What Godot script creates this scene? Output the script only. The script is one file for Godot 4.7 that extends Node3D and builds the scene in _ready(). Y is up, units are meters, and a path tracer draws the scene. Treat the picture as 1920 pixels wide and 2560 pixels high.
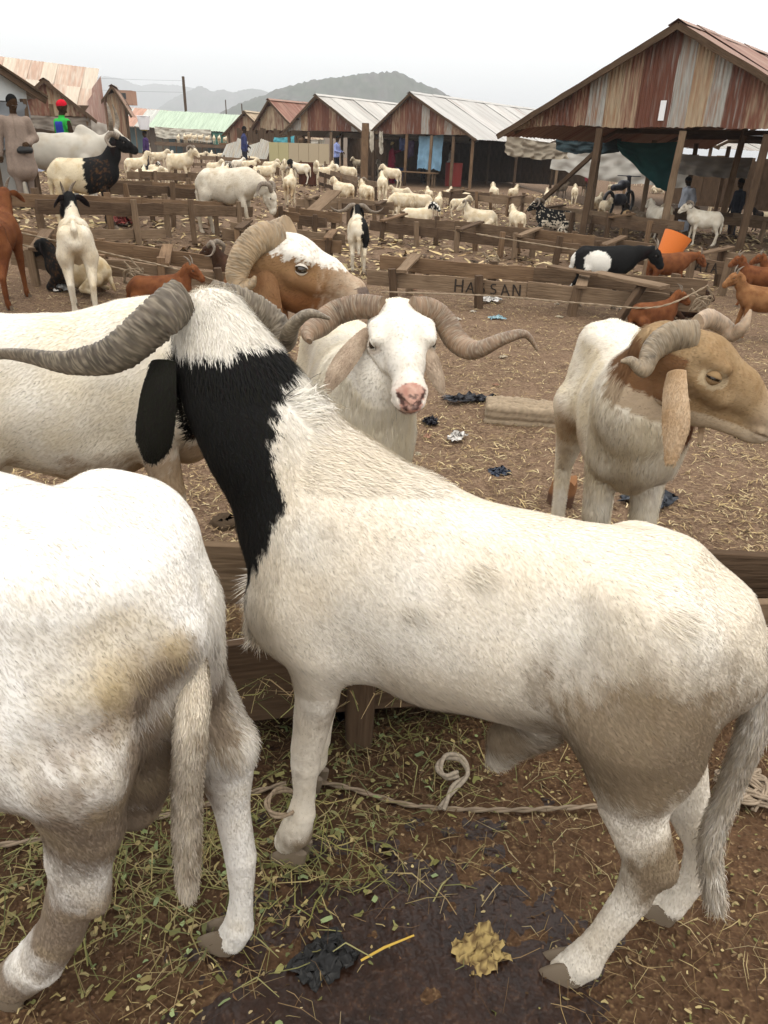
extends Node3D
# A crowded livestock market in haze: five rams close by, pens, sheds and hills behind.

var rng := RandomNumberGenerator.new()
var noise := FastNoiseLite.new()
var fine := FastNoiseLite.new()
var mats := {}
var taken := {}


func _ready() -> void:
	rng.seed = 7
	noise.seed = 3
	noise.noise_type = FastNoiseLite.TYPE_SIMPLEX_SMOOTH
	noise.frequency = 1.0
	noise.fractal_octaves = 3
	fine.seed = 11
	fine.noise_type = FastNoiseLite.TYPE_SIMPLEX
	fine.frequency = 1.0
	fine.fractal_octaves = 2
	set_camera()
	set_light()
	make_materials()
	set_ground()
	set_hills()
	set_buildings()
	set_fences()
	set_foreground_rams()
	set_herd()
	set_people()
	set_litter()


func set_camera() -> void:
	var cam := Camera3D.new()
	cam.name = "camera"
	cam.fov = 69.31
	cam.near = 0.05
	cam.far = 6000.0
	cam.position = Vector3(0, 1.4, 0)
	cam.basis = Basis(Vector3.RIGHT, deg_to_rad(-26.1)) * Basis(Vector3.BACK, deg_to_rad(2.0))
	add_child(cam)


func set_light() -> void:
	var e := Environment.new()
	e.background_mode = Environment.BG_SKY
	var m := ProceduralSkyMaterial.new()
	m.sky_top_color = Color(0.98, 0.975, 0.97)
	m.sky_horizon_color = Color(0.648, 0.652, 0.65)
	m.sky_curve = 0.6
	m.ground_bottom_color = Color(0.3, 0.26, 0.22)
	m.ground_horizon_color = Color(0.5, 0.48, 0.46)
	m.sky_energy_multiplier = 1.68
	m.sun_angle_max = 1.0
	var s := Sky.new()
	s.sky_material = m
	e.sky = s
	e.tonemap_mode = Environment.TONE_MAPPER_LINEAR
	e.tonemap_exposure = 1.04
	e.fog_enabled = true
	e.fog_light_color = Color(0.84, 0.85, 0.86)
	e.fog_density = 0.00058
	e.sdfgi_enabled = true
	e.ssao_enabled = true
	e.ssil_enabled = true
	var w := WorldEnvironment.new()
	w.name = "daylight"
	w.environment = e
	add_child(w)
	var sun := DirectionalLight3D.new()
	sun.name = "sun"
	sun.light_energy = 0.4
	sun.light_angular_distance = 25.0
	sun.light_color = Color(1.0, 0.97, 0.92)
	sun.shadow_enabled = true
	sun.rotation_degrees = Vector3(-68, 25, 0)
	add_child(sun)


# ---------------------------------------------------------------- naming
func numbered(called: String) -> String:
	var n: int = taken.get(called, 0)
	taken[called] = n + 1
	return called if n == 0 else "%s_%03d" % [called, n]


func thing(called: String, label: String, category: String, at := Vector3.ZERO, turn := 0.0, group := "") -> Node3D:
	var o := Node3D.new()
	o.name = numbered(called)
	add_child(o)
	o.position = at
	o.rotation.y = turn
	tag(o, label, category, group)
	return o


func tag(o: Node, label: String, category: String, group := "") -> void:
	o.set_meta("label", label)
	o.set_meta("category", category)
	if group != "":
		o.set_meta("group", group)


func put(called: String, mesh: Mesh, mat: Material, parent: Node = null, kind := "") -> MeshInstance3D:
	var o := MeshInstance3D.new()
	o.mesh = mesh
	if mat:
		o.material_override = mat
	if parent == null or parent == self:
		o.name = numbered(called)
		add_child(o)
	else:
		o.name = called
		parent.add_child(o, true)
	if kind != "":
		o.set_meta("kind", kind)
	return o


# ---------------------------------------------------------------- mesh builder
class Mb:
	var v := PackedVector3Array()
	var n := PackedVector3Array()
	var c := PackedColorArray()
	var i := PackedInt32Array()
	var flat := true

	func vert(p: Vector3, nn: Vector3, col: Color) -> int:
		v.append(p)
		n.append(nn)
		c.append(col)
		return v.size() - 1

	func tri(a: int, b: int, d: int) -> void:
		i.append(a)
		i.append(b)
		i.append(d)

	# a flat quad with corners in clockwise order seen from its front
	func quad(a: Vector3, b: Vector3, d: Vector3, e: Vector3, col := Color.WHITE) -> void:
		var nn := (d - a).cross(b - a)
		if nn.length() < 1e-12:
			nn = (e - a).cross(d - a)
		nn = nn.normalized()
		# clockwise front: normal points to the viewer
		var s := v.size()
		vert(a, nn, col)
		vert(b, nn, col)
		vert(d, nn, col)
		vert(e, nn, col)
		i.append_array(PackedInt32Array([s, s + 1, s + 2, s, s + 2, s + 3]))

	# eight corners: bottom 0..3 then top 4..7, each going round
	func hexa(p: Array, col := Color.WHITE) -> void:
		var mid := Vector3.ZERO
		for q in p:
			mid += q
		mid /= 8.0
		for f in [[0, 1, 2, 3], [4, 5, 6, 7], [0, 1, 5, 4], [1, 2, 6, 5], [2, 3, 7, 6], [3, 0, 4, 7]]:
			var a: Vector3 = p[f[0]]
			var b: Vector3 = p[f[1]]
			var d: Vector3 = p[f[2]]
			var e: Vector3 = p[f[3]]
			var nn := (d - a).cross(b - a)
			if nn.dot((a + b + d + e) / 4.0 - mid) > 0.0:
				quad(a, b, d, e, col)
			else:
				quad(a, e, d, b, col)

	func box(lo: Vector3, hi: Vector3, col := Color.WHITE) -> void:
		hexa([Vector3(lo.x, lo.y, lo.z), Vector3(hi.x, lo.y, lo.z), Vector3(hi.x, lo.y, hi.z), Vector3(lo.x, lo.y, hi.z), Vector3(lo.x, hi.y, lo.z), Vector3(hi.x, hi.y, lo.z), Vector3(hi.x, hi.y, hi.z), Vector3(lo.x, hi.y, hi.z)], col)

	# rings of points joined into a skin; every ring has the same count, closed round
	func loft(rings: Array, cols: Array, caps := true) -> void:
		var s := v.size()
		var k: int = rings[0].size()
		var count := rings.size()
		var mids := []
		for r in rings:
			var m := Vector3.ZERO
			for p in r:
				m += p
			mids.append(m / k)
		for a in count:
			for b in k:
				var p: Vector3 = rings[a][b]
				var along: Vector3 = rings[mini(a + 1, count - 1)][b] - rings[maxi(a - 1, 0)][b]
				var round: Vector3 = rings[a][(b + 1) % k] - rings[a][(b + k - 1) % k]
				var nn := round.cross(along).normalized()
				if nn.dot(p - mids[a]) < 0.0:
					nn = -nn
				vert(p, nn, cols[a])
		var flip := false
		var vote := 0.0
		for a in count - 1:
			for b in range(0, k, 3):
				var q: Vector3 = (rings[a][(b + 1) % k] - rings[a][b]).cross(rings[a + 1][b] - rings[a][b])
				vote += signf(q.dot(rings[a][b] - mids[a]))
		flip = vote > 0.0
		for a in count - 1:
			for b in k:
				var p0 := s + a * k + b
				var p1 := s + a * k + (b + 1) % k
				var p2 := p0 + k
				var p3 := p1 + k
				if flip:
					i.append_array(PackedInt32Array([p0, p2, p1, p1, p2, p3]))
				else:
					i.append_array(PackedInt32Array([p0, p1, p2, p1, p3, p2]))
		if caps:
			for end in [0, count - 1]:
				var other: int = 1 if end == 0 else count - 2
				var nn: Vector3 = (mids[end] - mids[other]).normalized()
				var m := vert(mids[end], nn, cols[end])
				var first := v.size()
				for b in k:
					vert(rings[end][b], nn, cols[end])
				for b in k:
					var b2 := (b + 1) % k
					var w: Vector3 = (rings[end][b] - mids[end]).cross(rings[end][b2] - mids[end])
					if w.dot(nn) > 0.0:
						tri(m, first + b2, first + b)
					else:
						tri(m, first + b, first + b2)

	# a tube along points with a radius each; flat squashes it along the side axis
	func tube(path: Array, radii: Array, sides := 8, col := Color.WHITE, caps := true, flat_by := 1.0, cols := []) -> void:
		var rings := []
		var cc := []
		var side := Vector3.ZERO
		for a in path.size():
			var t: Vector3 = (path[mini(a + 1, path.size() - 1)] - path[maxi(a - 1, 0)]).normalized()
			if side == Vector3.ZERO:
				side = t.cross(Vector3.UP)
				if side.length() < 0.1:
					side = t.cross(Vector3.RIGHT)
			side = (side - t * side.dot(t)).normalized()
			var up := side.cross(t)
			var r: Array = []
			for b in sides:
				var w := TAU * b / sides
				r.append(path[a] + (side * cos(w) * flat_by + up * sin(w)) * radii[a])
			rings.append(r)
			cc.append(cols[a] if cols.size() else col)
		loft(rings, cc, caps)

	func mesh() -> ArrayMesh:
		var arr := []
		arr.resize(Mesh.ARRAY_MAX)
		arr[Mesh.ARRAY_VERTEX] = v
		arr[Mesh.ARRAY_NORMAL] = n
		arr[Mesh.ARRAY_COLOR] = c
		arr[Mesh.ARRAY_INDEX] = i
		var m := ArrayMesh.new()
		m.add_surface_from_arrays(Mesh.PRIMITIVE_TRIANGLES, arr)
		return m


# a smooth curve through points, with the radii carried along
func curve(pts: Array, radii: Array, steps: int) -> Array:
	var p := []
	var r := []
	var n := pts.size()
	for s in n - 1:
		var p0: Vector3 = pts[maxi(s - 1, 0)]
		var p1: Vector3 = pts[s]
		var p2: Vector3 = pts[s + 1]
		var p3: Vector3 = pts[mini(s + 2, n - 1)]
		for k in steps:
			var t := float(k) / steps
			p.append(p1.cubic_interpolate(p2, p0, p3, t))
			r.append(maxf(0.0005, cubic_interpolate(radii[s], radii[s + 1], radii[maxi(s - 1, 0)], radii[mini(s + 2, n - 1)], t)))
	p.append(pts[n - 1])
	r.append(radii[n - 1])
	return [p, r]


# ---------------------------------------------------------------- smooth bodies
# A body is a list of bones [ax, ay, az, ra, bx, by, bz, rb, width across, blend]; a negative radius carves.
class Hide:
	var v := PackedVector3Array()
	var n := PackedVector3Array()
	var i := PackedInt32Array()

	func grow(bones: Array, cell: float, place := Transform3D.IDENTITY) -> void:
		var lo := Vector3(1e9, 1e9, 1e9)
		var hi := -lo
		for b in bones:
			var r := maxf(absf(b[3]), absf(b[7]))
			var pa := Vector3(b[0], b[1], b[2])
			var pb := Vector3(b[4], b[5], b[6])
			lo = lo.min(pa.min(pb) - Vector3(r, r, r))
			hi = hi.max(pa.max(pb) + Vector3(r, r, r))
		lo -= Vector3.ONE * cell * 3.0
		hi += Vector3.ONE * cell * 3.0
		var nx := int((hi.x - lo.x) / cell) + 2
		var ny := int((hi.y - lo.y) / cell) + 2
		var nz := int((hi.z - lo.z) / cell) + 2
		var f := PackedFloat32Array()
		f.resize(nx * ny * nz)
		f.fill(1.0)
		var nxy := nx * ny
		for b in bones:
			var ax: float = b[0]
			var ay: float = b[1]
			var az: float = b[2]
			var ra: float = absf(b[3])
			var carve: bool = b[3] < 0.0
			var wz: float = 1.0 / b[8]
			var k: float = b[9]
			var dx: float = b[4] - ax
			var dy: float = b[5] - ay
			var dzr: float = b[6] - az
			var dz := dzr * wz
			var dr: float = absf(b[7]) - ra
			var len2 := maxf(dx * dx + dy * dy + dz * dz, 1e-9)
			var rm := maxf(ra, absf(b[7])) + k + cell * 2.0
			var rmz := rm * maxf(float(b[8]), 0.6)
			var x0 := clampi(int((minf(ax, b[4]) - rm - lo.x) / cell), 0, nx - 1)
			var x1 := clampi(int((maxf(ax, b[4]) + rm - lo.x) / cell) + 1, 0, nx - 1)
			var y0 := clampi(int((minf(ay, b[5]) - rm - lo.y) / cell), 0, ny - 1)
			var y1 := clampi(int((maxf(ay, b[5]) + rm - lo.y) / cell) + 1, 0, ny - 1)
			var z0 := clampi(int((minf(az, b[6]) - rmz - lo.z) / cell), 0, nz - 1)
			var z1 := clampi(int((maxf(az, b[6]) + rmz - lo.z) / cell) + 1, 0, nz - 1)
			var ik := 1.0 / k
			for z in range(z0, z1 + 1):
				var pz := (lo.z + z * cell - az) * wz
				for y in range(y0, y1 + 1):
					var py := lo.y + y * cell - ay
					var at := z * nxy + y * nx + x0
					var px := lo.x + x0 * cell - ax
					var part := py * dy + pz * dz
					var yz := py * py + pz * pz
					for x in range(x0, x1 + 1):
						var t := clampf((px * dx + part) / len2, 0.0, 1.0)
						var d := sqrt(maxf(px * px + yz - 2.0 * t * (px * dx + part) + t * t * len2, 0.0)) - ra - dr * t
						var old := f[at]
						if carve:
							var h := k - absf(-d - old)
							f[at] = maxf(-d, old) + (h * h * 0.25 * ik if h > 0.0 else 0.0)
						else:
							var h := k - absf(d - old)
							f[at] = minf(d, old) - (h * h * 0.25 * ik if h > 0.0 else 0.0)
						at += 1
						px += cell
		# surface nets
		var spot := {}
		var close := cell * 2.2
		var start := v.size()
		for z in nz - 1:
			for y in ny - 1:
				var at := z * nxy + y * nx
				for x in nx - 1:
					var f0 := f[at]
					if absf(f0) < close:
						var f1 := f[at + 1]
						var f2 := f[at + nx]
						var f3 := f[at + nx + 1]
						var f4 := f[at + nxy]
						var f5 := f[at + nxy + 1]
						var f6 := f[at + nxy + nx]
						var f7 := f[at + nxy + nx + 1]
						var inside := int(f0 < 0.0) + int(f1 < 0.0) + int(f2 < 0.0) + int(f3 < 0.0) + int(f4 < 0.0) + int(f5 < 0.0) + int(f6 < 0.0) + int(f7 < 0.0)
						if inside > 0 and inside < 8:
							var s := Vector3.ZERO
							var c := 0
							if (f0 < 0.0) != (f1 < 0.0):
								s += Vector3(f0 / (f0 - f1), 0, 0)
								c += 1
							if (f2 < 0.0) != (f3 < 0.0):
								s += Vector3(f2 / (f2 - f3), 1, 0)
								c += 1
							if (f4 < 0.0) != (f5 < 0.0):
								s += Vector3(f4 / (f4 - f5), 0, 1)
								c += 1
							if (f6 < 0.0) != (f7 < 0.0):
								s += Vector3(f6 / (f6 - f7), 1, 1)
								c += 1
							if (f0 < 0.0) != (f2 < 0.0):
								s += Vector3(0, f0 / (f0 - f2), 0)
								c += 1
							if (f1 < 0.0) != (f3 < 0.0):
								s += Vector3(1, f1 / (f1 - f3), 0)
								c += 1
							if (f4 < 0.0) != (f6 < 0.0):
								s += Vector3(0, f4 / (f4 - f6), 1)
								c += 1
							if (f5 < 0.0) != (f7 < 0.0):
								s += Vector3(1, f5 / (f5 - f7), 1)
								c += 1
							if (f0 < 0.0) != (f4 < 0.0):
								s += Vector3(0, 0, f0 / (f0 - f4))
								c += 1
							if (f1 < 0.0) != (f5 < 0.0):
								s += Vector3(1, 0, f1 / (f1 - f5))
								c += 1
							if (f2 < 0.0) != (f6 < 0.0):
								s += Vector3(0, 1, f2 / (f2 - f6))
								c += 1
							if (f3 < 0.0) != (f7 < 0.0):
								s += Vector3(1, 1, f3 / (f3 - f7))
								c += 1
							spot[at] = v.size()
							v.append(place * (lo + (Vector3(x, y, z) + s / maxf(c, 1)) * cell))
							var g := Vector3(f1 - f0 + f3 - f2 + f5 - f4 + f7 - f6, f2 - f0 + f3 - f1 + f6 - f4 + f7 - f5, f4 - f0 + f5 - f1 + f6 - f2 + f7 - f3)
							n.append((place.basis * g).normalized())
					at += 1
		for at in spot:
			var a: int = spot[at]
			var f0 := f[at]
			for axis in 3:
				var step: int = [1, nx, nxy][axis]
				if (f0 < 0.0) != (f[at + step] < 0.0):
					var s1: int = [nx, nxy, 1][axis]
					var s2: int = [nxy, 1, nx][axis]
					var b: int = spot.get(at - s1, -1)
					var c: int = spot.get(at - s2, -1)
					var d: int = spot.get(at - s1 - s2, -1)
					if b < 0 or c < 0 or d < 0:
						continue
					if f0 < 0.0:
						i.append_array(PackedInt32Array([a, d, b, a, c, d]))
					else:
						i.append_array(PackedInt32Array([a, b, d, a, d, c]))

	func mesh(colors: PackedColorArray) -> ArrayMesh:
		var arr := []
		arr.resize(Mesh.ARRAY_MAX)
		arr[Mesh.ARRAY_VERTEX] = v
		arr[Mesh.ARRAY_NORMAL] = n
		if colors.size():
			arr[Mesh.ARRAY_COLOR] = colors
		arr[Mesh.ARRAY_INDEX] = i
		var m := ArrayMesh.new()
		m.add_surface_from_arrays(Mesh.PRIMITIVE_TRIANGLES, arr)
		return m


# Hair on a skin: each strand is a thin bent blade lying along the flow.
# flow(p, n) gives [direction, length, lift, keep 0..1]; tones are the colours of the skin's own points
func hair(skin: Hide, count: int, width: float, flow: Callable, tones: PackedColorArray, tint := 0.085) -> ArrayMesh:
	var areas := PackedFloat32Array()
	var total := 0.0
	var tris := skin.i.size() / 3
	areas.resize(tris)
	for t in tris:
		var a := skin.v[skin.i[t * 3]]
		total += (skin.v[skin.i[t * 3 + 1]] - a).cross(skin.v[skin.i[t * 3 + 2]] - a).length()
		areas[t] = total
	var v := PackedVector3Array()
	var n := PackedVector3Array()
	var c := PackedColorArray()
	var idx := PackedInt32Array()
	var t := 0
	var s := 0
	for h in count:
		var want := total * (h + rng.randf()) / count
		while t < tris - 1 and areas[t] < want:
			t += 1
		var i0 := skin.i[t * 3]
		var i1 := skin.i[t * 3 + 1]
		var i2 := skin.i[t * 3 + 2]
		var u := rng.randf()
		var w := rng.randf()
		if u + w > 1.0:
			u = 1.0 - u
			w = 1.0 - w
		var p := skin.v[i0] * (1.0 - u - w) + skin.v[i1] * u + skin.v[i2] * w
		var nn := (skin.n[i0] * (1.0 - u - w) + skin.n[i1] * u + skin.n[i2] * w).normalized()
		var fl: Array = flow.call(p, nn)
		if fl[3] < 1.0 and rng.randf() > fl[3]:
			continue
		var d: Vector3 = fl[0]
		d += Vector3(rng.randfn(0.0, 0.16), rng.randfn(0.0, 0.16), rng.randfn(0.0, 0.16))
		d = (d - nn * d.dot(nn)).normalized()
		var length: float = fl[1] * rng.randf_range(0.6, 1.25)
		var lift: float = fl[2] * rng.randf_range(0.5, 1.6)
		var side := d.cross(nn).normalized() * (width * rng.randf_range(0.6, 1.3) * 0.5)
		# each strand grows from one of the three points, so that patches end raggedly
		var pick := rng.randf()
		var col := tones[i1 if pick < u else (i2 if pick < u + w else i0)]
		var j := rng.randf_range(1.0 - tint, 1.0 + tint)
		if rng.randf() < 0.04:
			j *= 0.66
		col = Color(col.r * j, col.g * j * rng.randf_range(0.985, 1.01), col.b * j * rng.randf_range(0.95, 1.02))
		var m := p + (d * 0.45 + nn * lift * 0.65) * length
		var n2 := (nn + d * 0.25).normalized()
		v.append(p - nn * 0.001)
		v.append(m - side)
		v.append(m + side)
		v.append(p + (d * 0.98 + nn * (lift * 0.85)) * length)
		n.append(nn)
		n.append(n2)
		n.append(n2)
		n.append(n2)
		c.append(col)
		c.append(col)
		c.append(col)
		c.append(col)
		idx.append_array(PackedInt32Array([s, s + 1, s + 2, s + 1, s + 3, s + 2]))
		s += 4
	var arr := []
	arr.resize(Mesh.ARRAY_MAX)
	arr[Mesh.ARRAY_VERTEX] = v
	arr[Mesh.ARRAY_NORMAL] = n
	arr[Mesh.ARRAY_COLOR] = c
	arr[Mesh.ARRAY_INDEX] = idx
	var mm := ArrayMesh.new()
	mm.add_surface_from_arrays(Mesh.PRIMITIVE_TRIANGLES, arr)
	return mm


# ---------------------------------------------------------------- materials
func lin(r: float, g: float, b: float) -> Color:
	return Color(r, g, b).linear_to_srgb()


func plain_mat(called: String, col: Color, rough := 0.85, spec := 0.3) -> StandardMaterial3D:
	var m := StandardMaterial3D.new()
	m.resource_name = called
	m.albedo_color = col
	m.roughness = rough
	m.metallic_specular = spec
	mats[called] = m
	return m


func tinted_mat(called: String, rough := 0.85, spec := 0.3) -> StandardMaterial3D:
	var m := plain_mat(called, Color.WHITE, rough, spec)
	m.vertex_color_use_as_albedo = true
	return m


# a texture painted from noise: f(u, v) in 0..1 gives a colour; seamless where f is
func painted(w: int, h: int, f: Callable) -> ImageTexture:
	var im := Image.create(w, h, false, Image.FORMAT_RGB8)
	for y in h:
		for x in w:
			im.set_pixel(x, y, f.call(float(x) / w, float(y) / h))
	return ImageTexture.create_from_image(im)


# seamless noise on a torus of the given repeat counts
func loop_noise(n: FastNoiseLite, u: float, v: float, fu: float, fv: float, shift := 0.0) -> float:
	var a := n.get_noise_3d(u * fu + shift, v * fv, shift)
	var b := n.get_noise_3d((u - 1.0) * fu + shift, v * fv, shift)
	var c := n.get_noise_3d(u * fu + shift, (v - 1.0) * fv, shift)
	var d := n.get_noise_3d((u - 1.0) * fu + shift, (v - 1.0) * fv, shift)
	var p := lerpf(a, b, smoothstep(0.75, 1.0, u))
	var q := lerpf(c, d, smoothstep(0.75, 1.0, u))
	return lerpf(p, q, smoothstep(0.75, 1.0, v))


func make_materials() -> void:
	tinted_mat("hair", 0.7, 0.28)
	tinted_mat("hide", 0.85, 0.2)
	tinted_mat("horn", 0.55, 0.45)
	tinted_mat("hoof", 0.6, 0.4)
	tinted_mat("litter", 0.85, 0.25)
	tinted_mat("cloth", 0.95, 0.15)
	tinted_mat("skin", 0.6, 0.4)
	tinted_mat("plastic", 0.42, 0.4)
	tinted_mat("speckled", 0.8, 0.3)
	plain_mat("eye", lin(0.03, 0.018, 0.008), 0.08, 0.6)
	# wood: grain along u
	var grain := painted(256, 128, func(u, v):
		var g := loop_noise(noise, u, v, 3.0, 26.0, 2.0) * 0.5 + loop_noise(fine, u, v, 9.0, 60.0, 5.0) * 0.35
		var stain := loop_noise(noise, u, v, 3.0, 2.5, 9.0)
		var t := clampf(0.5 + g * 0.55 + stain * 0.35, 0.0, 1.0)
		return Color(0.10, 0.068, 0.045).lerp(Color(0.30, 0.225, 0.16), t).linear_to_srgb())
	var bump := painted(256, 128, func(u, v):
		var g := 0.5 + loop_noise(noise, u, v, 3.0, 26.0, 2.0) * 0.5 + loop_noise(fine, u, v, 9.0, 60.0, 5.0) * 0.3
		return Color(g, g, g))
	for k in 4:
		var m := plain_mat("wood_%d" % k, [lin(0.62, 0.56, 0.50), lin(0.82, 0.77, 0.70), lin(0.42, 0.37, 0.33), lin(0.76, 0.65, 0.54)][k], 0.9, 0.2)
		m.albedo_texture = grain
		m.uv1_triplanar = true
		m.uv1_scale = Vector3(0.9, 2.2, 2.2)
		m.uv1_offset = Vector3(0.13, 0.37, 0.71) * k
		m.heightmap_enabled = true
		m.heightmap_texture = bump
		m.heightmap_scale = 0.5
	# earth: crumbs, chips and stains
	var soil := painted(384, 384, func(u, v):
		var a := loop_noise(noise, u, v, 7.0, 7.0, 1.0)
		var b := loop_noise(fine, u, v, 40.0, 40.0, 4.0)
		var d := loop_noise(fine, u, v, 110.0, 110.0, 8.0)
		var t := clampf(0.45 + a * 0.35 + b * 0.4 + d * 0.25, 0.0, 1.0)
		var c := Color(0.085, 0.052, 0.033).lerp(Color(0.225, 0.15, 0.098), t)
		if d > 0.34 and b > 0.0:
			c = c.lerp(Color(0.36, 0.27, 0.16), 0.7)
		return c.linear_to_srgb())
	var crumbs := painted(384, 384, func(u, v):
		var g := 0.5 + loop_noise(noise, u, v, 9.0, 9.0, 1.0) * 0.3 + loop_noise(fine, u, v, 40.0, 40.0, 4.0) * 0.3 + loop_noise(fine, u, v, 110.0, 110.0, 8.0) * 0.2
		return Color(g, g, g))
	var e := tinted_mat("earth", 0.95, 0.2)
	e.albedo_texture = soil
	e.uv1_triplanar = true
	e.uv1_world_triplanar = true
	e.uv1_scale = Vector3(0.9, 0.9, 0.9)
	e.heightmap_enabled = true
	e.heightmap_texture = crumbs
	e.heightmap_scale = 2.2
	var wet := tinted_mat("wet_mud", 0.4, 0.4)
	wet.albedo_texture = soil
	wet.albedo_color = lin(0.34, 0.26, 0.22)
	wet.uv1_triplanar = true
	wet.uv1_world_triplanar = true
	wet.uv1_scale = Vector3(0.9, 0.9, 0.9)
	wet.heightmap_enabled = true
	wet.heightmap_texture = crumbs
	wet.heightmap_scale = 0.6


# ---------------------------------------------------------------- ground
func step01(x: float) -> float:
	var t := clampf(x, 0.0, 1.0)
	return t * t * (3.0 - 2.0 * t)


# broad lie of the land: it climbs a little towards the left and dips behind the big shed
func land(x: float, z: float) -> float:
	return 0.36 * step01((-x - 1.2) / 3.0) * step01((-z - 4.0) / 4.5) - 0.6 * step01((x - 5.5) / 3.0) * step01((-z - 16.0) / 4.0) * (1.0 - step01((-z - 40.0) / 15.0))


func ground_y(x: float, z: float) -> float:
	var d := Vector2(x, z).length()
	var near := clampf(1.0 - (d - 6.0) / 30.0, 0.3, 1.0) * clampf((d - 0.6) / 3.0, 0.25, 1.0)
	return land(x, z) + (noise.get_noise_2d(x * 0.5, z * 0.5) * 0.035 + noise.get_noise_2d(x * 2.2 + 40.0, z * 2.2) * 0.014) * near


# with the trodden crumbs of the earth close by
func earth_y(x: float, z: float) -> float:
	var y := ground_y(x, z)
	if x * x + z * z < 81.0:
		y += fine.get_noise_2d(x * 9.0, z * 9.0) * 0.008 + noise.get_noise_2d(x * 6.0, z * 6.0 + 50.0) * 0.01
	return y


func set_ground() -> void:
	var m := Mb.new()
	var nx := 300
	var nz := 320
	for a in nz + 1:
		var w := float(a) / nz
		var z := 1.5 - 6.0 * w - 3000.0 * pow(w, 7.0) - 40.0 * pow(w, 3.0)
		for b in nx + 1:
			var u := 2.0 * b / nx - 1.0
			var reach := 1.0 + maxf(0.0, -z) * 0.06
			var x := (3.4 * u * reach + 26.0 * pow(u, 5.0) + 2500.0 * pow(u, 15.0)) + 0.3
			var y := earth_y(x, z)
			var tone := 1.0 + noise.get_noise_2d(x * 0.8 + 9.0, z * 0.8) * 0.3 + noise.get_noise_2d(x * 0.13, z * 0.13 + 5.0) * 0.3
			# the open yard is tinted paler than the earth by the trough
			var yard := step01((-z - 1.6) / 1.2)
			var c := Color(0.54, 0.47, 0.40).lerp(Color(2.6, 2.5, 2.1), yard) * tone
			m.vert(Vector3(x, y, z), Vector3.UP, c)
	for a in nz:
		for b in nx:
			var p := a * (nx + 1) + b
			m.tri(p, p + nx + 1, p + 1)
			m.tri(p + 1, p + nx + 1, p + nx + 2)
	for p in m.v.size():
		var a := p / (nx + 1)
		var b := p % (nx + 1)
		var dx := m.v[mini(b + 1, nx) + a * (nx + 1)] - m.v[maxi(b - 1, 0) + a * (nx + 1)]
		var dz := m.v[b + mini(a + 1, nz) * (nx + 1)] - m.v[b + maxi(a - 1, 0) * (nx + 1)]
		var nn := dx.cross(dz).normalized()
		m.n[p] = nn if nn.y > 0.0 else -nn
	put("ground", m.mesh(), mats.earth, null, "structure")

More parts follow.
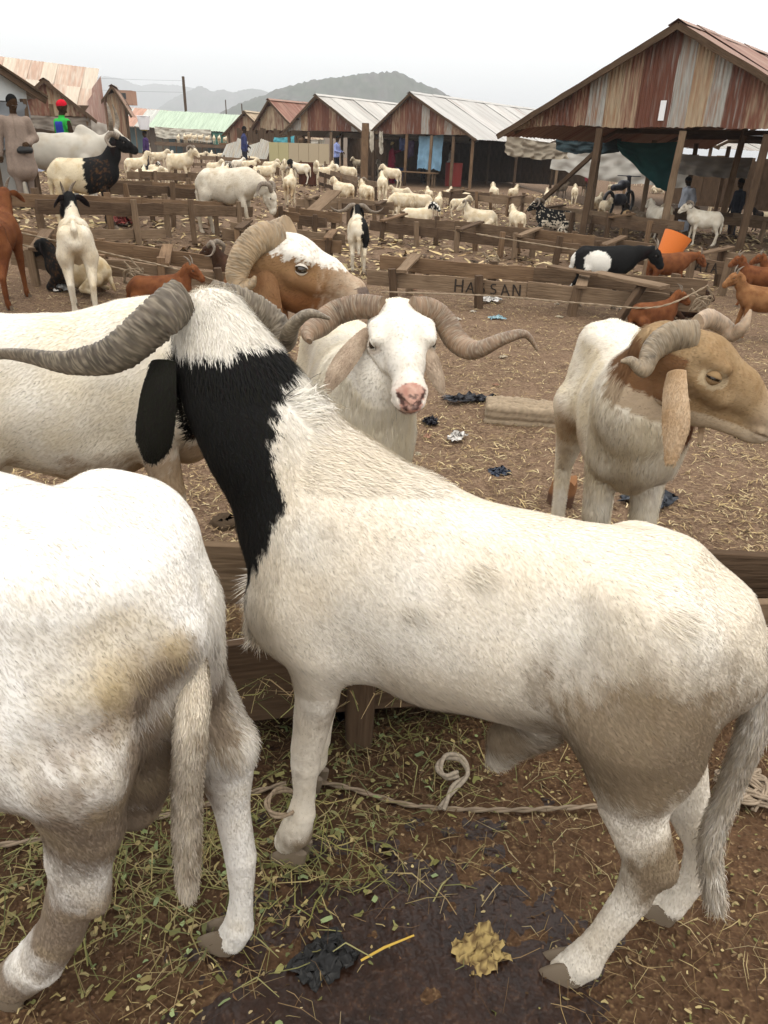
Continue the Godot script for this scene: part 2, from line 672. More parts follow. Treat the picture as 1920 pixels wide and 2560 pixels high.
# ---------------------------------------------------------------- bodies, in metres, in each animal's own frame
const RAM_A := [
	[0.255, 0.741, 0, 0.15, 0.186, 0.711, 0, 0.2, 0.75, 0.06],
	[0.186, 0.711, 0, 0.2, 0.02, 0.686, 0, 0.182, 0.75, 0.06],
	[0.02, 0.686, 0, 0.182, -0.14, 0.69, 0, 0.177, 0.75, 0.06],
	[-0.14, 0.69, 0, 0.177, -0.29, 0.721, 0, 0.154, 0.75, 0.06],
	[-0.29, 0.721, 0, 0.154, -0.375, 0.691, 0, 0.1, 0.75, 0.06],
	[0.33, 0.891, 0, 0.036, 0.24, 0.881, 0, 0.042, 0.8, 0.09],
	[0.24, 0.881, 0, 0.042, 0.1, 0.834, 0, 0.03, 0.8, 0.09],
	[-0.22, 0.836, 0, 0.025, -0.32, 0.844, 0, 0.026, 1, 0.05],
	[-0.32, 0.844, 0, 0.026, -0.4, 0.761, 0, 0.026, 1, 0.05],
	[-0.38, 0.751, 0, 0.085, -0.435, 0.706, 0, 0.042, 1, 0.05],
	[0.25, 0.641, 0, 0.1, 0.05, 0.576, 0, 0.085, 0.837, 0.06],
	[0.05, 0.576, 0, 0.085, -0.15, 0.586, 0, 0.065, 0.837, 0.06],
	[0.22, 0.826, -0.084, 0.065, 0.28, 0.656, -0.116, 0.08, 0.744, 0.06],
	[0.28, 0.656, -0.116, 0.08, 0.2, 0.603, -0.107, 0.058, 0.744, 0.06],
	[-0.31, 0.776, -0.098, 0.077, -0.3, 0.646, -0.108, 0.089, 0.67, 0.06],
	[-0.3, 0.646, -0.108, 0.089, -0.32, 0.541, -0.104, 0.058, 0.67, 0.06],
	[-0.375, 0.676, -0.07, 0.05, -0.362, 0.566, -0.088, 0.046, 0.744, 0.05],
	[-0.362, 0.566, -0.088, 0.046, -0.365, 0.466, -0.098, 0.029, 0.744, 0.05],
	[-0.25, 0.831, -0.088, 0.028, -0.249, 0.831, -0.088, 0.028, 1, 0.05],
	[0.22, 0.826, 0.084, 0.065, 0.28, 0.656, 0.116, 0.08, 0.744, 0.06],
	[0.28, 0.656, 0.116, 0.08, 0.2, 0.603, 0.107, 0.058, 0.744, 0.06],
	[-0.31, 0.776, 0.098, 0.077, -0.3, 0.646, 0.108, 0.089, 0.67, 0.06],
	[-0.3, 0.646, 0.108, 0.089, -0.32, 0.541, 0.104, 0.058, 0.67, 0.06],
	[-0.375, 0.676, 0.07, 0.05, -0.362, 0.566, 0.088, 0.046, 0.744, 0.05],
	[-0.362, 0.566, 0.088, 0.046, -0.365, 0.466, 0.098, 0.029, 0.744, 0.05],
	[-0.25, 0.831, 0.088, 0.028, -0.249, 0.831, 0.088, 0.028, 1, 0.05],
	[-0.13, 0.786, -0.228, -0.05, -0.19, 0.746, -0.233, -0.05, 1, 0.1],
	[0.375, 0.786, -0.219, -0.05, 0.355, 0.646, -0.237, -0.05, 1, 0.09],
	[0.105, 0.686, -0.246, -0.05, 0.1, 0.586, -0.233, -0.05, 1, 0.08],
	[-0.13, 0.786, 0.228, -0.05, -0.19, 0.746, 0.233, -0.05, 1, 0.1],
	[0.375, 0.786, 0.219, -0.05, 0.355, 0.646, 0.237, -0.05, 1, 0.09],
	[0.105, 0.686, 0.246, -0.05, 0.1, 0.586, 0.233, -0.05, 1, 0.08],
	[0.285, 0.72, 0, 0.145, 0.312, 0.635, 0, 0.062, 0.85, 0.06],
	[0.312, 0.635, 0, 0.062, 0.26, 0.585, 0, 0.058, 0.85, 0.06],
	[0.265, 0.775, 0, 0.155, 0.388, 0.926, 0, 0.116, 0.74, 0.06],
	[0.388, 0.926, 0, 0.116, 0.445, 1.007, 0, 0.097, 0.74, 0.06],
	[0.445, 1.007, 0, 0.097, 0.495, 1.071, 0.02, 0.088, 0.74, 0.06],
	[0.225, 0.6, -0.125, 0.058, 0.231, 0.491, -0.115, 0.042, 0.9, 0.02],
	[0.231, 0.491, -0.115, 0.042, 0.261, 0.335, -0.105, 0.032, 0.9, 0.006],
	[0.261, 0.335, -0.105, 0.032, 0.265, 0.297, -0.105, 0.03, 0.9, 0.006],
	[0.265, 0.297, -0.105, 0.03, 0.272, 0.206, -0.1, 0.023, 0.9, 0.006],
	[0.272, 0.206, -0.1, 0.023, 0.279, 0.15, -0.1, 0.029, 0.9, 0.006],
	[0.279, 0.15, -0.1, 0.029, 0.294, 0.088, -0.1, 0.036, 0.9, 0.006],
	[0.294, 0.088, -0.1, 0.036, 0.315, 0.045, -0.1, 0.032, 0.9, 0.006],
	[0.26, 0.6, 0.115, 0.058, 0.305, 0.43, 0.115, 0.044, 0.9, 0.02],
	[0.305, 0.43, 0.115, 0.044, 0.335, 0.29, 0.106, 0.034, 0.9, 0.006],
	[0.335, 0.29, 0.106, 0.034, 0.347, 0.15, 0.104, 0.026, 0.9, 0.006],
	[0.347, 0.15, 0.104, 0.026, 0.36, 0.085, 0.104, 0.031, 0.9, 0.006],
	[0.36, 0.085, 0.104, 0.031, 0.385, 0.035, 0.104, 0.033, 0.9, 0.006],
	[-0.305, 0.61, -0.118, 0.078, -0.325, 0.53, -0.115, 0.066, 0.85, 0.025],
	[-0.325, 0.53, -0.115, 0.066, -0.334, 0.472, -0.113, 0.051, 0.85, 0.006],
	[-0.334, 0.472, -0.113, 0.051, -0.377, 0.358, -0.105, 0.037, 0.85, 0.006],
	[-0.377, 0.358, -0.105, 0.037, -0.373, 0.264, -0.1, 0.031, 0.85, 0.006],
	[-0.373, 0.264, -0.1, 0.031, -0.34, 0.133, -0.1, 0.026, 0.85, 0.006],
	[-0.34, 0.133, -0.1, 0.026, -0.32, 0.054, -0.1, 0.034, 0.85, 0.006],
	[-0.32, 0.054, -0.1, 0.034, -0.292, -0.003, -0.1, 0.033, 0.85, 0.006],
	[-0.369, 0.419, -0.105, 0.03, -0.409, 0.348, -0.105, 0.022, 0.8, 0.03],
	[-0.32, 0.58, 0.125, 0.085, -0.435, 0.306, 0.115, 0.045, 0.85, 0.025],
	[-0.435, 0.306, 0.115, 0.045, -0.483, 0.216, 0.105, 0.03, 0.85, 0.006],
	[-0.483, 0.216, 0.105, 0.03, -0.485, 0.131, 0.1, 0.026, 0.85, 0.006],
	[-0.485, 0.131, 0.1, 0.026, -0.462, 0.042, 0.1, 0.028, 0.85, 0.006],
	[-0.462, 0.042, 0.1, 0.028, -0.447, 0.015, 0.1, 0.03, 0.85, 0.006],
	[-0.162, 0.491, 0, 0.05, -0.106, 0.419, 0, 0.038, 0.9, 0.03],
	[-0.106, 0.419, 0, 0.038, -0.091, 0.367, 0, 0.022, 0.9, 0.006],
]

const A_NEAR_HORN := [Vector3(0.53, 1.158, -0.03), Vector3(0.534, 1.137, -0.085), Vector3(0.595, 1.08, -0.13), Vector3(0.679, 1.06, -0.15), Vector3(0.773, 1.059, -0.15), Vector3(0.877, 1.042, -0.12), Vector3(0.988, 1.002, -0.08)]

const A_FAR_HORN := [Vector3(0.529, 1.155, 0.05), Vector3(0.495, 1.135, 0.1), Vector3(0.459, 1.098, 0.14), Vector3(0.427, 1.065, 0.13), Vector3(0.392, 1.109, 0.1), Vector3(0.357, 1.135, 0.1), Vector3(0.327, 1.126, 0.12)]

const A_EAR := [Vector3(0.546, 1.066, -0.075), Vector3(0.538, 1.031, -0.1), Vector3(0.543, 0.977, -0.112), Vector3(0.555, 0.925, -0.115), Vector3(0.568, 0.888, -0.11)]

const A_TAIL := [Vector3(-0.46, 0.746, 0), Vector3(-0.476, 0.708, 0), Vector3(-0.485, 0.612, 0), Vector3(-0.482, 0.474, 0.01), Vector3(-0.481, 0.319, 0.02), Vector3(-0.516, 0.187, 0.02)]

const RAM_B := [
	[0.575, 0.855, 0, 0.145, 0.475, 0.825, 0, 0.177, 0.95, 0.06],
	[0.475, 0.825, 0, 0.177, 0.295, 0.772, 0, 0.187, 0.95, 0.06],
	[0.295, 0.772, 0, 0.187, 0.135, 0.79, 0, 0.168, 0.95, 0.06],
	[0.135, 0.79, 0, 0.168, -0.015, 0.835, 0, 0.131, 0.95, 0.06],
	[-0.015, 0.835, 0, 0.131, -0.1, 0.805, 0, 0.077, 0.95, 0.06],
	[0.605, 1.005, 0, 0.036, 0.515, 0.995, 0, 0.042, 0.8, 0.09],
	[0.515, 0.995, 0, 0.042, 0.375, 0.948, 0, 0.03, 0.8, 0.09],
	[0.055, 0.95, 0, 0.025, -0.045, 0.958, 0, 0.026, 1, 0.05],
	[-0.045, 0.958, 0, 0.026, -0.125, 0.875, 0, 0.026, 1, 0.05],
	[-0.105, 0.865, 0, 0.085, -0.16, 0.82, 0, 0.042, 1, 0.05],
	[0.525, 0.7, 0, 0.1, 0.325, 0.635, 0, 0.085, 0.9, 0.06],
	[0.325, 0.635, 0, 0.085, 0.125, 0.645, 0, 0.065, 0.9, 0.06],
	[0.495, 0.94, -0.09, 0.065, 0.555, 0.77, -0.125, 0.08, 0.8, 0.06],
	[0.555, 0.77, -0.125, 0.08, 0.475, 0.69, -0.115, 0.058, 0.8, 0.06],
	[-0.035, 0.89, -0.105, 0.09, -0.025, 0.76, -0.116, 0.104, 0.72, 0.06],
	[-0.025, 0.76, -0.116, 0.104, -0.045, 0.655, -0.112, 0.068, 0.72, 0.06],
	[-0.1, 0.79, -0.075, 0.058, -0.087, 0.68, -0.095, 0.054, 0.8, 0.05],
	[-0.087, 0.68, -0.095, 0.054, -0.09, 0.58, -0.105, 0.034, 0.8, 0.05],
	[0.025, 0.945, -0.095, 0.028, 0.026, 0.945, -0.095, 0.028, 1, 0.05],
	[0.495, 0.94, 0.09, 0.065, 0.555, 0.77, 0.125, 0.08, 0.8, 0.06],
	[0.555, 0.77, 0.125, 0.08, 0.475, 0.69, 0.115, 0.058, 0.8, 0.06],
	[-0.035, 0.89, 0.105, 0.09, -0.025, 0.76, 0.116, 0.104, 0.72, 0.06],
	[-0.025, 0.76, 0.116, 0.104, -0.045, 0.655, 0.112, 0.068, 0.72, 0.06],
	[-0.1, 0.79, 0.075, 0.058, -0.087, 0.68, 0.095, 0.054, 0.8, 0.05],
	[-0.087, 0.68, 0.095, 0.054, -0.09, 0.58, 0.105, 0.034, 0.8, 0.05],
	[0.025, 0.945, 0.095, 0.028, 0.026, 0.945, 0.095, 0.028, 1, 0.05],
	[0.145, 0.9, -0.245, -0.05, 0.085, 0.86, -0.25, -0.05, 1, 0.1],
	[0.65, 0.9, -0.235, -0.05, 0.63, 0.76, -0.255, -0.05, 1, 0.09],
	[0.38, 0.8, -0.265, -0.05, 0.375, 0.7, -0.25, -0.05, 1, 0.08],
	[0.145, 0.9, 0.245, -0.05, 0.085, 0.86, 0.25, -0.05, 1, 0.1],
	[0.65, 0.9, 0.235, -0.05, 0.63, 0.76, 0.255, -0.05, 1, 0.09],
	[0.38, 0.8, 0.265, -0.05, 0.375, 0.7, 0.25, -0.05, 1, 0.08],
	[0.585, 0.72, 0, 0.155, 0.635, 0.64, 0, 0.07, 0.85, 0.06],
	[0.575, 0.83, 0, 0.17, 0.755, 0.95, 0, 0.12, 0.75, 0.06],
	[0.755, 0.95, 0, 0.12, 0.875, 1.1, 0, 0.09, 0.75, 0.06],
	[0.495, 0.6, -0.115, 0.058, 0.52, 0.43, -0.115, 0.044, 0.9, 0.02],
	[0.52, 0.43, -0.115, 0.044, 0.535, 0.29, -0.106, 0.034, 0.9, 0.006],
	[0.535, 0.29, -0.106, 0.034, 0.537, 0.15, -0.104, 0.026, 0.9, 0.006],
	[0.537, 0.15, -0.104, 0.026, 0.545, 0.085, -0.104, 0.031, 0.9, 0.006],
	[0.545, 0.085, -0.104, 0.031, 0.57, 0.035, -0.104, 0.033, 0.9, 0.006],
	[0.495, 0.6, 0.115, 0.058, 0.552, 0.43, 0.115, 0.044, 0.9, 0.02],
	[0.552, 0.43, 0.115, 0.044, 0.591, 0.29, 0.106, 0.034, 0.9, 0.006],
	[0.591, 0.29, 0.106, 0.034, 0.609, 0.15, 0.104, 0.026, 0.9, 0.006],
	[0.609, 0.15, 0.104, 0.026, 0.625, 0.085, 0.104, 0.031, 0.9, 0.006],
	[0.625, 0.085, 0.104, 0.031, 0.65, 0.035, 0.104, 0.033, 0.9, 0.006],
	[-0.025, 0.7, -0.125, 0.11, -0.095, 0.692, -0.135, 0.08, 0.85, 0.025],
	[-0.095, 0.692, -0.135, 0.08, -0.087, 0.58, -0.125, 0.058, 0.85, 0.006],
	[-0.087, 0.58, -0.125, 0.058, -0.047, 0.443, -0.12, 0.042, 0.85, 0.006],
	[-0.047, 0.443, -0.12, 0.042, 0.017, 0.285, -0.12, 0.037, 0.85, 0.006],
	[0.017, 0.285, -0.12, 0.037, 0.096, 0.152, -0.12, 0.043, 0.85, 0.006],
	[0.096, 0.152, -0.12, 0.043, 0.184, 0.035, -0.12, 0.04, 0.85, 0.006],
	[-0.051, 0.484, -0.12, 0.03, -0.07, 0.401, -0.12, 0.022, 1, 0.03],
	[-0.035, 0.6, 0.125, 0.1, -0.132, 0.519, 0.12, 0.06, 0.9, 0.025],
	[-0.132, 0.519, 0.12, 0.06, -0.142, 0.389, 0.12, 0.032, 0.9, 0.006],
	[-0.142, 0.389, 0.12, 0.032, -0.153, 0.269, 0.12, 0.029, 0.9, 0.006],
	[-0.153, 0.269, 0.12, 0.029, -0.148, 0.156, 0.12, 0.022, 0.9, 0.006],
	[-0.148, 0.156, 0.12, 0.022, -0.136, 0.07, 0.12, 0.029, 0.9, 0.006],
	[-0.136, 0.07, 0.12, 0.029, -0.117, 0.024, 0.12, 0.031, 0.9, 0.006],
	[-0.117, 0.709, 0, 0.07, -0.068, 0.568, 0, 0.055, 0.9, 0.04],
	[-0.068, 0.568, 0, 0.055, -0.046, 0.477, 0, 0.05, 0.9, 0.04],
]

const B_TAIL := [Vector3(-0.153, 0.743, 0.05), Vector3(-0.188, 0.736, 0), Vector3(-0.202, 0.693, -0.03), Vector3(-0.186, 0.594, -0.03), Vector3(-0.173, 0.467, -0.03), Vector3(-0.163, 0.365, -0.03)]

const RAM_C := [
	[0.13, 0.8, 0, 0.18, 0.03, 0.77, 0, 0.212, 0.82, 0.06],
	[0.03, 0.77, 0, 0.212, -0.15, 0.697, 0, 0.242, 0.82, 0.06],
	[-0.15, 0.697, 0, 0.242, -0.31, 0.725, 0, 0.213, 0.82, 0.06],
	[-0.31, 0.725, 0, 0.213, -0.46, 0.78, 0, 0.166, 0.82, 0.06],
	[-0.46, 0.78, 0, 0.166, -0.545, 0.75, 0, 0.112, 0.82, 0.06],
	[-0.39, 0.895, 0, 0.025, -0.49, 0.903, 0, 0.026, 1, 0.05],
	[-0.49, 0.903, 0, 0.026, -0.57, 0.82, 0, 0.026, 1, 0.05],
	[-0.55, 0.81, 0, 0.085, -0.605, 0.765, 0, 0.042, 1, 0.05],
	[0.08, 0.645, 0, 0.1, -0.12, 0.58, 0, 0.085, 0.9, 0.06],
	[-0.12, 0.58, 0, 0.085, -0.32, 0.59, 0, 0.065, 0.9, 0.06],
	[0.05, 0.885, -0.09, 0.065, 0.11, 0.715, -0.125, 0.08, 0.8, 0.06],
	[0.11, 0.715, -0.125, 0.08, 0.03, 0.635, -0.115, 0.058, 0.8, 0.06],
	[-0.48, 0.835, -0.105, 0.09, -0.47, 0.705, -0.116, 0.104, 0.72, 0.06],
	[-0.47, 0.705, -0.116, 0.104, -0.49, 0.6, -0.112, 0.068, 0.72, 0.06],
	[-0.545, 0.735, -0.075, 0.058, -0.532, 0.625, -0.095, 0.054, 0.8, 0.05],
	[-0.532, 0.625, -0.095, 0.054, -0.535, 0.525, -0.105, 0.034, 0.8, 0.05],
	[-0.42, 0.89, -0.095, 0.028, -0.419, 0.89, -0.095, 0.028, 1, 0.05],
	[0.05, 0.885, 0.09, 0.065, 0.11, 0.715, 0.125, 0.08, 0.8, 0.06],
	[0.11, 0.715, 0.125, 0.08, 0.03, 0.635, 0.115, 0.058, 0.8, 0.06],
	[-0.48, 0.835, 0.105, 0.09, -0.47, 0.705, 0.116, 0.104, 0.72, 0.06],
	[-0.47, 0.705, 0.116, 0.104, -0.49, 0.6, 0.112, 0.068, 0.72, 0.06],
	[-0.545, 0.735, 0.075, 0.058, -0.532, 0.625, 0.095, 0.054, 0.8, 0.05],
	[-0.532, 0.625, 0.095, 0.054, -0.535, 0.525, 0.105, 0.034, 0.8, 0.05],
	[-0.42, 0.89, 0.095, 0.028, -0.419, 0.89, 0.095, 0.028, 1, 0.05],
	[-0.3, 0.845, -0.245, -0.05, -0.36, 0.805, -0.25, -0.05, 1, 0.1],
	[0.205, 0.845, -0.235, -0.05, 0.185, 0.705, -0.255, -0.05, 1, 0.09],
	[-0.065, 0.745, -0.265, -0.05, -0.07, 0.645, -0.25, -0.05, 1, 0.08],
	[-0.3, 0.845, 0.245, -0.05, -0.36, 0.805, 0.25, -0.05, 1, 0.1],
	[0.205, 0.845, 0.235, -0.05, 0.185, 0.705, 0.255, -0.05, 1, 0.09],
	[-0.065, 0.745, 0.265, -0.05, -0.07, 0.645, 0.25, -0.05, 1, 0.08],
	[0.14, 0.74, 0, 0.155, 0.23, 0.62, 0, 0.075, 0.85, 0.06],
	[0.23, 0.62, 0, 0.075, 0.13, 0.55, 0, 0.07, 0.85, 0.06],
	[0.13, 0.82, 0, 0.17, 0.276, 0.711, 0.02, 0.13, 0.75, 0.06],
	[0.276, 0.711, 0.02, 0.13, 0.333, 0.896, 0.03, 0.108, 0.75, 0.06],
	[0.333, 0.896, 0.03, 0.108, 0.369, 1.055, 0.03, 0.088, 0.75, 0.06],
	[0.05, 0.6, 0.115, 0.058, 0.075, 0.43, 0.115, 0.044, 0.9, 0.02],
	[0.075, 0.43, 0.115, 0.044, 0.09, 0.29, 0.106, 0.034, 0.9, 0.006],
	[0.09, 0.29, 0.106, 0.034, 0.092, 0.15, 0.104, 0.026, 0.9, 0.006],
	[0.092, 0.15, 0.104, 0.026, 0.1, 0.085, 0.104, 0.031, 0.9, 0.006],
	[0.1, 0.085, 0.104, 0.031, 0.125, 0.035, 0.104, 0.033, 0.9, 0.006],
	[0.05, 0.6, -0.115, 0.058, 0.051, 0.43, -0.115, 0.044, 0.9, 0.02],
	[0.051, 0.43, -0.115, 0.044, 0.048, 0.29, -0.106, 0.034, 0.9, 0.006],
	[0.048, 0.29, -0.106, 0.034, 0.038, 0.15, -0.104, 0.026, 0.9, 0.006],
	[0.038, 0.15, -0.104, 0.026, 0.04, 0.085, -0.104, 0.031, 0.9, 0.006],
	[0.04, 0.085, -0.104, 0.031, 0.065, 0.035, -0.104, 0.033, 0.9, 0.006],
	[-0.46, 0.6, 0.12, 0.1, -0.505, 0.47, 0.12, 0.06, 0.85, 0.025],
	[-0.505, 0.47, 0.12, 0.06, -0.57, 0.33, 0.12, 0.038, 0.85, 0.006],
	[-0.57, 0.33, 0.12, 0.038, -0.555, 0.25, 0.12, 0.031, 0.85, 0.006],
	[-0.555, 0.25, 0.12, 0.031, -0.53, 0.12, 0.12, 0.028, 0.85, 0.006],
	[-0.53, 0.12, 0.12, 0.028, -0.515, 0.075, 0.12, 0.034, 0.85, 0.006],
	[-0.515, 0.075, 0.12, 0.034, -0.49, 0.035, 0.12, 0.035, 0.85, 0.006],
	[-0.565, 0.4, 0.12, 0.026, -0.605, 0.325, 0.12, 0.021, 0.8, 0.03],
	[-0.46, 0.6, -0.12, 0.1, -0.481, 0.47, -0.12, 0.06, 0.85, 0.025],
	[-0.481, 0.47, -0.12, 0.06, -0.522, 0.33, -0.12, 0.038, 0.85, 0.006],
	[-0.522, 0.33, -0.12, 0.038, -0.499, 0.25, -0.12, 0.031, 0.85, 0.006],
	[-0.499, 0.25, -0.12, 0.031, -0.458, 0.12, -0.12, 0.028, 0.85, 0.006],
	[-0.458, 0.12, -0.12, 0.028, -0.435, 0.075, -0.12, 0.034, 0.85, 0.006],
	[-0.435, 0.075, -0.12, 0.034, -0.41, 0.035, -0.12, 0.035, 0.85, 0.006],
	[-0.525, 0.4, -0.12, 0.026, -0.557, 0.325, -0.12, 0.021, 0.8, 0.03],
]

const C_HORN := [Vector3(0.436, 1.162, 0.055), Vector3(0.382, 1.167, 0.095), Vector3(0.336, 1.133, 0.125), Vector3(0.312, 1.081, 0.135), Vector3(0.321, 1.051, 0.145), Vector3(0.347, 1.061, 0.16), Vector3(0.358, 1.08, 0.165)]

const C_FAR_HORN := [Vector3(0.468, 1.176, -0.03), Vector3(0.411, 1.142, -0.1), Vector3(0.384, 1.082, -0.16), Vector3(0.397, 1.022, -0.19), Vector3(0.426, 1.006, -0.2)]

const C_EAR := [Vector3(0.392, 1.096, 0.09), Vector3(0.387, 1.032, 0.12), Vector3(0.389, 0.957, 0.13), Vector3(0.389, 0.883, 0.12)]

const RAM_D := [
	[0.18, 0.735, 0, 0.17, 0.08, 0.705, 0, 0.202, 0.66, 0.06],
	[0.08, 0.705, 0, 0.202, -0.1, 0.652, 0, 0.212, 0.66, 0.06],
	[-0.1, 0.652, 0, 0.212, -0.26, 0.67, 0, 0.193, 0.66, 0.06],
	[-0.26, 0.67, 0, 0.193, -0.41, 0.715, 0, 0.156, 0.66, 0.06],
	[-0.41, 0.715, 0, 0.156, -0.495, 0.685, 0, 0.102, 0.66, 0.06],
	[-0.34, 0.83, 0, 0.025, -0.44, 0.838, 0, 0.026, 1, 0.05],
	[-0.44, 0.838, 0, 0.026, -0.52, 0.755, 0, 0.026, 1, 0.05],
	[-0.5, 0.745, 0, 0.085, -0.555, 0.7, 0, 0.042, 1, 0.05],
	[0.13, 0.58, 0, 0.1, -0.07, 0.515, 0, 0.085, 0.675, 0.06],
	[-0.07, 0.515, 0, 0.085, -0.27, 0.525, 0, 0.065, 0.675, 0.06],
	[0.1, 0.82, -0.068, 0.065, 0.16, 0.65, -0.094, 0.08, 0.6, 0.06],
	[0.16, 0.65, -0.094, 0.08, 0.08, 0.57, -0.086, 0.058, 0.6, 0.06],
	[-0.43, 0.77, -0.079, 0.09, -0.42, 0.64, -0.087, 0.104, 0.54, 0.06],
	[-0.42, 0.64, -0.087, 0.104, -0.44, 0.535, -0.084, 0.068, 0.54, 0.06],
	[-0.495, 0.67, -0.056, 0.058, -0.482, 0.56, -0.071, 0.054, 0.6, 0.05],
	[-0.482, 0.56, -0.071, 0.054, -0.485, 0.46, -0.079, 0.034, 0.6, 0.05],
	[-0.37, 0.825, -0.071, 0.028, -0.369, 0.825, -0.071, 0.028, 1, 0.05],
	[0.1, 0.82, 0.068, 0.065, 0.16, 0.65, 0.094, 0.08, 0.6, 0.06],
	[0.16, 0.65, 0.094, 0.08, 0.08, 0.57, 0.086, 0.058, 0.6, 0.06],
	[-0.43, 0.77, 0.079, 0.09, -0.42, 0.64, 0.087, 0.104, 0.54, 0.06],
	[-0.42, 0.64, 0.087, 0.104, -0.44, 0.535, 0.084, 0.068, 0.54, 0.06],
	[-0.495, 0.67, 0.056, 0.058, -0.482, 0.56, 0.071, 0.054, 0.6, 0.05],
	[-0.482, 0.56, 0.071, 0.054, -0.485, 0.46, 0.079, 0.034, 0.6, 0.05],
	[-0.37, 0.825, 0.071, 0.028, -0.369, 0.825, 0.071, 0.028, 1, 0.05],
	[-0.25, 0.78, -0.184, -0.05, -0.31, 0.74, -0.188, -0.05, 1, 0.1],
	[0.255, 0.78, -0.176, -0.05, 0.235, 0.64, -0.191, -0.05, 1, 0.09],
	[-0.015, 0.68, -0.199, -0.05, -0.02, 0.58, -0.188, -0.05, 1, 0.08],
	[-0.25, 0.78, 0.184, -0.05, -0.31, 0.74, 0.188, -0.05, 1, 0.1],
	[0.255, 0.78, 0.176, -0.05, 0.235, 0.64, 0.191, -0.05, 1, 0.09],
	[-0.015, 0.68, 0.199, -0.05, -0.02, 0.58, 0.188, -0.05, 1, 0.08],
	[0.19, 0.7, 0, 0.145, 0.24, 0.62, 0, 0.07, 0.66, 0.06],
	[0.24, 0.62, 0, 0.07, 0.18, 0.55, 0, 0.065, 0.66, 0.06],
	[0.16, 0.76, 0, 0.16, 0.25, 0.86, -0.03, 0.1, 0.85, 0.06],
	[0.25, 0.86, -0.03, 0.1, 0.211, 0.962, -0.061, 0.082, 0.85, 0.06],
	[0.27, 0.8, -0.02, 0.045, 0.27, 0.64, 0, 0.06, 1, 0.06],
	[0.04, 0.6, 0.115, 0.058, 0.065, 0.43, 0.115, 0.044, 0.9, 0.02],
	[0.065, 0.43, 0.115, 0.044, 0.08, 0.29, 0.106, 0.034, 0.9, 0.006],
	[0.08, 0.29, 0.106, 0.034, 0.082, 0.15, 0.104, 0.026, 0.9, 0.006],
	[0.082, 0.15, 0.104, 0.026, 0.09, 0.085, 0.104, 0.031, 0.9, 0.006],
	[0.09, 0.085, 0.104, 0.031, 0.115, 0.035, 0.104, 0.033, 0.9, 0.006],
	[0.04, 0.6, -0.115, 0.058, 0.053, 0.43, -0.115, 0.044, 0.9, 0.02],
	[0.053, 0.43, -0.115, 0.044, 0.059, 0.29, -0.106, 0.034, 0.9, 0.006],
	[0.059, 0.29, -0.106, 0.034, 0.055, 0.15, -0.104, 0.026, 0.9, 0.006],
	[0.055, 0.15, -0.104, 0.026, 0.06, 0.085, -0.104, 0.031, 0.9, 0.006],
	[0.06, 0.085, -0.104, 0.031, 0.085, 0.035, -0.104, 0.033, 0.9, 0.006],
	[-0.41, 0.6, 0.12, 0.1, -0.455, 0.47, 0.12, 0.06, 0.85, 0.025],
	[-0.455, 0.47, 0.12, 0.06, -0.52, 0.33, 0.12, 0.038, 0.85, 0.006],
	[-0.52, 0.33, 0.12, 0.038, -0.505, 0.25, 0.12, 0.031, 0.85, 0.006],
	[-0.505, 0.25, 0.12, 0.031, -0.48, 0.12, 0.12, 0.028, 0.85, 0.006],
	[-0.48, 0.12, 0.12, 0.028, -0.465, 0.075, 0.12, 0.034, 0.85, 0.006],
	[-0.465, 0.075, 0.12, 0.034, -0.44, 0.035, 0.12, 0.035, 0.85, 0.006],
	[-0.515, 0.4, 0.12, 0.026, -0.555, 0.325, 0.12, 0.021, 0.8, 0.03],
	[-0.41, 0.6, -0.12, 0.1, -0.44, 0.47, -0.12, 0.06, 0.85, 0.025],
	[-0.44, 0.47, -0.12, 0.06, -0.49, 0.33, -0.12, 0.038, 0.85, 0.006],
	[-0.49, 0.33, -0.12, 0.038, -0.47, 0.25, -0.12, 0.031, 0.85, 0.006],
	[-0.47, 0.25, -0.12, 0.031, -0.435, 0.12, -0.12, 0.028, 0.85, 0.006],
	[-0.435, 0.12, -0.12, 0.028, -0.415, 0.075, -0.12, 0.034, 0.85, 0.006],
	[-0.415, 0.075, -0.12, 0.034, -0.39, 0.035, -0.12, 0.035, 0.85, 0.006],
	[-0.49, 0.4, -0.12, 0.026, -0.525, 0.325, -0.12, 0.021, 0.8, 0.03],
]

const D_RIGHT_HORN := [Vector3(0.266, 1.044, -0.021), Vector3(0.224, 1.041, 0.028), Vector3(0.21, 1.023, 0.085), Vector3(0.245, 1, 0.133), Vector3(0.288, 0.992, 0.165), Vector3(0.328, 0.981, 0.166)]

const D_LEFT_HORN := [Vector3(0.279, 1.047, -0.091), Vector3(0.26, 1.038, -0.143), Vector3(0.27, 1.01, -0.181), Vector3(0.315, 0.974, -0.201), Vector3(0.381, 0.967, -0.23), Vector3(0.42, 1.004, -0.287), Vector3(0.425, 1.015, -0.338), Vector3(0.428, 0.977, -0.372)]

const D_RIGHT_EAR := [Vector3(0.272, 0.996, 0.013), Vector3(0.324, 0.963, 0.061), Vector3(0.37, 0.922, 0.105), Vector3(0.398, 0.874, 0.137)]

const D_LEFT_EAR := [Vector3(0.302, 0.987, -0.114), Vector3(0.366, 0.956, -0.131), Vector3(0.408, 0.922, -0.137), Vector3(0.431, 0.877, -0.144)]

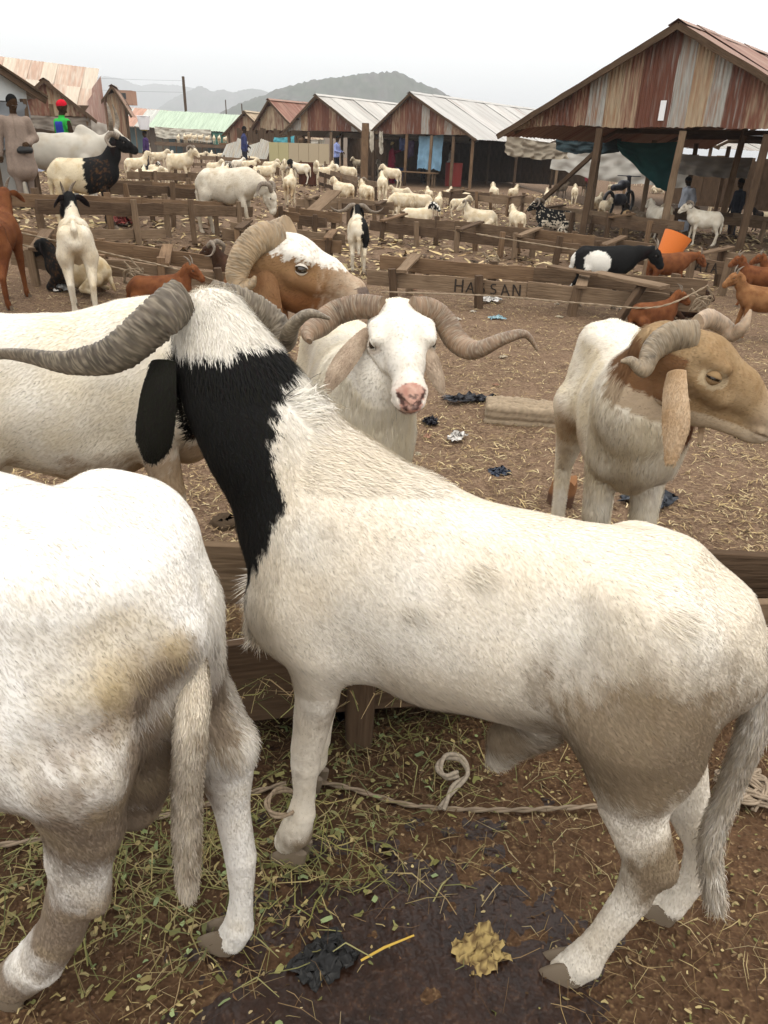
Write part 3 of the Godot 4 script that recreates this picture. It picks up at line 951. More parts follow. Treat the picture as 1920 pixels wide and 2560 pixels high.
const RAM_E := [
	[0.3, 0.755, 0, 0.155, 0.2, 0.725, 0, 0.187, 0.62, 0.06],
	[0.2, 0.725, 0, 0.187, 0.02, 0.672, 0, 0.197, 0.62, 0.06],
	[0.02, 0.672, 0, 0.197, -0.14, 0.69, 0, 0.178, 0.62, 0.06],
	[-0.14, 0.69, 0, 0.178, -0.29, 0.735, 0, 0.141, 0.62, 0.06],
	[-0.29, 0.735, 0, 0.141, -0.375, 0.705, 0, 0.087, 0.62, 0.06],
	[-0.22, 0.85, 0, 0.025, -0.32, 0.858, 0, 0.026, 1, 0.05],
	[-0.32, 0.858, 0, 0.026, -0.4, 0.775, 0, 0.026, 1, 0.05],
	[-0.38, 0.765, 0, 0.085, -0.435, 0.72, 0, 0.042, 1, 0.05],
	[0.25, 0.63, 0, 0.1, 0.05, 0.565, 0, 0.085, 0.594, 0.06],
	[0.05, 0.565, 0, 0.085, -0.15, 0.575, 0, 0.065, 0.594, 0.06],
	[0.22, 0.84, -0.059, 0.065, 0.28, 0.67, -0.083, 0.08, 0.528, 0.06],
	[0.28, 0.67, -0.083, 0.08, 0.2, 0.605, -0.076, 0.058, 0.528, 0.06],
	[-0.31, 0.79, -0.069, 0.09, -0.3, 0.66, -0.077, 0.104, 0.475, 0.06],
	[-0.3, 0.66, -0.077, 0.104, -0.32, 0.555, -0.074, 0.068, 0.475, 0.06],
	[-0.375, 0.69, -0.05, 0.058, -0.362, 0.58, -0.063, 0.054, 0.528, 0.05],
	[-0.362, 0.58, -0.063, 0.054, -0.365, 0.48, -0.069, 0.034, 0.528, 0.05],
	[-0.25, 0.845, -0.063, 0.028, -0.249, 0.845, -0.063, 0.028, 1, 0.05],
	[0.22, 0.84, 0.059, 0.065, 0.28, 0.67, 0.083, 0.08, 0.528, 0.06],
	[0.28, 0.67, 0.083, 0.08, 0.2, 0.605, 0.076, 0.058, 0.528, 0.06],
	[-0.31, 0.79, 0.069, 0.09, -0.3, 0.66, 0.077, 0.104, 0.475, 0.06],
	[-0.3, 0.66, 0.077, 0.104, -0.32, 0.555, 0.074, 0.068, 0.475, 0.06],
	[-0.375, 0.69, 0.05, 0.058, -0.362, 0.58, 0.063, 0.054, 0.528, 0.05],
	[-0.362, 0.58, 0.063, 0.054, -0.365, 0.48, 0.069, 0.034, 0.528, 0.05],
	[-0.25, 0.845, 0.063, 0.028, -0.249, 0.845, 0.063, 0.028, 1, 0.05],
	[-0.13, 0.8, -0.162, -0.05, -0.19, 0.76, -0.165, -0.05, 1, 0.1],
	[0.375, 0.8, -0.155, -0.05, 0.355, 0.66, -0.168, -0.05, 1, 0.09],
	[0.105, 0.7, -0.175, -0.05, 0.1, 0.6, -0.165, -0.05, 1, 0.08],
	[-0.13, 0.8, 0.162, -0.05, -0.19, 0.76, 0.165, -0.05, 1, 0.1],
	[0.375, 0.8, 0.155, -0.05, 0.355, 0.66, 0.168, -0.05, 1, 0.09],
	[0.105, 0.7, 0.175, -0.05, 0.1, 0.6, 0.165, -0.05, 1, 0.08],
	[0.3, 0.73, 0, 0.13, 0.335, 0.67, 0, 0.065, 0.72, 0.06],
	[0.335, 0.67, 0, 0.065, 0.28, 0.62, 0, 0.055, 0.72, 0.06],
	[0.26, 0.76, 0, 0.15, 0.328, 0.809, 0.042, 0.118, 0.85, 0.06],
	[0.328, 0.809, 0.042, 0.118, 0.387, 0.943, 0.017, 0.085, 0.85, 0.06],
	[0.19, 0.6, 0.069, 0.058, 0.215, 0.43, 0.069, 0.044, 0.9, 0.02],
	[0.215, 0.43, 0.069, 0.044, 0.23, 0.29, 0.063, 0.034, 0.9, 0.006],
	[0.23, 0.29, 0.063, 0.034, 0.232, 0.15, 0.062, 0.026, 0.9, 0.006],
	[0.232, 0.15, 0.062, 0.026, 0.24, 0.085, 0.062, 0.031, 0.9, 0.006],
	[0.24, 0.085, 0.062, 0.031, 0.265, 0.035, 0.062, 0.033, 0.9, 0.006],
	[0.19, 0.6, -0.069, 0.058, 0.223, 0.43, -0.069, 0.044, 0.9, 0.02],
	[0.223, 0.43, -0.069, 0.044, 0.244, 0.29, -0.063, 0.034, 0.9, 0.006],
	[0.244, 0.29, -0.063, 0.034, 0.25, 0.15, -0.062, 0.026, 0.9, 0.006],
	[0.25, 0.15, -0.062, 0.026, 0.26, 0.085, -0.062, 0.031, 0.9, 0.006],
	[0.26, 0.085, -0.062, 0.031, 0.285, 0.035, -0.062, 0.033, 0.9, 0.006],
	[-0.29, 0.6, 0.084, 0.1, -0.335, 0.47, 0.084, 0.06, 0.85, 0.025],
	[-0.335, 0.47, 0.084, 0.06, -0.4, 0.33, 0.084, 0.038, 0.85, 0.006],
	[-0.4, 0.33, 0.084, 0.038, -0.385, 0.25, 0.084, 0.031, 0.85, 0.006],
	[-0.385, 0.25, 0.084, 0.031, -0.36, 0.12, 0.084, 0.028, 0.85, 0.006],
	[-0.36, 0.12, 0.084, 0.028, -0.345, 0.075, 0.084, 0.034, 0.85, 0.006],
	[-0.345, 0.075, 0.084, 0.034, -0.32, 0.035, 0.084, 0.035, 0.85, 0.006],
	[-0.395, 0.4, 0.084, 0.026, -0.435, 0.325, 0.084, 0.021, 0.8, 0.03],
	[-0.29, 0.6, -0.084, 0.1, -0.32, 0.47, -0.084, 0.06, 0.85, 0.025],
	[-0.32, 0.47, -0.084, 0.06, -0.37, 0.33, -0.084, 0.038, 0.85, 0.006],
	[-0.37, 0.33, -0.084, 0.038, -0.35, 0.25, -0.084, 0.031, 0.85, 0.006],
	[-0.35, 0.25, -0.084, 0.031, -0.315, 0.12, -0.084, 0.028, 0.85, 0.006],
	[-0.315, 0.12, -0.084, 0.028, -0.295, 0.075, -0.084, 0.034, 0.85, 0.006],
	[-0.295, 0.075, -0.084, 0.034, -0.27, 0.035, -0.084, 0.035, 0.85, 0.006],
	[-0.37, 0.4, -0.084, 0.026, -0.405, 0.325, -0.084, 0.021, 0.8, 0.03],
]

const E_HORN := [Vector3(0.454, 1.018, -0.035), Vector3(0.471, 1.016, 0.023), Vector3(0.509, 0.992, 0.07), Vector3(0.548, 0.963, 0.089), Vector3(0.571, 0.963, 0.106), Vector3(0.576, 0.98, 0.131), Vector3(0.589, 0.982, 0.156)]

const E_FAR_HORN := [Vector3(0.315, 1.02, -0.078), Vector3(0.243, 1.022, -0.124), Vector3(0.205, 0.999, -0.179), Vector3(0.211, 0.98, -0.207), Vector3(0.231, 1.006, -0.223), Vector3(0.23, 1.051, -0.233)]

const E_EAR := [Vector3(0.514, 0.95, 0.009), Vector3(0.558, 0.906, 0.015), Vector3(0.601, 0.841, 0.011), Vector3(0.631, 0.757, 0.013)]

const E_FAR_EAR := [Vector3(0.39, 0.863, -0.108), Vector3(0.395, 0.803, -0.122), Vector3(0.429, 0.736, -0.115)]

const B_CRUSTS := [Vector3(-0.198, 0.768, -0.2), Vector3(-0.218, 0.77, -0.2), Vector3(-0.188, 0.784, -0.2), Vector3(-0.204, 0.746, -0.2), Vector3(-0.227, 0.788, -0.2), Vector3(-0.192, 0.715, -0.2), Vector3(-0.308, 0.842, -0.2), Vector3(-0.185, 0.816, -0.2), Vector3(-0.313, 0.863, -0.2)]
const B_YELLOW := Vector3(-0.211, 0.853, -0.17)
const B_SMEAR := Vector3(-0.226, 0.785, -0.12)
const C_SKULL := Vector3(0.38, 1.109, 0.03)
const D_SKULL := Vector3(0.239, 1.002, -0.065)
const E_SKULL := Vector3(0.407, 0.963, 0.017)


# ---------------------------------------------------------------- skyline of the hills: x and height at a given distance
const HILL_NEAR := [Vector2(-214, 21.905), Vector2(-178, 36.174), Vector2(-158, 44.166), Vector2(-143, 48.931), Vector2(-128, 55.381), Vector2(-108, 60.236), Vector2(-83, 65.211), Vector2(-59, 68.477), Vector2(-40, 71.165), Vector2(-20, 73.427), Vector2(-6, 74.701), Vector2(3, 73.321), Vector2(13, 68.998), Vector2(20, 65.848), Vector2(38, 60.863), Vector2(53, 54.92), Vector2(73, 46.504), Vector2(109, 33.663), Vector2(151, 16.343)]
const HILL_MID := [Vector2(-672, 74.673), Vector2(-619, 104.12), Vector2(-579, 121.839), Vector2(-557, 131.272), Vector2(-540, 138.33), Vector2(-522, 133.437), Vector2(-507, 127.321), Vector2(-478, 132.586), Vector2(-453, 126.775), Vector2(-428, 131.925), Vector2(-402, 137.064), Vector2(-365, 132.742), Vector2(-302, 113.776), Vector2(-227, 88.355), Vector2(-151, 57)]
const HILL_FAR := [Vector2(-1451, 139.503), Vector2(-1335, 182.435), Vector2(-1223, 209.235), Vector2(-1159, 218.935), Vector2(-1114, 218.738), Vector2(-1067, 210.855), Vector2(-1010, 193.883), Vector2(-949, 200.391), Vector2(-901, 198.735), Vector2(-860, 198.427), Vector2(-776, 183.734), Vector2(-652, 155.993), Vector2(-545, 119.444)]


# ---------------------------------------------------------------- pens: label, front line on the ground, heights of the boards, width, pairs of posts
const PENS := [
	["long feed trough across the middle, dark lettering on its front board", -0.251, -7.921, 2.885, -6.967, 0.28, 0.38, 0.42, 4],
	["low feed trough at the left, behind the white goat with curled tail", -3.441, -6.955, -1.445, -7.323, 0.28, 0.38, 0.42, 4],
	["plank rails under the black-and-white ram at the left", -3.715, -8.231, -2.087, -11.695, 0.5, 0.55, 0.35, 4],
	["plank rail behind the black-and-white ram, under the small white sheep", -3.776, -10.619, -2.811, -12.735, 0.55, 0.6, 0.3, 3],
	["feed trough left of the long-horned piebald sheep, with a plank lying across", -2.208, -10.132, -0.662, -10.017, 0.33, 0.38, 0.4, 3],
	["short rail behind the bony ram's lowered head", -1.87, -12.369, -1.006, -11.764, 0.46, 0.5, 0.35, 2],
	["feed trough right of the long-horned piebald sheep", -0.402, -13.362, 1.801, -11.371, 0.32, 0.4, 0.42, 4],
	["plank rail in front of the middle rusty shed", 1.286, -22.161, 3.028, -19.374, 0.42, 0.46, 0.4, 3],
	["feed trough in front of the largest shed's left posts", 1.626, -11.569, 3.467, -9.93, 0.32, 0.4, 0.42, 4],
	["feed trough with dark lettering at the right, under the white ram", 3.555, -9.533, 4.129, -8.229, 0.36, 0.44, 0.42, 3],
	["plank rail below the row of sheep in the central pens", -1.944, -15.801, -0.112, -15.344, 0.42, 0.46, 0.4, 3],
	["plank rail inside the left half of the largest shed", 2.878, -16.755, 4.586, -13.394, 0.4, 0.45, 0.4, 4],
	["plank rail inside the right half of the largest shed", 5.888, -17.364, 7.281, -14.988, 0.4, 0.45, 0.4, 3],
	["weathered rail at the far left of the central pens", -4.998, -15.783, -3.077, -18.289, 0.5, 0.5, 0.4, 4],
	["distant rail below the far row of sheep", -45.324, -163.893, -8.725, -71.551, 0.5, 0.5, 0.4, 5],
	["distant rail in the centre, below the tin sheets leaning on it", -5.923, -31.156, -3.451, -29.611, 0.5, 0.5, 0.4, 3],
	["rail behind the central pens left of the post", -2.616, -27.859, -0.722, -23.305, 0.45, 0.5, 0.4, 3],
	["second distant rail below the far row of sheep", -9.695, -37.605, -4.916, -33.959, 0.5, 0.5, 0.4, 4],
]

# ---------------------------------------------------------------- the herd: name, label, kind, place (height above the land), heading, size, pose, coat, group
const HERD := [
	["brown_goat", "reddish-brown goat seen from behind, cut off by the left edge", "goat", -3.199, 0, -6.309, 100, 0.765, "goat", "brown", ""],
	["white_goat", "white goat with black head and curled tail, seen from behind at the left", "goat", -2.59, 0, -6.355, 112, 0.794, "goat", "blackhead", ""],
	["piebald_sheep", "black and white sheep lying under the feed trough behind the white goat", "sheep", -2.832, 0, -6.907, 175, 0.617, "lie", "blackfront", ""],
	["brown_goat", "reddish-brown goat lying with its head raised, left of the brown-headed ram", "goat", -2.036, 0, -6.672, 5, 0.576, "lie", "brown", ""],
	["dark_sheep", "dark brown sheep with one white ear lying behind the brown-headed ram's horn", "sheep", -1.467, 0, -7.731, 188, 0.689, "lie", "darkbrown", ""],
	["piebald_ram", "tall ram with white hindquarters and black front, standing in the rails at the left", "ram", -3.956, 0, -10.29, 12, 0.891, "stand_up", "blackfront", ""],
	["white_sheep", "white sheep with raised head beside the zebu, facing right", "sheep", -7.251, 0, -22.722, 20, 0.646, "stand_up", "cream", ""],
	["white_ram", "white ram with curved horns left of the bony white ram", "ram", -5.588, 0, -21.098, -20, 0.83, "stand", "cream", ""],
	["bony_ram", "bony white ram with lowered head, largest of the sheep in the left pens", "ram", -2.418, 0, -11.689, -12, 1.024, "graze", "white", ""],
	["white_sheep", "white sheep half hidden behind the bony ram's back", "sheep", -5.24, 0, -23.487, -30, 0.578, "stand", "cream", ""],
	["dark_sheep", "dark brown sheep lying behind the bony ram's shoulder", "sheep", -4.342, 0, -22.658, -10, 0.724, "lie", "darkbrown", ""],
	["white_sheep", "white sheep with black legs standing behind the bony ram's head", "sheep", -3.622, 0, -22.619, 10, 0.596, "stand", "cream", ""],
	["cream_sheep", "cream sheep with its back turned, left of the sheep seen from directly behind", "sheep", -2.852, 0, -18.057, 75, 0.484, "stand", "soiled", ""],
	["soiled_sheep", "soiled white sheep seen from directly behind, below the yellowish board", "sheep", -2.44, 0, -18.661, 90, 0.706, "stand", "soiled", ""],
	["white_sheep", "white sheep with black face turned left, behind the sheep seen from directly behind", "sheep", -3.145, 0, -26.899, 175, 0.676, "stand", "blackhead", ""],
	["white_sheep", "small white sheep facing the camera below the yellowish board", "sheep", -3.667, 0, -26.78, -80, 0.613, "stand", "cream", ""],
	["brown_sided_sheep", "white sheep with dark brown side right of the black-faced sheep", "sheep", -2.798, 0, -27.263, -60, 0.716, "stand", "brownrear", ""],
	["cream_sheep", "cream sheep with yellow-stained rump, leftmost of the trio by the thick post", "sheep", -1.26, 0, -19.689, 140, 0.682, "stand", "soiled", ""],
	["cream_sheep", "cream sheep with soiled hindquarters, middle of the trio by the thick post", "sheep", -0.703, 0, -19.499, 115, 0.655, "stand", "soiled", ""],
	["white_sheep", "white sheep seen from behind beside the red-robed person, right of the trio", "sheep", -0.365, 0, -22.775, 95, 0.757, "stand", "cream", ""],
	["cream_sheep", "cream sheep with lowered head left of two lying sheep in the central pen", "sheep", 0.165, 0, -17.021, 215, 0.624, "graze", "soiled", ""],
	["cream_sheep", "cream sheep lying in the central pen with its back to the camera, upper one", "sheep", 0.63, 0, -20.583, 200, 0.742, "lie", "cream", ""],
	["cream_sheep", "small cream sheep standing at the right end of the central pen", "sheep", 1.021, 0, -18.849, 80, 0.478, "stand", "cream", ""],
	["cream_sheep", "cream sheep with black and white face lying at the rail of the central pen", "sheep", 0.46, 0, -16.072, -10, 0.673, "lie", "blackface", ""],
	["cream_sheep", "cream sheep lying between the central pen and the standing cream sheep", "sheep", 1.728, 0, -16.043, 170, 0.7, "lie", "cream", ""],
	["cream_sheep", "cream sheep standing with its back turned, left of the lying black and white ram", "sheep", 2.168, 0, -14.063, 105, 0.532, "stand", "cream", ""],
	["speckled_ram", "black and white ram with speckled coat lying in front of the largest shed", "ram", 3.205, 0, -15.902, 170, 0.803, "lie", "speckled", ""],
	["cream_sheep", "small cream sheep standing alone, seen from behind, left of the largest shed", "sheep", 2.746, 0, -22.452, 92, 0.6, "stand", "cream", ""],
	["cream_sheep", "cream sheep beside the left post of the largest shed", "sheep", 3.476, 0, -23.768, 60, 0.528, "stand", "soiled", ""],
	["cream_sheep", "small cream sheep seen from behind, first right of the left post of the largest shed", "sheep", 4.476, 0, -23.679, 88, 0.474, "stand", "cream", ""],
	["cream_sheep", "cream sheep with lowered head behind the largest shed's second post", "sheep", 5.037, 0, -19.198, -80, 0.496, "stand", "soiled", ""],
	["black_sheep", "black sheep with tan rump seen from behind under the largest shed", "sheep", 4.476, 0, -15.444, 80, 0.545, "stand", "tanrear", ""],
	["grey_sheep", "grey-brown sheep between the black sheep and the white ram's post", "sheep", 5.01, 0, -16.245, 110, 0.462, "stand", "greybrown", ""],
	["white_sheep", "white sheep facing away beside the second post of the largest shed", "sheep", 5.024, 0, -15.369, 100, 0.629, "stand", "white", ""],
	["white_ram", "long white ram facing left under the right half of the largest shed", "ram", 5.49, 0, -14.133, 172, 0.646, "stand", "white", ""],
	["black_goat", "black goat with white side patch feeding at the long trough", "goat", 2.102, 0, -7.73, -8, 0.656, "reach", "blackpatch", ""],
	["brown_goat", "brown goat kid lying below the trough at the right, head turned right", "goat", 2.347, 0, -6.761, 20, 0.49, "lie", "brown", ""],
	["brown_goat", "light brown goat with raised head at the right, front one of the brown goats", "goat", 3.164, 0, -6.523, 170, 0.491, "goat", "brown2", ""],
	["brown_goat", "brown goat behind the front brown goat, looking left", "goat", 3.819, 0, -8.039, 165, 0.465, "goat", "brown", ""],
	["brown_goat", "brown goat cut off by the right edge, behind the other brown goats", "goat", 4.162, 0, -8.31, 150, 0.454, "goat", "brown", ""],
	["dark_goat", "dark brown goat lying behind the trough's right posts", "goat", 2.845, 0, -7.352, 10, 0.387, "lie", "darkbrown", ""],
	["brown_goat", "brown goat head peering over the trough beside the orange bucket", "goat", 3.074, 0, -8.664, 10, 0.501, "reach", "brown", ""],
	["piebald_sheep", "piebald sheep with one great horn swept left, seen from behind at the middle trough", "sheep", -0.445, 0, -9.789, 95, 0.68, "stand", "piebald", ""],
	["distant_sheep", "pale sheep in the far row below the green awning, first from its left end", "sheep", -17.678, 0.946, -66.82, 95, 0.601, "stand", "cream", "sheep in the far row"],
	["distant_sheep", "pale sheep in the far row below the green awning, second from its left end", "sheep", -16.733, 0.964, -65.191, 107, 0.62, "stand", "soiled", "sheep in the far row"],
	["distant_sheep", "pale sheep in the far row below the green awning, third from its left end", "sheep", -17.306, 1.006, -68.795, 64, 0.654, "stand", "soiled", "sheep in the far row"],
	["distant_sheep", "pale sheep in the far row below the green awning, fourth from its left end", "sheep", -16.269, 0.987, -66.446, 68, 0.597, "stand", "cream", "sheep in the far row"],
	["distant_sheep", "pale sheep in the far row below the green awning, fifth from its left end", "sheep", -16.212, 1.001, -68.254, 65, 0.613, "stand", "soiled", "sheep in the far row"],
	["distant_sheep", "pale sheep in the far row below the green awning, sixth from its left end", "sheep", -15.352, 0.986, -67.008, 74, 0.567, "stand", "soiled", "sheep in the far row"],
	["distant_sheep", "pale sheep in the far row below the green awning, seventh from its left end", "sheep", -14.31, 0.971, -64.675, 101, 0.581, "stand", "cream", "sheep in the far row"],
	["distant_sheep", "pale sheep in the far row below the green awning, eighth from its left end", "sheep", -14.4, 0.982, -66.954, 95, 0.602, "stand", "soiled", "sheep in the far row"],
	["distant_sheep", "pale sheep in the far row below the green awning, ninth from its left end", "sheep", -13.718, 0.964, -66.018, 77, 0.559, "stand", "soiled", "sheep in the far row"],
	["distant_sheep", "pale sheep in the far row below the green awning, tenth from its left end", "sheep", -12.804, 0.959, -65.897, 97, 0.488, "stand", "cream", "sheep in the far row"],
	["distant_sheep", "pale sheep in the far row below the green awning, eleventh from its left end", "sheep", -11.588, 0.967, -66.57, 108, 0.423, "stand", "soiled", "sheep in the far row"],
	["distant_sheep", "pale sheep in the far row below the green awning, twelfth from its left end", "sheep", -10.207, 0.976, -66.35, 58, 0.386, "stand", "soiled", "sheep in the far row"],
	["sheep_in_shade", "pale sheep deep inside the largest shed, first from the left", "sheep", 14.9, 0, -46.017, 0, 0.773, "lie", "cream", ""],
	["sheep_in_shade", "pale sheep deep inside the largest shed, second from the left", "sheep", 16.265, 0, -47.808, 30, 0.522, "stand", "cream", ""],
	["sheep_in_shade", "pale sheep deep inside the largest shed, third from the left", "sheep", 16.353, 0, -44.881, 200, 0.591, "stand", "cream", ""],
	["sheep_in_shade", "pale sheep deep inside the largest shed, fourth from the left", "sheep", 16.718, 0, -44.318, 150, 0.747, "lie", "cream", ""],
	["sheep_in_shade", "pale sheep deep inside the largest shed, fifth from the left", "sheep", 13.136, 0, -47.331, 100, 0.569, "stand", "soiled", ""],
	["sheep_in_shade", "pale sheep deep inside the largest shed, sixth from the left", "sheep", 11.922, 0, -44.645, 20, 0.539, "stand", "cream", ""],
	["sheep_in_shade", "dark-marked sheep deep inside the largest shed, seventh from the left", "sheep", 16.696, 0, -41.412, 160, 0.64, "stand", "blackhead", ""],
	["sheep_in_shade", "pale sheep deep inside the largest shed, eighth from the left", "sheep", 15.834, 0, -37.288, 20, 0.62, "stand", "cream", ""],
	["sheep_in_shade", "dark-marked sheep deep inside the largest shed, ninth from the left", "sheep", 14.176, 0, -31.914, -150, 0.606, "stand", "darkbrown", ""],
	["sheep_in_shade", "dark-marked sheep deep inside the largest shed, tenth from the left", "sheep", 11.719, 0, -25.488, 170, 0.634, "stand", "blackfront", ""],
	["distant_sheep", "sheep between the distant rails, at the foot of the leaning tin sheets", "sheep", -9.298, 0, -76.164, 10, 0.571, "stand", "cream", ""],
	["distant_sheep", "sheep between the distant rails, dark and lying", "sheep", -13.654, 0, -69.39, -20, 0.912, "lie", "darkbrown", ""],
	["distant_sheep", "sheep between the distant rails, pale and turned away", "sheep", -14.881, 0, -73.528, 60, 0.669, "stand", "cream", ""],
	["distant_sheep", "sheep between the distant rails, pale and lying on its side", "sheep", -13.441, 0, -62.853, 10, 0.672, "lie", "cream", ""],
	["distant_sheep", "sheep between the distant rails, behind the horned white ram", "sheep", -9.346, 0, -32.144, 15, 0.697, "stand", "cream", ""],
	["distant_sheep", "sheep between the distant rails, dark-faced beside the boy with the bucket", "sheep", -12.901, 0, -42.412, -60, 0.867, "stand", "blackface", ""],
	["sheep_in_shade", "sheep among the largest shed's posts, eighth from the right", "sheep", 10.034, 0, -42.813, 100, 0.776, "stand", "cream", ""],
	["sheep_in_shade", "sheep among the largest shed's posts, sixth from the right", "sheep", 5.027, 0, -19.993, 60, 0.542, "stand", "soiled", ""],
	["sheep_in_shade", "sheep among the largest shed's posts, fifth with a cream coat from the right", "sheep", 13.554, 0, -50.58, 0, 0.604, "stand", "cream", ""],
	["sheep_in_shade", "sheep among the largest shed's posts, third in the far corner from the right", "sheep", 14.89, 0, -49.902, 190, 0.656, "stand", "cream", ""],
	["sheep_in_shade", "sheep among the largest shed's posts, fourth with lowered head from the right", "sheep", 5.748, 0, -17, 85, 0.581, "graze", "cream", ""],
	["sheep_in_shade", "sheep among the largest shed's posts, white one from the right", "sheep", 13.926, 0, -39.5, 20, 0.815, "stand", "white", ""],
	["sheep_in_shade", "sheep among the largest shed's posts, second from the right", "sheep", 12.216, 0, -30.657, 170, 0.753, "stand", "cream", ""],
	["sheep_in_shade", "sheep among the largest shed's posts, first from the right", "sheep", 10.491, 0, -24.768, 120, 0.648, "stand", "soiled", ""],
	["sheep_in_shade", "sheep among the largest shed's posts, ninth from the right", "sheep", 5.694, 0, -25.653, 80, 0.547, "stand", "cream", ""],
	["sheep_in_shade", "sheep among the largest shed's posts, grey-brown last from the right", "sheep", 8.532, 0, -41.419, 30, 0.703, "stand", "greybrown", ""],
	["pale_sheep", "cream sheep just left of the man in blue", "sheep", -2.529, 0, -28.653, 20, 0.659, "stand", "cream", ""],
	["pale_sheep", "white sheep with lowered head near the man in blue's feet", "sheep", -2.5, 0, -33.043, -60, 0.684, "graze", "white", ""],
	["pale_sheep", "cream sheep behind the lying sheep of the central pen", "sheep", 0.096, 0, -22.622, 200, 0.454, "stand", "cream", ""],
	["pale_sheep", "soiled sheep seen from behind right of the central pen's lying sheep", "sheep", 0.926, 0, -22.1, 100, 0.469, "stand", "soiled", ""],
	["pale_sheep", "cream sheep facing right beyond the central pen", "sheep", 1.511, 0, -18.79, 10, 0.445, "stand", "cream", ""],
	["pale_sheep", "cream sheep with lowered head left of the small sheep standing alone", "sheep", 2.008, 0, -21.739, 170, 0.438, "graze", "cream", ""],
	["pale_sheep", "soiled small sheep near the bench of the middle shed", "sheep", 1.583, 0, -23.807, 70, 0.424, "stand", "soiled", ""],
	["pale_sheep", "cream sheep in the pens left of the sheep with black legs", "sheep", -5.177, 0, -28.809, 30, 0.564, "stand", "cream", ""],
	["pale_sheep", "soiled sheep with lowered head left of the yellowish board's sheep", "sheep", -3.42, 0, -19.687, 190, 0.458, "graze", "soiled", ""],
	["pale_sheep", "cream sheep seen from behind below the leaning tin sheets", "sheep", -6.123, 0, -42.215, 100, 0.638, "stand", "cream", ""],
	["pale_sheep", "tiny cream sheep by the weathered far-left rail, left one", "sheep", -11.037, 0, -46.359, -20, 0.55, "stand", "cream", ""],
	["pale_sheep", "tiny soiled sheep by the weathered far-left rail, right one", "sheep", -11.162, 0, -49.502, 100, 0.586, "stand", "soiled", ""],
	["pale_sheep", "white sheep seen from behind beside the horned white ram", "sheep", -10.005, 0, -36.08, 80, 0.625, "stand", "white", ""],
	["pale_sheep", "cream sheep lying left of the central pen's lowered-head sheep", "sheep", -0.075, 0, -18.781, -30, 0.649, "lie", "cream", ""],
	["crowd_sheep", "small cream sheep among the crowd in the far pens", "sheep", -1.873, 0, -31.66, 168, 0.745, "graze", "cream", "crowd of sheep in the far pens"],
	["crowd_sheep", "small cream sheep among the crowd in the far pens", "sheep", -9.843, 0, -43.838, 185, 0.554, "stand", "soiled", "crowd of sheep in the far pens"],
	["crowd_sheep", "small cream sheep among the crowd in the far pens", "sheep", -5.914, 0, -30.477, 47, 0.541, "stand", "white", "crowd of sheep in the far pens"],
	["crowd_sheep", "small cream sheep among the crowd in the far pens", "sheep", -5.552, 0, -18.295, 16, 0.486, "stand", "cream", "crowd of sheep in the far pens"],
	["crowd_sheep", "small cream sheep among the crowd in the far pens", "sheep", -4.35, 0, -40.307, 101, 0.612, "graze", "blackface", "crowd of sheep in the far pens"],
	["crowd_sheep", "small cream sheep among the crowd in the far pens", "sheep", -0.152, 0, -31.856, 156, 0.791, "stand", "cream", "crowd of sheep in the far pens"],
	["crowd_sheep", "small cream sheep among the crowd in the far pens", "sheep", -2.13, 0, -45.552, 226, 0.794, "stand", "soiled", "crowd of sheep in the far pens"],
	["crowd_sheep", "small cream sheep among the crowd in the far pens", "sheep", -5.204, 0, -51.976, 177, 0.659, "stand", "white", "crowd of sheep in the far pens"],
	["crowd_sheep", "small cream sheep among the crowd in the far pens", "sheep", -5.162, 0, -37.19, 130, 0.585, "graze", "cream", "crowd of sheep in the far pens"],
	["crowd_sheep", "small cream sheep among the crowd in the far pens", "sheep", -6.696, 0, -22.519, 316, 0.491, "stand", "blackface", "crowd of sheep in the far pens"],
	["crowd_sheep", "small cream sheep among the crowd in the far pens", "sheep", -2.168, 0, -56.118, 196, 0.844, "stand", "cream", "crowd of sheep in the far pens"],
	["crowd_sheep", "small cream sheep among the crowd in the far pens", "sheep", -2.758, 0, -72.408, 322, 0.872, "stand", "soiled", "crowd of sheep in the far pens"],
	["crowd_sheep", "small cream sheep among the crowd in the far pens", "sheep", -5.276, 0, -58.414, 13, 0.691, "graze", "white", "crowd of sheep in the far pens"],
	["crowd_sheep", "small cream sheep among the crowd in the far pens", "sheep", -6.81, 0, -38.547, 181, 0.569, "stand", "cream", "crowd of sheep in the far pens"],
	["crowd_sheep", "small cream sheep among the crowd in the far pens", "sheep", -4.662, 0, -21.827, 55, 0.515, "stand", "blackface", "crowd of sheep in the far pens"],
	["crowd_sheep", "small cream sheep among the crowd in the far pens", "sheep", -6.114, 0, -22.638, 113, 0.499, "stand", "cream", "crowd of sheep in the far pens"],
	["crowd_sheep", "small cream sheep among the crowd in the far pens", "sheep", -3.945, 0, -22.703, 287, 0.533, "graze", "soiled", "crowd of sheep in the far pens"],
	["crowd_sheep", "small cream sheep among the crowd in the far pens", "sheep", -4.714, 0, -21.898, 84, 0.515, "stand", "white", "crowd of sheep in the far pens"],
	["crowd_sheep", "small cream sheep among the crowd in the far pens", "sheep", -4.462, 0, -28.867, 348, 0.553, "stand", "cream", "crowd of sheep in the far pens"],
	["crowd_sheep", "small cream sheep among the crowd in the far pens", "sheep", -5.941, 0, -18.899, 85, 0.484, "stand", "blackface", "crowd of sheep in the far pens"],
	["crowd_sheep", "small cream sheep among the crowd in the far pens", "sheep", -5.888, 0, -20.239, 163, 0.491, "graze", "cream", "crowd of sheep in the far pens"],
	["crowd_sheep", "small cream sheep among the crowd in the far pens", "sheep", -0.635, 0, -49.877, 132, 0.874, "stand", "soiled", "crowd of sheep in the far pens"],
	["crowd_sheep", "small cream sheep among the crowd in the far pens", "sheep", -0.725, 0, -42.093, 242, 0.833, "stand", "white", "crowd of sheep in the far pens"],
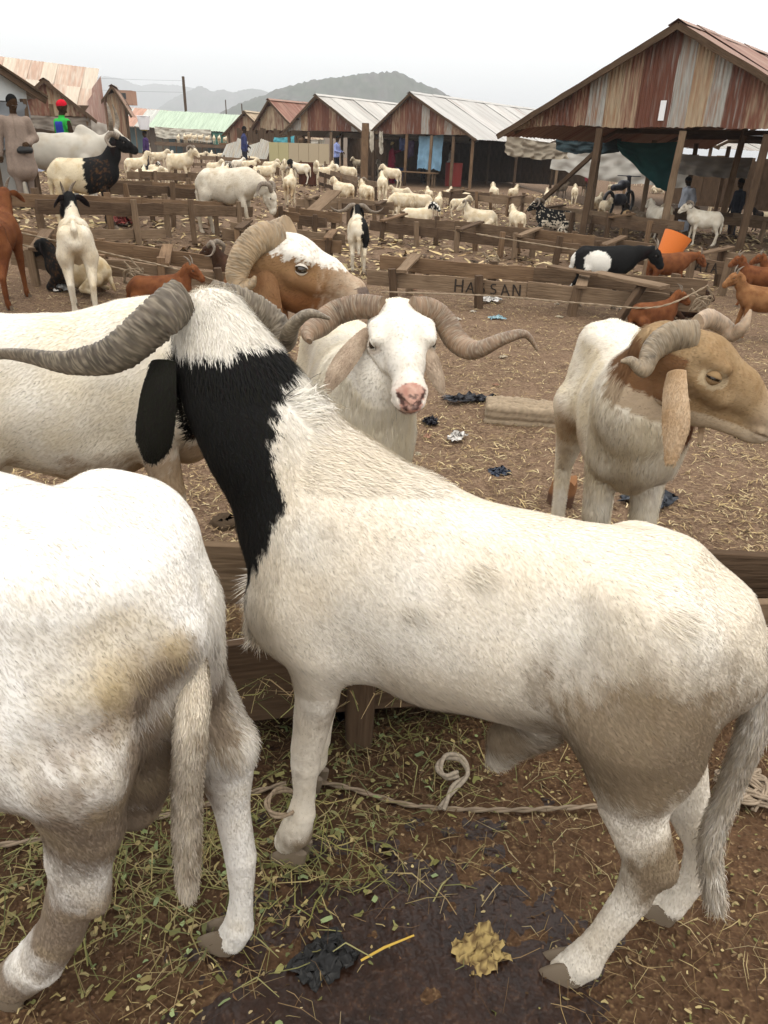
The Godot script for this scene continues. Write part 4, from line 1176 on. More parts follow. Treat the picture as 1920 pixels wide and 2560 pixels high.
	["crowd_sheep", "small cream sheep among the crowd in the far pens", "sheep", -2.542, 0, -31.948, 86, 0.689, "stand", "cream", "crowd of sheep in the far pens"],
	["crowd_sheep", "small cream sheep among the crowd in the far pens", "sheep", -3.32, 0, -33.935, 348, 0.628, "graze", "blackface", "crowd of sheep in the far pens"],
	["crowd_sheep", "small cream sheep among the crowd in the far pens", "sheep", -5.308, 0, -47.61, 79, 0.635, "stand", "cream", "crowd of sheep in the far pens"],
]


# ---------------------------------------------------------------- the five rams close by
# head in its own frame: x towards the nose, y up, z to the animal's right; the origin lies between the ears
func head_bones(roman := 1.0) -> Array:
	var b := [
		[0.0, 0.0, 0, 0.072, 0.085, 0.002, 0, 0.070, 0.92, 0.04],
		[0.085, 0.002, 0, 0.066, 0.175, -0.014 * roman, 0, 0.049, 0.78, 0.035],
		[0.175, -0.014, 0, 0.047, 0.255, -0.044, 0, 0.036, 0.78, 0.025],
		[0.255, -0.044, 0, 0.036, 0.284, -0.062, 0, 0.028, 0.95, 0.02],
		[0.03, -0.055, 0, 0.055, 0.12, -0.082, 0, 0.042, 0.8, 0.035],
		[0.12, -0.082, 0, 0.036, 0.25, -0.094, 0, 0.019, 0.75, 0.025],
		[0.255, -0.094, 0, 0.02, 0.276, -0.092, 0, 0.017, 1.2, 0.015],
	]
	for s: float in [-1.0, 1.0]:
		b.append([0.075, 0.036, 0.052 * s, 0.021, 0.122, 0.026, 0.057 * s, 0.014, 1.0, 0.02])
		b.append([0.09, -0.022, 0.050 * s, 0.024, 0.15, -0.042, 0.034 * s, 0.016, 1.0, 0.025])
		b.append([0.04, -0.07, 0.035 * s, 0.03, 0.09, -0.085, 0.03 * s, 0.024, 1.0, 0.03])
		b.append([0.266, -0.045, 0.020 * s, 0.018, 0.283, -0.060, 0.018 * s, 0.014, 1.0, 0.012])
		b.append([0.262, -0.076, 0.022 * s, 0.016, 0.284, -0.076, 0.014 * s, 0.014, 1.0, 0.012])
		b.append([0.107, 0.004, 0.070 * s, -0.013, 0.112, 0.003, 0.070 * s, -0.012, 1.0, 0.010])
		b.append([0.292, -0.044, 0.026 * s, -0.0065, 0.304, -0.058, 0.010 * s, -0.0065, 1.0, 0.006])
		b.append([0.215, -0.082, 0.05 * s, -0.004, 0.30, -0.086, 0.018 * s, -0.004, 1.0, 0.006])
	return b


func basis_from(fwd: Vector3, up: Vector3) -> Basis:
	var x := fwd.normalized()
	var z := x.cross(up).normalized()
	return Basis(x, z.cross(x), z)


# ridged horn along a path: growth rings stand proud, unevenly spaced and skewed round the horn
func horn_mesh(pts: Array, radii: Array, ridge: float, rings: float, tone: Color, sides := 18, flat := 0.72) -> ArrayMesh:
	var cv := curve(pts, radii, 36)
	var p: Array = cv[0]
	var r: Array = cv[1]
	var run := 0.0
	var w := rng.randf() * 50.0
	var total := 0.0
	for a in p.size() - 1:
		total += p[a].distance_to(p[a + 1])
	var out := []
	var cols := []
	var side := Vector3.ZERO
	for a in p.size():
		if a > 0:
			run += p[a].distance_to(p[a - 1])
		var along := run / total
		var t: Vector3 = (p[mini(a + 1, p.size() - 1)] - p[maxi(a - 1, 0)]).normalized()
		if side == Vector3.ZERO:
			side = t.cross(Vector3.UP)
			if side.length() < 0.1:
				side = t.cross(Vector3.RIGHT)
		side = (side - t * side.dot(t)).normalized()
		var up := side.cross(t)
		var fade := clampf((0.85 - along) * 2.2, 0.08, 1.0)
		var ring := []
		for b in sides:
			var q := TAU * b / sides
			var d := side * cos(q) * flat + up * sin(q)
			# the front keel of the horn is sharper than its back
			d += up * (0.16 * pow(maxf(0.0, sin(q)), 3.0))
			var x: float = run * rings + sin(q + 0.7) * 0.55 + noise.get_noise_3d(cos(q) * 0.9 + w, sin(q) * 0.9, run * 16.0) * 2.2
			var f := fposmod(x, 1.0)
			var saw := pow(1.0 - absf(f * 2.0 - 1.0), 0.7)
			var high := 0.5 + 0.9 * absf(noise.get_noise_2d(floorf(x) * 0.73 + w, cos(q) * 0.8))
			ring.append(p[a] + d * r[a] * (1.0 + ridge * high * fade * (saw - 0.5) + fine.get_noise_3d(cos(q) * 3.0, sin(q) * 3.0, run * 60.0 + w) * 0.03))
		out.append(ring)
		cols.append(tone)
	var m := Mb.new()
	m.loft(out, cols)
	for k in m.v.size():
		var d := m.v[k]
		var j := 1.0 + fine.get_noise_3d(d.x * 60.0, d.y * 60.0, d.z * 60.0 + w) * 0.45 + noise.get_noise_3d(d.x * 14.0 + w, d.y * 14.0, d.z * 14.0) * 0.55
		var grit := fine.get_noise_3d(d.x * 190.0, d.y * 190.0, d.z * 190.0 + 9.0)
		var c := Color(tone.r * j, tone.g * j, tone.b * j)
		if grit > 0.22:
			c = c.lerp(Color(0.30, 0.25, 0.18), 0.55)
		m.c[k] = c
	return m.mesh()


# a hanging ear: a cupped leaf from base to tip, facing out
func ear_skin(path: Array, widths: Array, face: Vector3, thick := 0.007, cup := 0.35) -> Hide:
	var cv := curve(path, widths, 8)
	var p: Array = cv[0]
	var w: Array = cv[1]
	var s := Hide.new()
	var k := 9
	var count := p.size()
	for side in 2:
		var sg := 1.0 if side == 0 else -1.0
		var base := s.v.size()
		for a in count:
			var t: Vector3 = (p[mini(a + 1, count - 1)] - p[maxi(a - 1, 0)]).normalized()
			var across := face.cross(t).normalized()
			var out := t.cross(across).normalized()
			for b in k:
				var u := 2.0 * b / (k - 1) - 1.0
				var edge := 1.0 - u * u
				var pos: Vector3 = p[a] + across * (w[a] * u) - out * (w[a] * cup * u * u) + out * (sg * thick * 0.5 * sqrt(maxf(edge, 0.0)))
				s.v.append(pos)
				s.n.append((out * sg + across * (u * 0.5)).normalized())
		for a in count - 1:
			for b in k - 1:
				var q := base + a * k + b
				var n1 := (s.v[q + 1] - s.v[q]).cross(s.v[q + k] - s.v[q])
				if n1.dot(s.n[q]) > 0.0:
					s.i.append_array(PackedInt32Array([q, q + k, q + 1, q + 1, q + k, q + k + 1]))
				else:
					s.i.append_array(PackedInt32Array([q, q + 1, q + k, q + 1, q + k + 1, q + k]))
	return s


# a cloven hoof: two toes side by side
func hoof_mesh(at: Vector3, turn: float, size := 1.0, tone := Color(0.15, 0.115, 0.08)) -> ArrayMesh:
	var m := Mb.new()
	var b := Basis(Vector3.UP, turn)
	for s: float in [-1.0, 1.0]:
		var rings := []
		var cols := []
		for q in [[0.0, 1.0, 0.0], [0.014, 0.98, 0.004], [0.034, 0.8, 0.012], [0.05, 0.58, 0.02]]:
			var ring := []
			for k in 10:
				var a := TAU * k / 10
				var px := cos(a) * 0.036 + 0.012
				if px > 0.02:
					px = 0.02 + (px - 0.02) * 1.5
				ring.append(at + b * (Vector3((px * q[1] - q[2]) * size, q[0] * size, (s * 0.017 + sin(a) * 0.0155 * q[1]) * size)))
			rings.append(ring)
			cols.append(tone)
		m.loft(rings, cols)
	return m.mesh()


func eye_mesh(at: Vector3, r: float) -> ArrayMesh:
	var m := Mb.new()
	var rings := []
	var cols := []
	for a in 9:
		var t := PI * (a + 0.15) / 8.3
		var ring := []
		for k in 12:
			ring.append(at + Vector3(cos(t) * r, sin(t) * cos(TAU * k / 12) * r, sin(t) * sin(TAU * k / 12) * r))
		rings.append(ring)
		cols.append(Color.WHITE)
	m.loft(rings, cols)
	return m.mesh()


func colored(skin: Hide, color: Callable) -> PackedColorArray:
	var c := PackedColorArray()
	c.resize(skin.v.size())
	for k in skin.v.size():
		c[k] = color.call(skin.v[k], skin.n[k])
	return c


func wob(p: Vector3, f: float, shift := 0.0) -> float:
	return noise.get_noise_3d(p.x * f + shift, p.y * f, p.z * f)


# broken bristly noise, drawn out down the hair
func streak(p: Vector3, shift := 0.0) -> float:
	return fine.get_noise_3d(p.x * 70.0 + shift, p.y * 22.0, p.z * 70.0)


const CREAM := Color(0.725, 0.645, 0.525)
const WHITE_HAIR := Color(0.785, 0.74, 0.66)
const BLACK_HAIR := Color(0.014, 0.0125, 0.012)
const DUN := Color(0.175, 0.12, 0.066)
const BROWN_HAIR := Color(0.17, 0.072, 0.030)


func mix(a: Color, b: Color, t: float) -> Color:
	return a.lerp(b, clampf(t, 0.0, 1.0))


# body, head, coat and eyes of one ram; head is the frame of its skull
func ram(called: String, label: String, at: Vector3, turn: float, bones: Array, head: Transform3D, coat: Callable, flow: Callable, strands: int, width := 0.0016, shut := 0.1) -> Node3D:
	var t := thing(called, label, "ram", at, deg_to_rad(turn))
	var skin := Hide.new()
	skin.grow(bones, 0.012)
	skin.grow(head_bones(), 0.006, head)
	var tones := colored(skin, coat)
	put("body", skin.mesh(tones), mats.hide, t)
	put("coat", hair(skin, strands, width, flow, tones), mats.hair, t, "stuff")
	var lid_tone: Color = coat.call(head * Vector3(0.10, 0.03, 0.06), Vector3.UP)
	for s: float in [-1.0, 1.0]:
		var m := eye_mesh(Vector3.ZERO, 0.0150 * head.basis.x.length())
		var o := put("eye", m, mats.eye, t)
		o.transform = Transform3D(Basis(head.basis.z.normalized() * s, head.basis.y.normalized(), -head.basis.x.normalized() * s), head * Vector3(0.108, 0.003, 0.0615 * s))
		put("eyelid", lid_mesh(0.0168 * head.basis.x.length(), shut, lid_tone), mats.hide, o)
	return t


# upper and lower lid round an eyeball; shut is how far they close
func lid_mesh(r: float, shut: float, tone: Color) -> ArrayMesh:
	var m := Mb.new()
	var k := 20
	for half in 2:
		var sg := 1.0 if half == 0 else -1.0
		var base := m.v.size()
		for a in 7:
			for b in k + 1:
				var side := (float(b) / k - 0.5) * PI * 1.02
				var open := cos(side) * (0.85 if half == 0 else 0.62) * (1.0 - shut)
				var el := lerpf(open, 1.45, a / 6.0)
				var d := Vector3(cos(el) * cos(side), sin(el) * sg, cos(el) * sin(side))
				m.vert(d * r * (1.0 + 0.08 * float(a < 2)), d, tone * (0.55 if a == 0 else 1.0))
		for a in 6:
			for b in k:
				var p := base + a * (k + 1) + b
				if half == 0:
					m.tri(p, p + 1, p + k + 1)
					m.tri(p + 1, p + k + 2, p + k + 1)
				else:
					m.tri(p, p + k + 1, p + 1)
					m.tri(p + 1, p + k + 1, p + k + 2)
	return m.mesh()


func skull(pos: Vector3, fwd: Vector3, up: Vector3, size := 1.0, broad := 1.0) -> Transform3D:
	var b := basis_from(fwd, up)
	return Transform3D(Basis(b.x * size, b.y * size, b.z * size * broad), pos)


# an ear as a part: its own skin and short hair
func add_ear(t: Node3D, path: Array, widths: Array, face: Vector3, col: Callable, strands := 2500, cup := 0.35, length := 0.009) -> void:
	var s := ear_skin(path, widths, face, 0.008, cup)
	var down: Vector3 = (path[path.size() - 1] - path[0]).normalized()
	var o := put("ear", s.mesh(colored(s, col)), mats.hide, t)
	put("ear_hair", hair(s, strands, 0.0014, func(p, n): return [down, length, 0.12, 1.0], colored(s, col)), mats.hair, o, "stuff")


# a hairy tail along a path
func add_tail(t: Node3D, path: Array, radii: Array, col: Callable, strands: int, length := 0.05) -> void:
	var s := Hide.new()
	var bones := []
	var fine_path := curve(path, radii, 5)
	path = fine_path[0]
	radii = fine_path[1]
	for k in path.size() - 1:
		var a: Vector3 = path[k]
		var b: Vector3 = path[k + 1]
		bones.append([a.x, a.y, a.z, radii[k], b.x, b.y, b.z, radii[k + 1], 1.0, 0.004])
	s.grow(bones, 0.009)
	var o := put("tail", s.mesh(colored(s, col)), mats.hide, t)
	var first: Vector3 = path[0]
	var last: Vector3 = path[path.size() - 1]
	var flow := func(p: Vector3, n: Vector3) -> Array:
		var k := 0
		for q in path.size() - 1:
			if p.distance_to(path[q]) < p.distance_to(path[k]):
				k = q
		var d: Vector3 = (path[k + 1] - path[k]).normalized()
		var u := clampf((first.y - p.y) / maxf(0.01, first.y - last.y), 0.0, 1.0)
		return [d, length * (0.55 + 0.6 * u), 0.26, 1.0]
	put("tail_hair", hair(s, strands, 0.0016, flow, colored(s, col), 0.2), mats.hair, o, "stuff")


func set_foreground_rams() -> void:
	ram_black_neck()
	ram_from_behind()
	ram_brown_head()
	ram_facing()
	ram_right()


# whether a point, in a skull's frame, lies on the head and not on the neck or chest below
func on_skull(h: Vector3, from: float) -> bool:
	return h.x > from and h.x < 0.36 and h.y * h.y + h.z * h.z < 0.024 and h.y > -0.135


func ram_black_neck() -> void:
	var head := skull(Vector3(0.515, 1.095, 0.035), Vector3(0.42, -0.40, 0.80), Vector3(0.1, 0.85, 0.42), 1.08)
	var coat := func(p: Vector3, n: Vector3) -> Color:
		var rag := wob(p, 14.0) * 0.016 + streak(p) * 0.012
		# the black neck ends in a ragged line from the withers down to the breast
		var edge := 0.335
		if p.y > 0.86:
			edge = lerpf(0.285, 0.33, clampf((p.y - 0.86) / 0.08, 0.0, 1.0))
		elif p.y > 0.77:
			edge = lerpf(0.325, 0.285, (p.y - 0.77) / 0.09)
		else:
			edge = lerpf(0.375, 0.325, clampf((p.y - 0.63) / 0.14, 0.0, 1.0))
		var black := p.x + rag > edge and p.y + rag > 0.63
		# a white cap from the poll over the nape
		var cap := (p - Vector3(0.475, 1.155, 0.025)) / Vector3(0.12, 0.115, 0.125)
		if cap.length() + rag * 5.0 < 1.0 and p.y > 1.05 + wob(p, 20.0) * 0.02:
			black = false
		if black:
			return BLACK_HAIR
		var c := mix(CREAM, WHITE_HAIR, 0.3 + wob(p, 5.0, 3.0) * 0.9)
		if p.y > 1.0:
			c = WHITE_HAIR
		# dung-stained thigh, belly and hocks
		var soil := 0.0
		soil = maxf(soil, 1.15 - ((p - Vector3(-0.33, 0.62, -0.12)) / Vector3(0.22, 0.17, 0.3)).length())
		soil = maxf(soil, 1.0 - ((p - Vector3(-0.02, 0.45, 0.0)) / Vector3(0.36, 0.10, 0.3)).length())
		soil = maxf(soil, 1.15 - ((p - Vector3(-0.40, 0.36, -0.1)) / Vector3(0.09, 0.10, 0.1)).length())
		soil = maxf(soil, 0.8 - ((p - Vector3(0.27, 0.06, -0.1)) / Vector3(0.12, 0.09, 0.2)).length())
		soil = maxf(soil, 0.5 - ((p - Vector3(-0.24, 0.79, -0.19)) / Vector3(0.09, 0.05, 0.2)).length())
		var grime := soil * 1.9 + streak(p, 5.0) * 0.35 + wob(p, 7.0, 30.0) * 0.5 - 0.1
		if soil > 0.0:
			c = mix(c, DUN, clampf(grime, 0.0, 1.0) * 0.9)
		return mix(c, DUN, maxf(0.0, streak(p, 12.0) - 0.25) * 0.6)
	var flow := func(p: Vector3, n: Vector3) -> Array:
		if p.y < 0.52 and (p.x > 0.15 or p.x < -0.2):
			var hairy := 1.3 if p.x < -0.2 else 0.8
			return [Vector3(-0.25, -1.0, 0), 0.007 * hairy, 0.07, 1.0]
		if p.y > 1.03:
			return [Vector3(-0.45, -0.9, -0.1), 0.020, 0.24, 1.0]
		if p.x > 0.28:
			var crest := p.y > 0.92 and absf(p.z) < 0.05
			return [Vector3(-0.5, -0.8, 0) if not crest else Vector3(-1, 0.5, 0), 0.030 if crest else 0.014, 0.55 if crest else 0.14, 1.0]
		if p.x > 0.05 and p.y > 0.9:
			return [Vector3(-1.0, -0.25, 0), 0.022, 0.26, 1.0]
		if p.y < 0.5:
			return [Vector3(-0.9, -0.45, 0), 0.020, 0.2, 1.0]
		# ruffled tufts where the coat parts
		for q: Vector3 in [Vector3(-0.042, 0.82, -0.19), Vector3(0.045, 0.75, -0.18), Vector3(-0.33, 0.835, -0.17)]:
			var r := Vector2(p.x - q.x, (p.y - q.y) * 1.6).length()
			if r < 0.026 and p.z < -0.05:
				return [Vector3(-1.0, -0.5, 0), 0.026, 0.5, 1.0]
		var swirl := wob(p, 3.0) * 0.7
		return [Vector3(-0.8, -0.75 + swirl, 0), 0.0115 if p.y > 0.62 else 0.017, 0.085, 1.0]
	var t := ram("black_necked_ram", "white ram with black neck and ear and long ridged horns, standing side-on at the centre", Vector3(0.146, 0, -1.095), 157.1, RAM_A, head, coat, flow, 210000, 0.0013)
	put("horn", horn_mesh(A_NEAR_HORN, [0.034, 0.035, 0.031, 0.023, 0.015, 0.010, 0.005], 0.20, 95.0, Color(0.095, 0.076, 0.055)), mats.horn, t)
	put("horn", horn_mesh(A_FAR_HORN, [0.024, 0.026, 0.025, 0.021, 0.017, 0.012, 0.004], 0.2, 95.0, Color(0.115, 0.09, 0.062)), mats.horn, t)
	add_ear(t, A_EAR, [0.022, 0.029, 0.034, 0.032, 0.012], Vector3(-0.3, 0.1, -1.0), func(p, n): return Color(0.014, 0.012, 0.011), 3000, 0.25)
	var tail_col := func(p: Vector3, n: Vector3) -> Color:
		return mix(mix(CREAM, DUN, 0.35 + wob(p, 9.0) * 0.5), WHITE_HAIR, 0.3 + streak(p) * 0.8)
	add_tail(t, A_TAIL, [0.030, 0.026, 0.021, 0.017, 0.016, 0.014], tail_col, 10000, 0.03)
	var beard := Hide.new()
	beard.grow([[0.39, 0.60, 0, 0.045, 0.425, 0.52, 0, 0.025, 0.8, 0.03]], 0.01)
	var bcol := func(p: Vector3, n: Vector3) -> Color: return mix(CREAM, WHITE_HAIR, 0.4 + streak(p))
	put("breast_tuft", hair(beard, 2500, 0.0018, func(p, n): return [Vector3(0.25, -1, 0), 0.06, 0.2, 1.0], colored(beard, bcol), 0.2), mats.hair, t, "stuff")
	put("hoof", hoof_mesh(Vector3(0.295, 0, -0.1), 0.1, 0.95), mats.hoof, t)
	put("hoof", hoof_mesh(Vector3(0.36, 0, 0.1), 0.0, 0.95), mats.hoof, t)
	put("hoof", hoof_mesh(Vector3(-0.30, 0, -0.1), 0.1, 0.95), mats.hoof, t)
	put("hoof", hoof_mesh(Vector3(-0.45, 0, 0.1), 0.0, 0.9), mats.hoof, t)


func soil_at(p: Vector3, c: Vector3, r: Vector3, strength := 1.0) -> float:
	return maxf(0.0, strength - ((p - c) / r).length())


func ram_from_behind() -> void:
	var head := skull(Vector3(0.93, 1.14, 0), Vector3(0.9, -0.4, 0), Vector3.UP, 1.05)
	var coat := func(p: Vector3, n: Vector3) -> Color:
		var c := mix(Color(0.80, 0.76, 0.69), Color(0.80, 0.77, 0.72), 0.5 + wob(p, 6.0) * 0.6)
		var soil := maxf(soil_at(p, Vector3(-0.10, 0.62, -0.05), Vector3(0.18, 0.13, 0.24), 1.2), soil_at(p, Vector3(-0.02, 0.30, -0.12), Vector3(0.12, 0.18, 0.1), 1.2))
		soil = maxf(soil, maxf(soil_at(p, B_SMEAR, Vector3(0.15, 0.075, 0.16), 1.1), maxf(soil_at(p, B_CRUSTS[1], Vector3(0.05, 0.05, 0.07), 1.1), soil_at(p, B_CRUSTS[5], Vector3(0.045, 0.06, 0.07), 1.1))))
		soil = maxf(soil, soil_at(p, Vector3(-0.05, 0.46, 0.0), Vector3(0.14, 0.13, 0.12), 1.1))
		soil = maxf(soil, soil_at(p, Vector3(0.2, 0.03, -0.12), Vector3(0.14, 0.12, 0.12), 1.3))
		if soil > 0.0:
			c = mix(c, Color(0.17, 0.112, 0.062), clampf(soil * 2.0 + wob(p, 8.0, 4.0) * 0.8 + streak(p) * 0.3 - 0.1, 0.0, 0.88))
		var yellow := soil_at(p, B_YELLOW, Vector3(0.095, 0.085, 0.15), 1.2) + wob(p, 12.0, 9.0) * 0.25
		c = mix(c, Color(0.54, 0.42, 0.235), clampf(yellow * 1.6, 0.0, 0.75))
		return mix(c, DUN, maxf(0.0, streak(p, 3.0) - 0.3) * 0.6)
	var flow := func(p: Vector3, n: Vector3) -> Array:
		if p.y < 0.5:
			return [Vector3(-0.15, -1.0, 0), 0.009, 0.09, 1.0]
		if p.x < -0.10 and p.y < 0.83 and absf(p.z) > 0.0 and p.z > -0.08:
			return [Vector3(-0.3, -1.0, 0.1), 0.020, 0.2, 1.0]
		if p.y < 0.66:
			return [Vector3(-0.35, -1.0, 0), 0.014, 0.10, 1.0]
		return [Vector3(-0.75, -0.7 + wob(p, 3.0) * 0.5, 0), 0.0105, 0.075, 1.0]
	var t := ram("white_ram", "white ram seen from behind at the lower left, with yellow-stained rump and thick hanging tail", Vector3(-0.42, 0, -0.854), 157.0, RAM_B, head, coat, flow, 190000, 0.0012)
	var tail_col := func(p: Vector3, n: Vector3) -> Color:
		return mix(mix(CREAM, Color(0.25, 0.18, 0.11), 0.45 + wob(p, 10.0) * 0.8), CREAM, 0.35 + streak(p) * 0.8)
	add_tail(t, B_TAIL, [0.016, 0.021, 0.021, 0.019, 0.017, 0.012], tail_col, 12000, 0.019)
	put("hoof", hoof_mesh(Vector3(0.18, 0, -0.12), 0.1, 1.05), mats.hoof, t)
	put("hoof", hoof_mesh(Vector3(-0.105, 0, 0.12), 0.1, 0.95), mats.hoof, t)
	put("hoof", hoof_mesh(Vector3(0.58, 0, -0.1), 0.0, 1.15), mats.hoof, t)
	put("hoof", hoof_mesh(Vector3(0.66, 0, 0.1), 0.0, 1.15), mats.hoof, t)
	var horn := [Vector3(0.93, 1.2, -0.04), Vector3(0.85, 1.2, -0.12), Vector3(0.83, 1.08, -0.2), Vector3(0.92, 1.0, -0.28)]
	put("horn", horn_mesh(horn, [0.04, 0.036, 0.026, 0.006], 0.14, 80.0, Color(0.095, 0.076, 0.055)), mats.horn, t)
	for q in horn.size():
		horn[q] = horn[q] * Vector3(1, 1, -1)
	put("horn", horn_mesh(horn, [0.04, 0.036, 0.026, 0.006], 0.14, 80.0, Color(0.095, 0.076, 0.055)), mats.horn, t)


# a small uneven lump
func lump_mesh(r: float, tone: Color, squash := 0.7) -> ArrayMesh:
	var m := Mb.new()
	var rings := []
	var cols := []
	var w := rng.randf() * 100.0
	for a in 7:
		var t := PI * (a + 0.3) / 6.6
		var ring := []
		for k in 9:
			var d := Vector3(sin(t) * cos(TAU * k / 9), cos(t) * squash, sin(t) * sin(TAU * k / 9))
			ring.append(d * r * (1.0 + noise.get_noise_3d(d.x * 1.5 + w, d.y * 1.5, d.z * 1.5) * 0.7))
		rings.append(ring)
		var j := rng.randf_range(0.8, 1.2)
		cols.append(Color(tone.r * j, tone.g * j, tone.b * j))
	m.loft(rings, cols)
	return m.mesh()


func ram_brown_head() -> void:
	var head := skull(C_SKULL, Vector3(0.97, -0.16, 0.10), Vector3(0.16, 0.97, 0.05), 1.08)
	var back := head.affine_inverse()
	var coat := func(p: Vector3, n: Vector3) -> Color:
		var rag := wob(p, 16.0) * 0.014 + streak(p) * 0.01
		var h := back * p
		if p.x + rag > 0.17 + 0.25 * (p.y - 0.7) and p.y > 0.60 and (h.x > -0.6):
			# white blaze down the nose and the crown, brown cheeks, grizzled muzzle
			var c := BROWN_HAIR
			if p.y < 0.98 and h.x < 0.05:
				return mix(c, Color(0.09, 0.035, 0.016), 0.5 + wob(p, 8.0))
			c = mix(Color(0.27, 0.155, 0.075), BROWN_HAIR, clampf(-h.y * 14.0 - 0.1, 0.0, 1.0))
			var blaze := h.y + rag * 1.2 - lerpf(0.030, 0.012, clampf((h.x - 0.02) / 0.2, 0.0, 1.0))
			if blaze > 0.0 and h.x > 0.0:
				c = mix(WHITE_HAIR, c, maxf(0.0, streak(p, 4.0) - 0.15))
			elif h.x > 0.15:
				c = mix(c, Color(0.50, 0.40, 0.30), clampf((h.x - 0.15) * 8.0, 0.0, 0.7) + streak(p) * 0.4)
			if h.x > 0.265 and h.y < -0.02:
				c = Color(0.16, 0.12, 0.10)
			return c
		var c2 := mix(Color(0.72, 0.64, 0.50), WHITE_HAIR, 0.5 + wob(p, 5.0) * 0.8)
		var soil := soil_at(p, Vector3(-0.1, 0.50, 0.1), Vector3(0.5, 0.10, 0.3), 1.0) + soil_at(p, Vector3(0.12, 0.48, 0.1), Vector3(0.14, 0.12, 0.14), 1.1)
		if soil > 0.0:
			c2 = mix(c2, Color(0.32, 0.20, 0.10), clampf(soil + wob(p, 9.0) * 0.7 + streak(p) * 0.4, 0.0, 0.8))
		return c2
	var flow := func(p: Vector3, n: Vector3) -> Array:
		var h := back * p
		if on_skull(h, -0.04):
			return [-head.basis.x + Vector3(0, -0.5, 0), 0.010, 0.13, 1.0]
		if p.y < 0.5:
			return [Vector3(-0.2, -1.0, 0), 0.012, 0.15, 0.7]
		return [Vector3(-0.9, -0.6, 0), 0.016, 0.15, 1.0]
	var t := ram("brown_headed_ram", "white ram with brown neck and white-blazed brown head, standing behind the black-necked ram", Vector3(-0.755, 0, -2.16), 12.0, RAM_C, head, coat, flow, 75000, 0.0019, 0.3)
	put("horn", horn_mesh(C_HORN, [0.038, 0.038, 0.036, 0.032, 0.026, 0.019, 0.006], 0.16, 140.0, Color(0.27, 0.19, 0.11)), mats.horn, t)
	put("horn", horn_mesh(C_FAR_HORN, [0.040, 0.038, 0.032, 0.024, 0.008], 0.12, 110.0, Color(0.27, 0.19, 0.11)), mats.horn, t)
	add_ear(t, C_EAR, [0.026, 0.038, 0.040, 0.010], Vector3(-0.1, 0.1, 1.0), func(p, n): return mix(Color(0.27, 0.15, 0.075), BROWN_HAIR, wob(p, 12.0) + 0.2), 3000)
	for q in [Vector3(0.085, 0, 0.103), Vector3(0.03, 0, -0.103), Vector3(-0.5, 0, 0.12), Vector3(-0.42, 0, -0.12)]:
		put("hoof", hoof_mesh(q, 0.0, 1.15), mats.hoof, t)
	add_tail(t, [Vector3(-0.60, 0.80, 0), Vector3(-0.63, 0.7, 0), Vector3(-0.64, 0.5, 0), Vector3(-0.63, 0.3, 0)], [0.045, 0.042, 0.034, 0.02], func(p, n): return CREAM, 2500, 0.04)


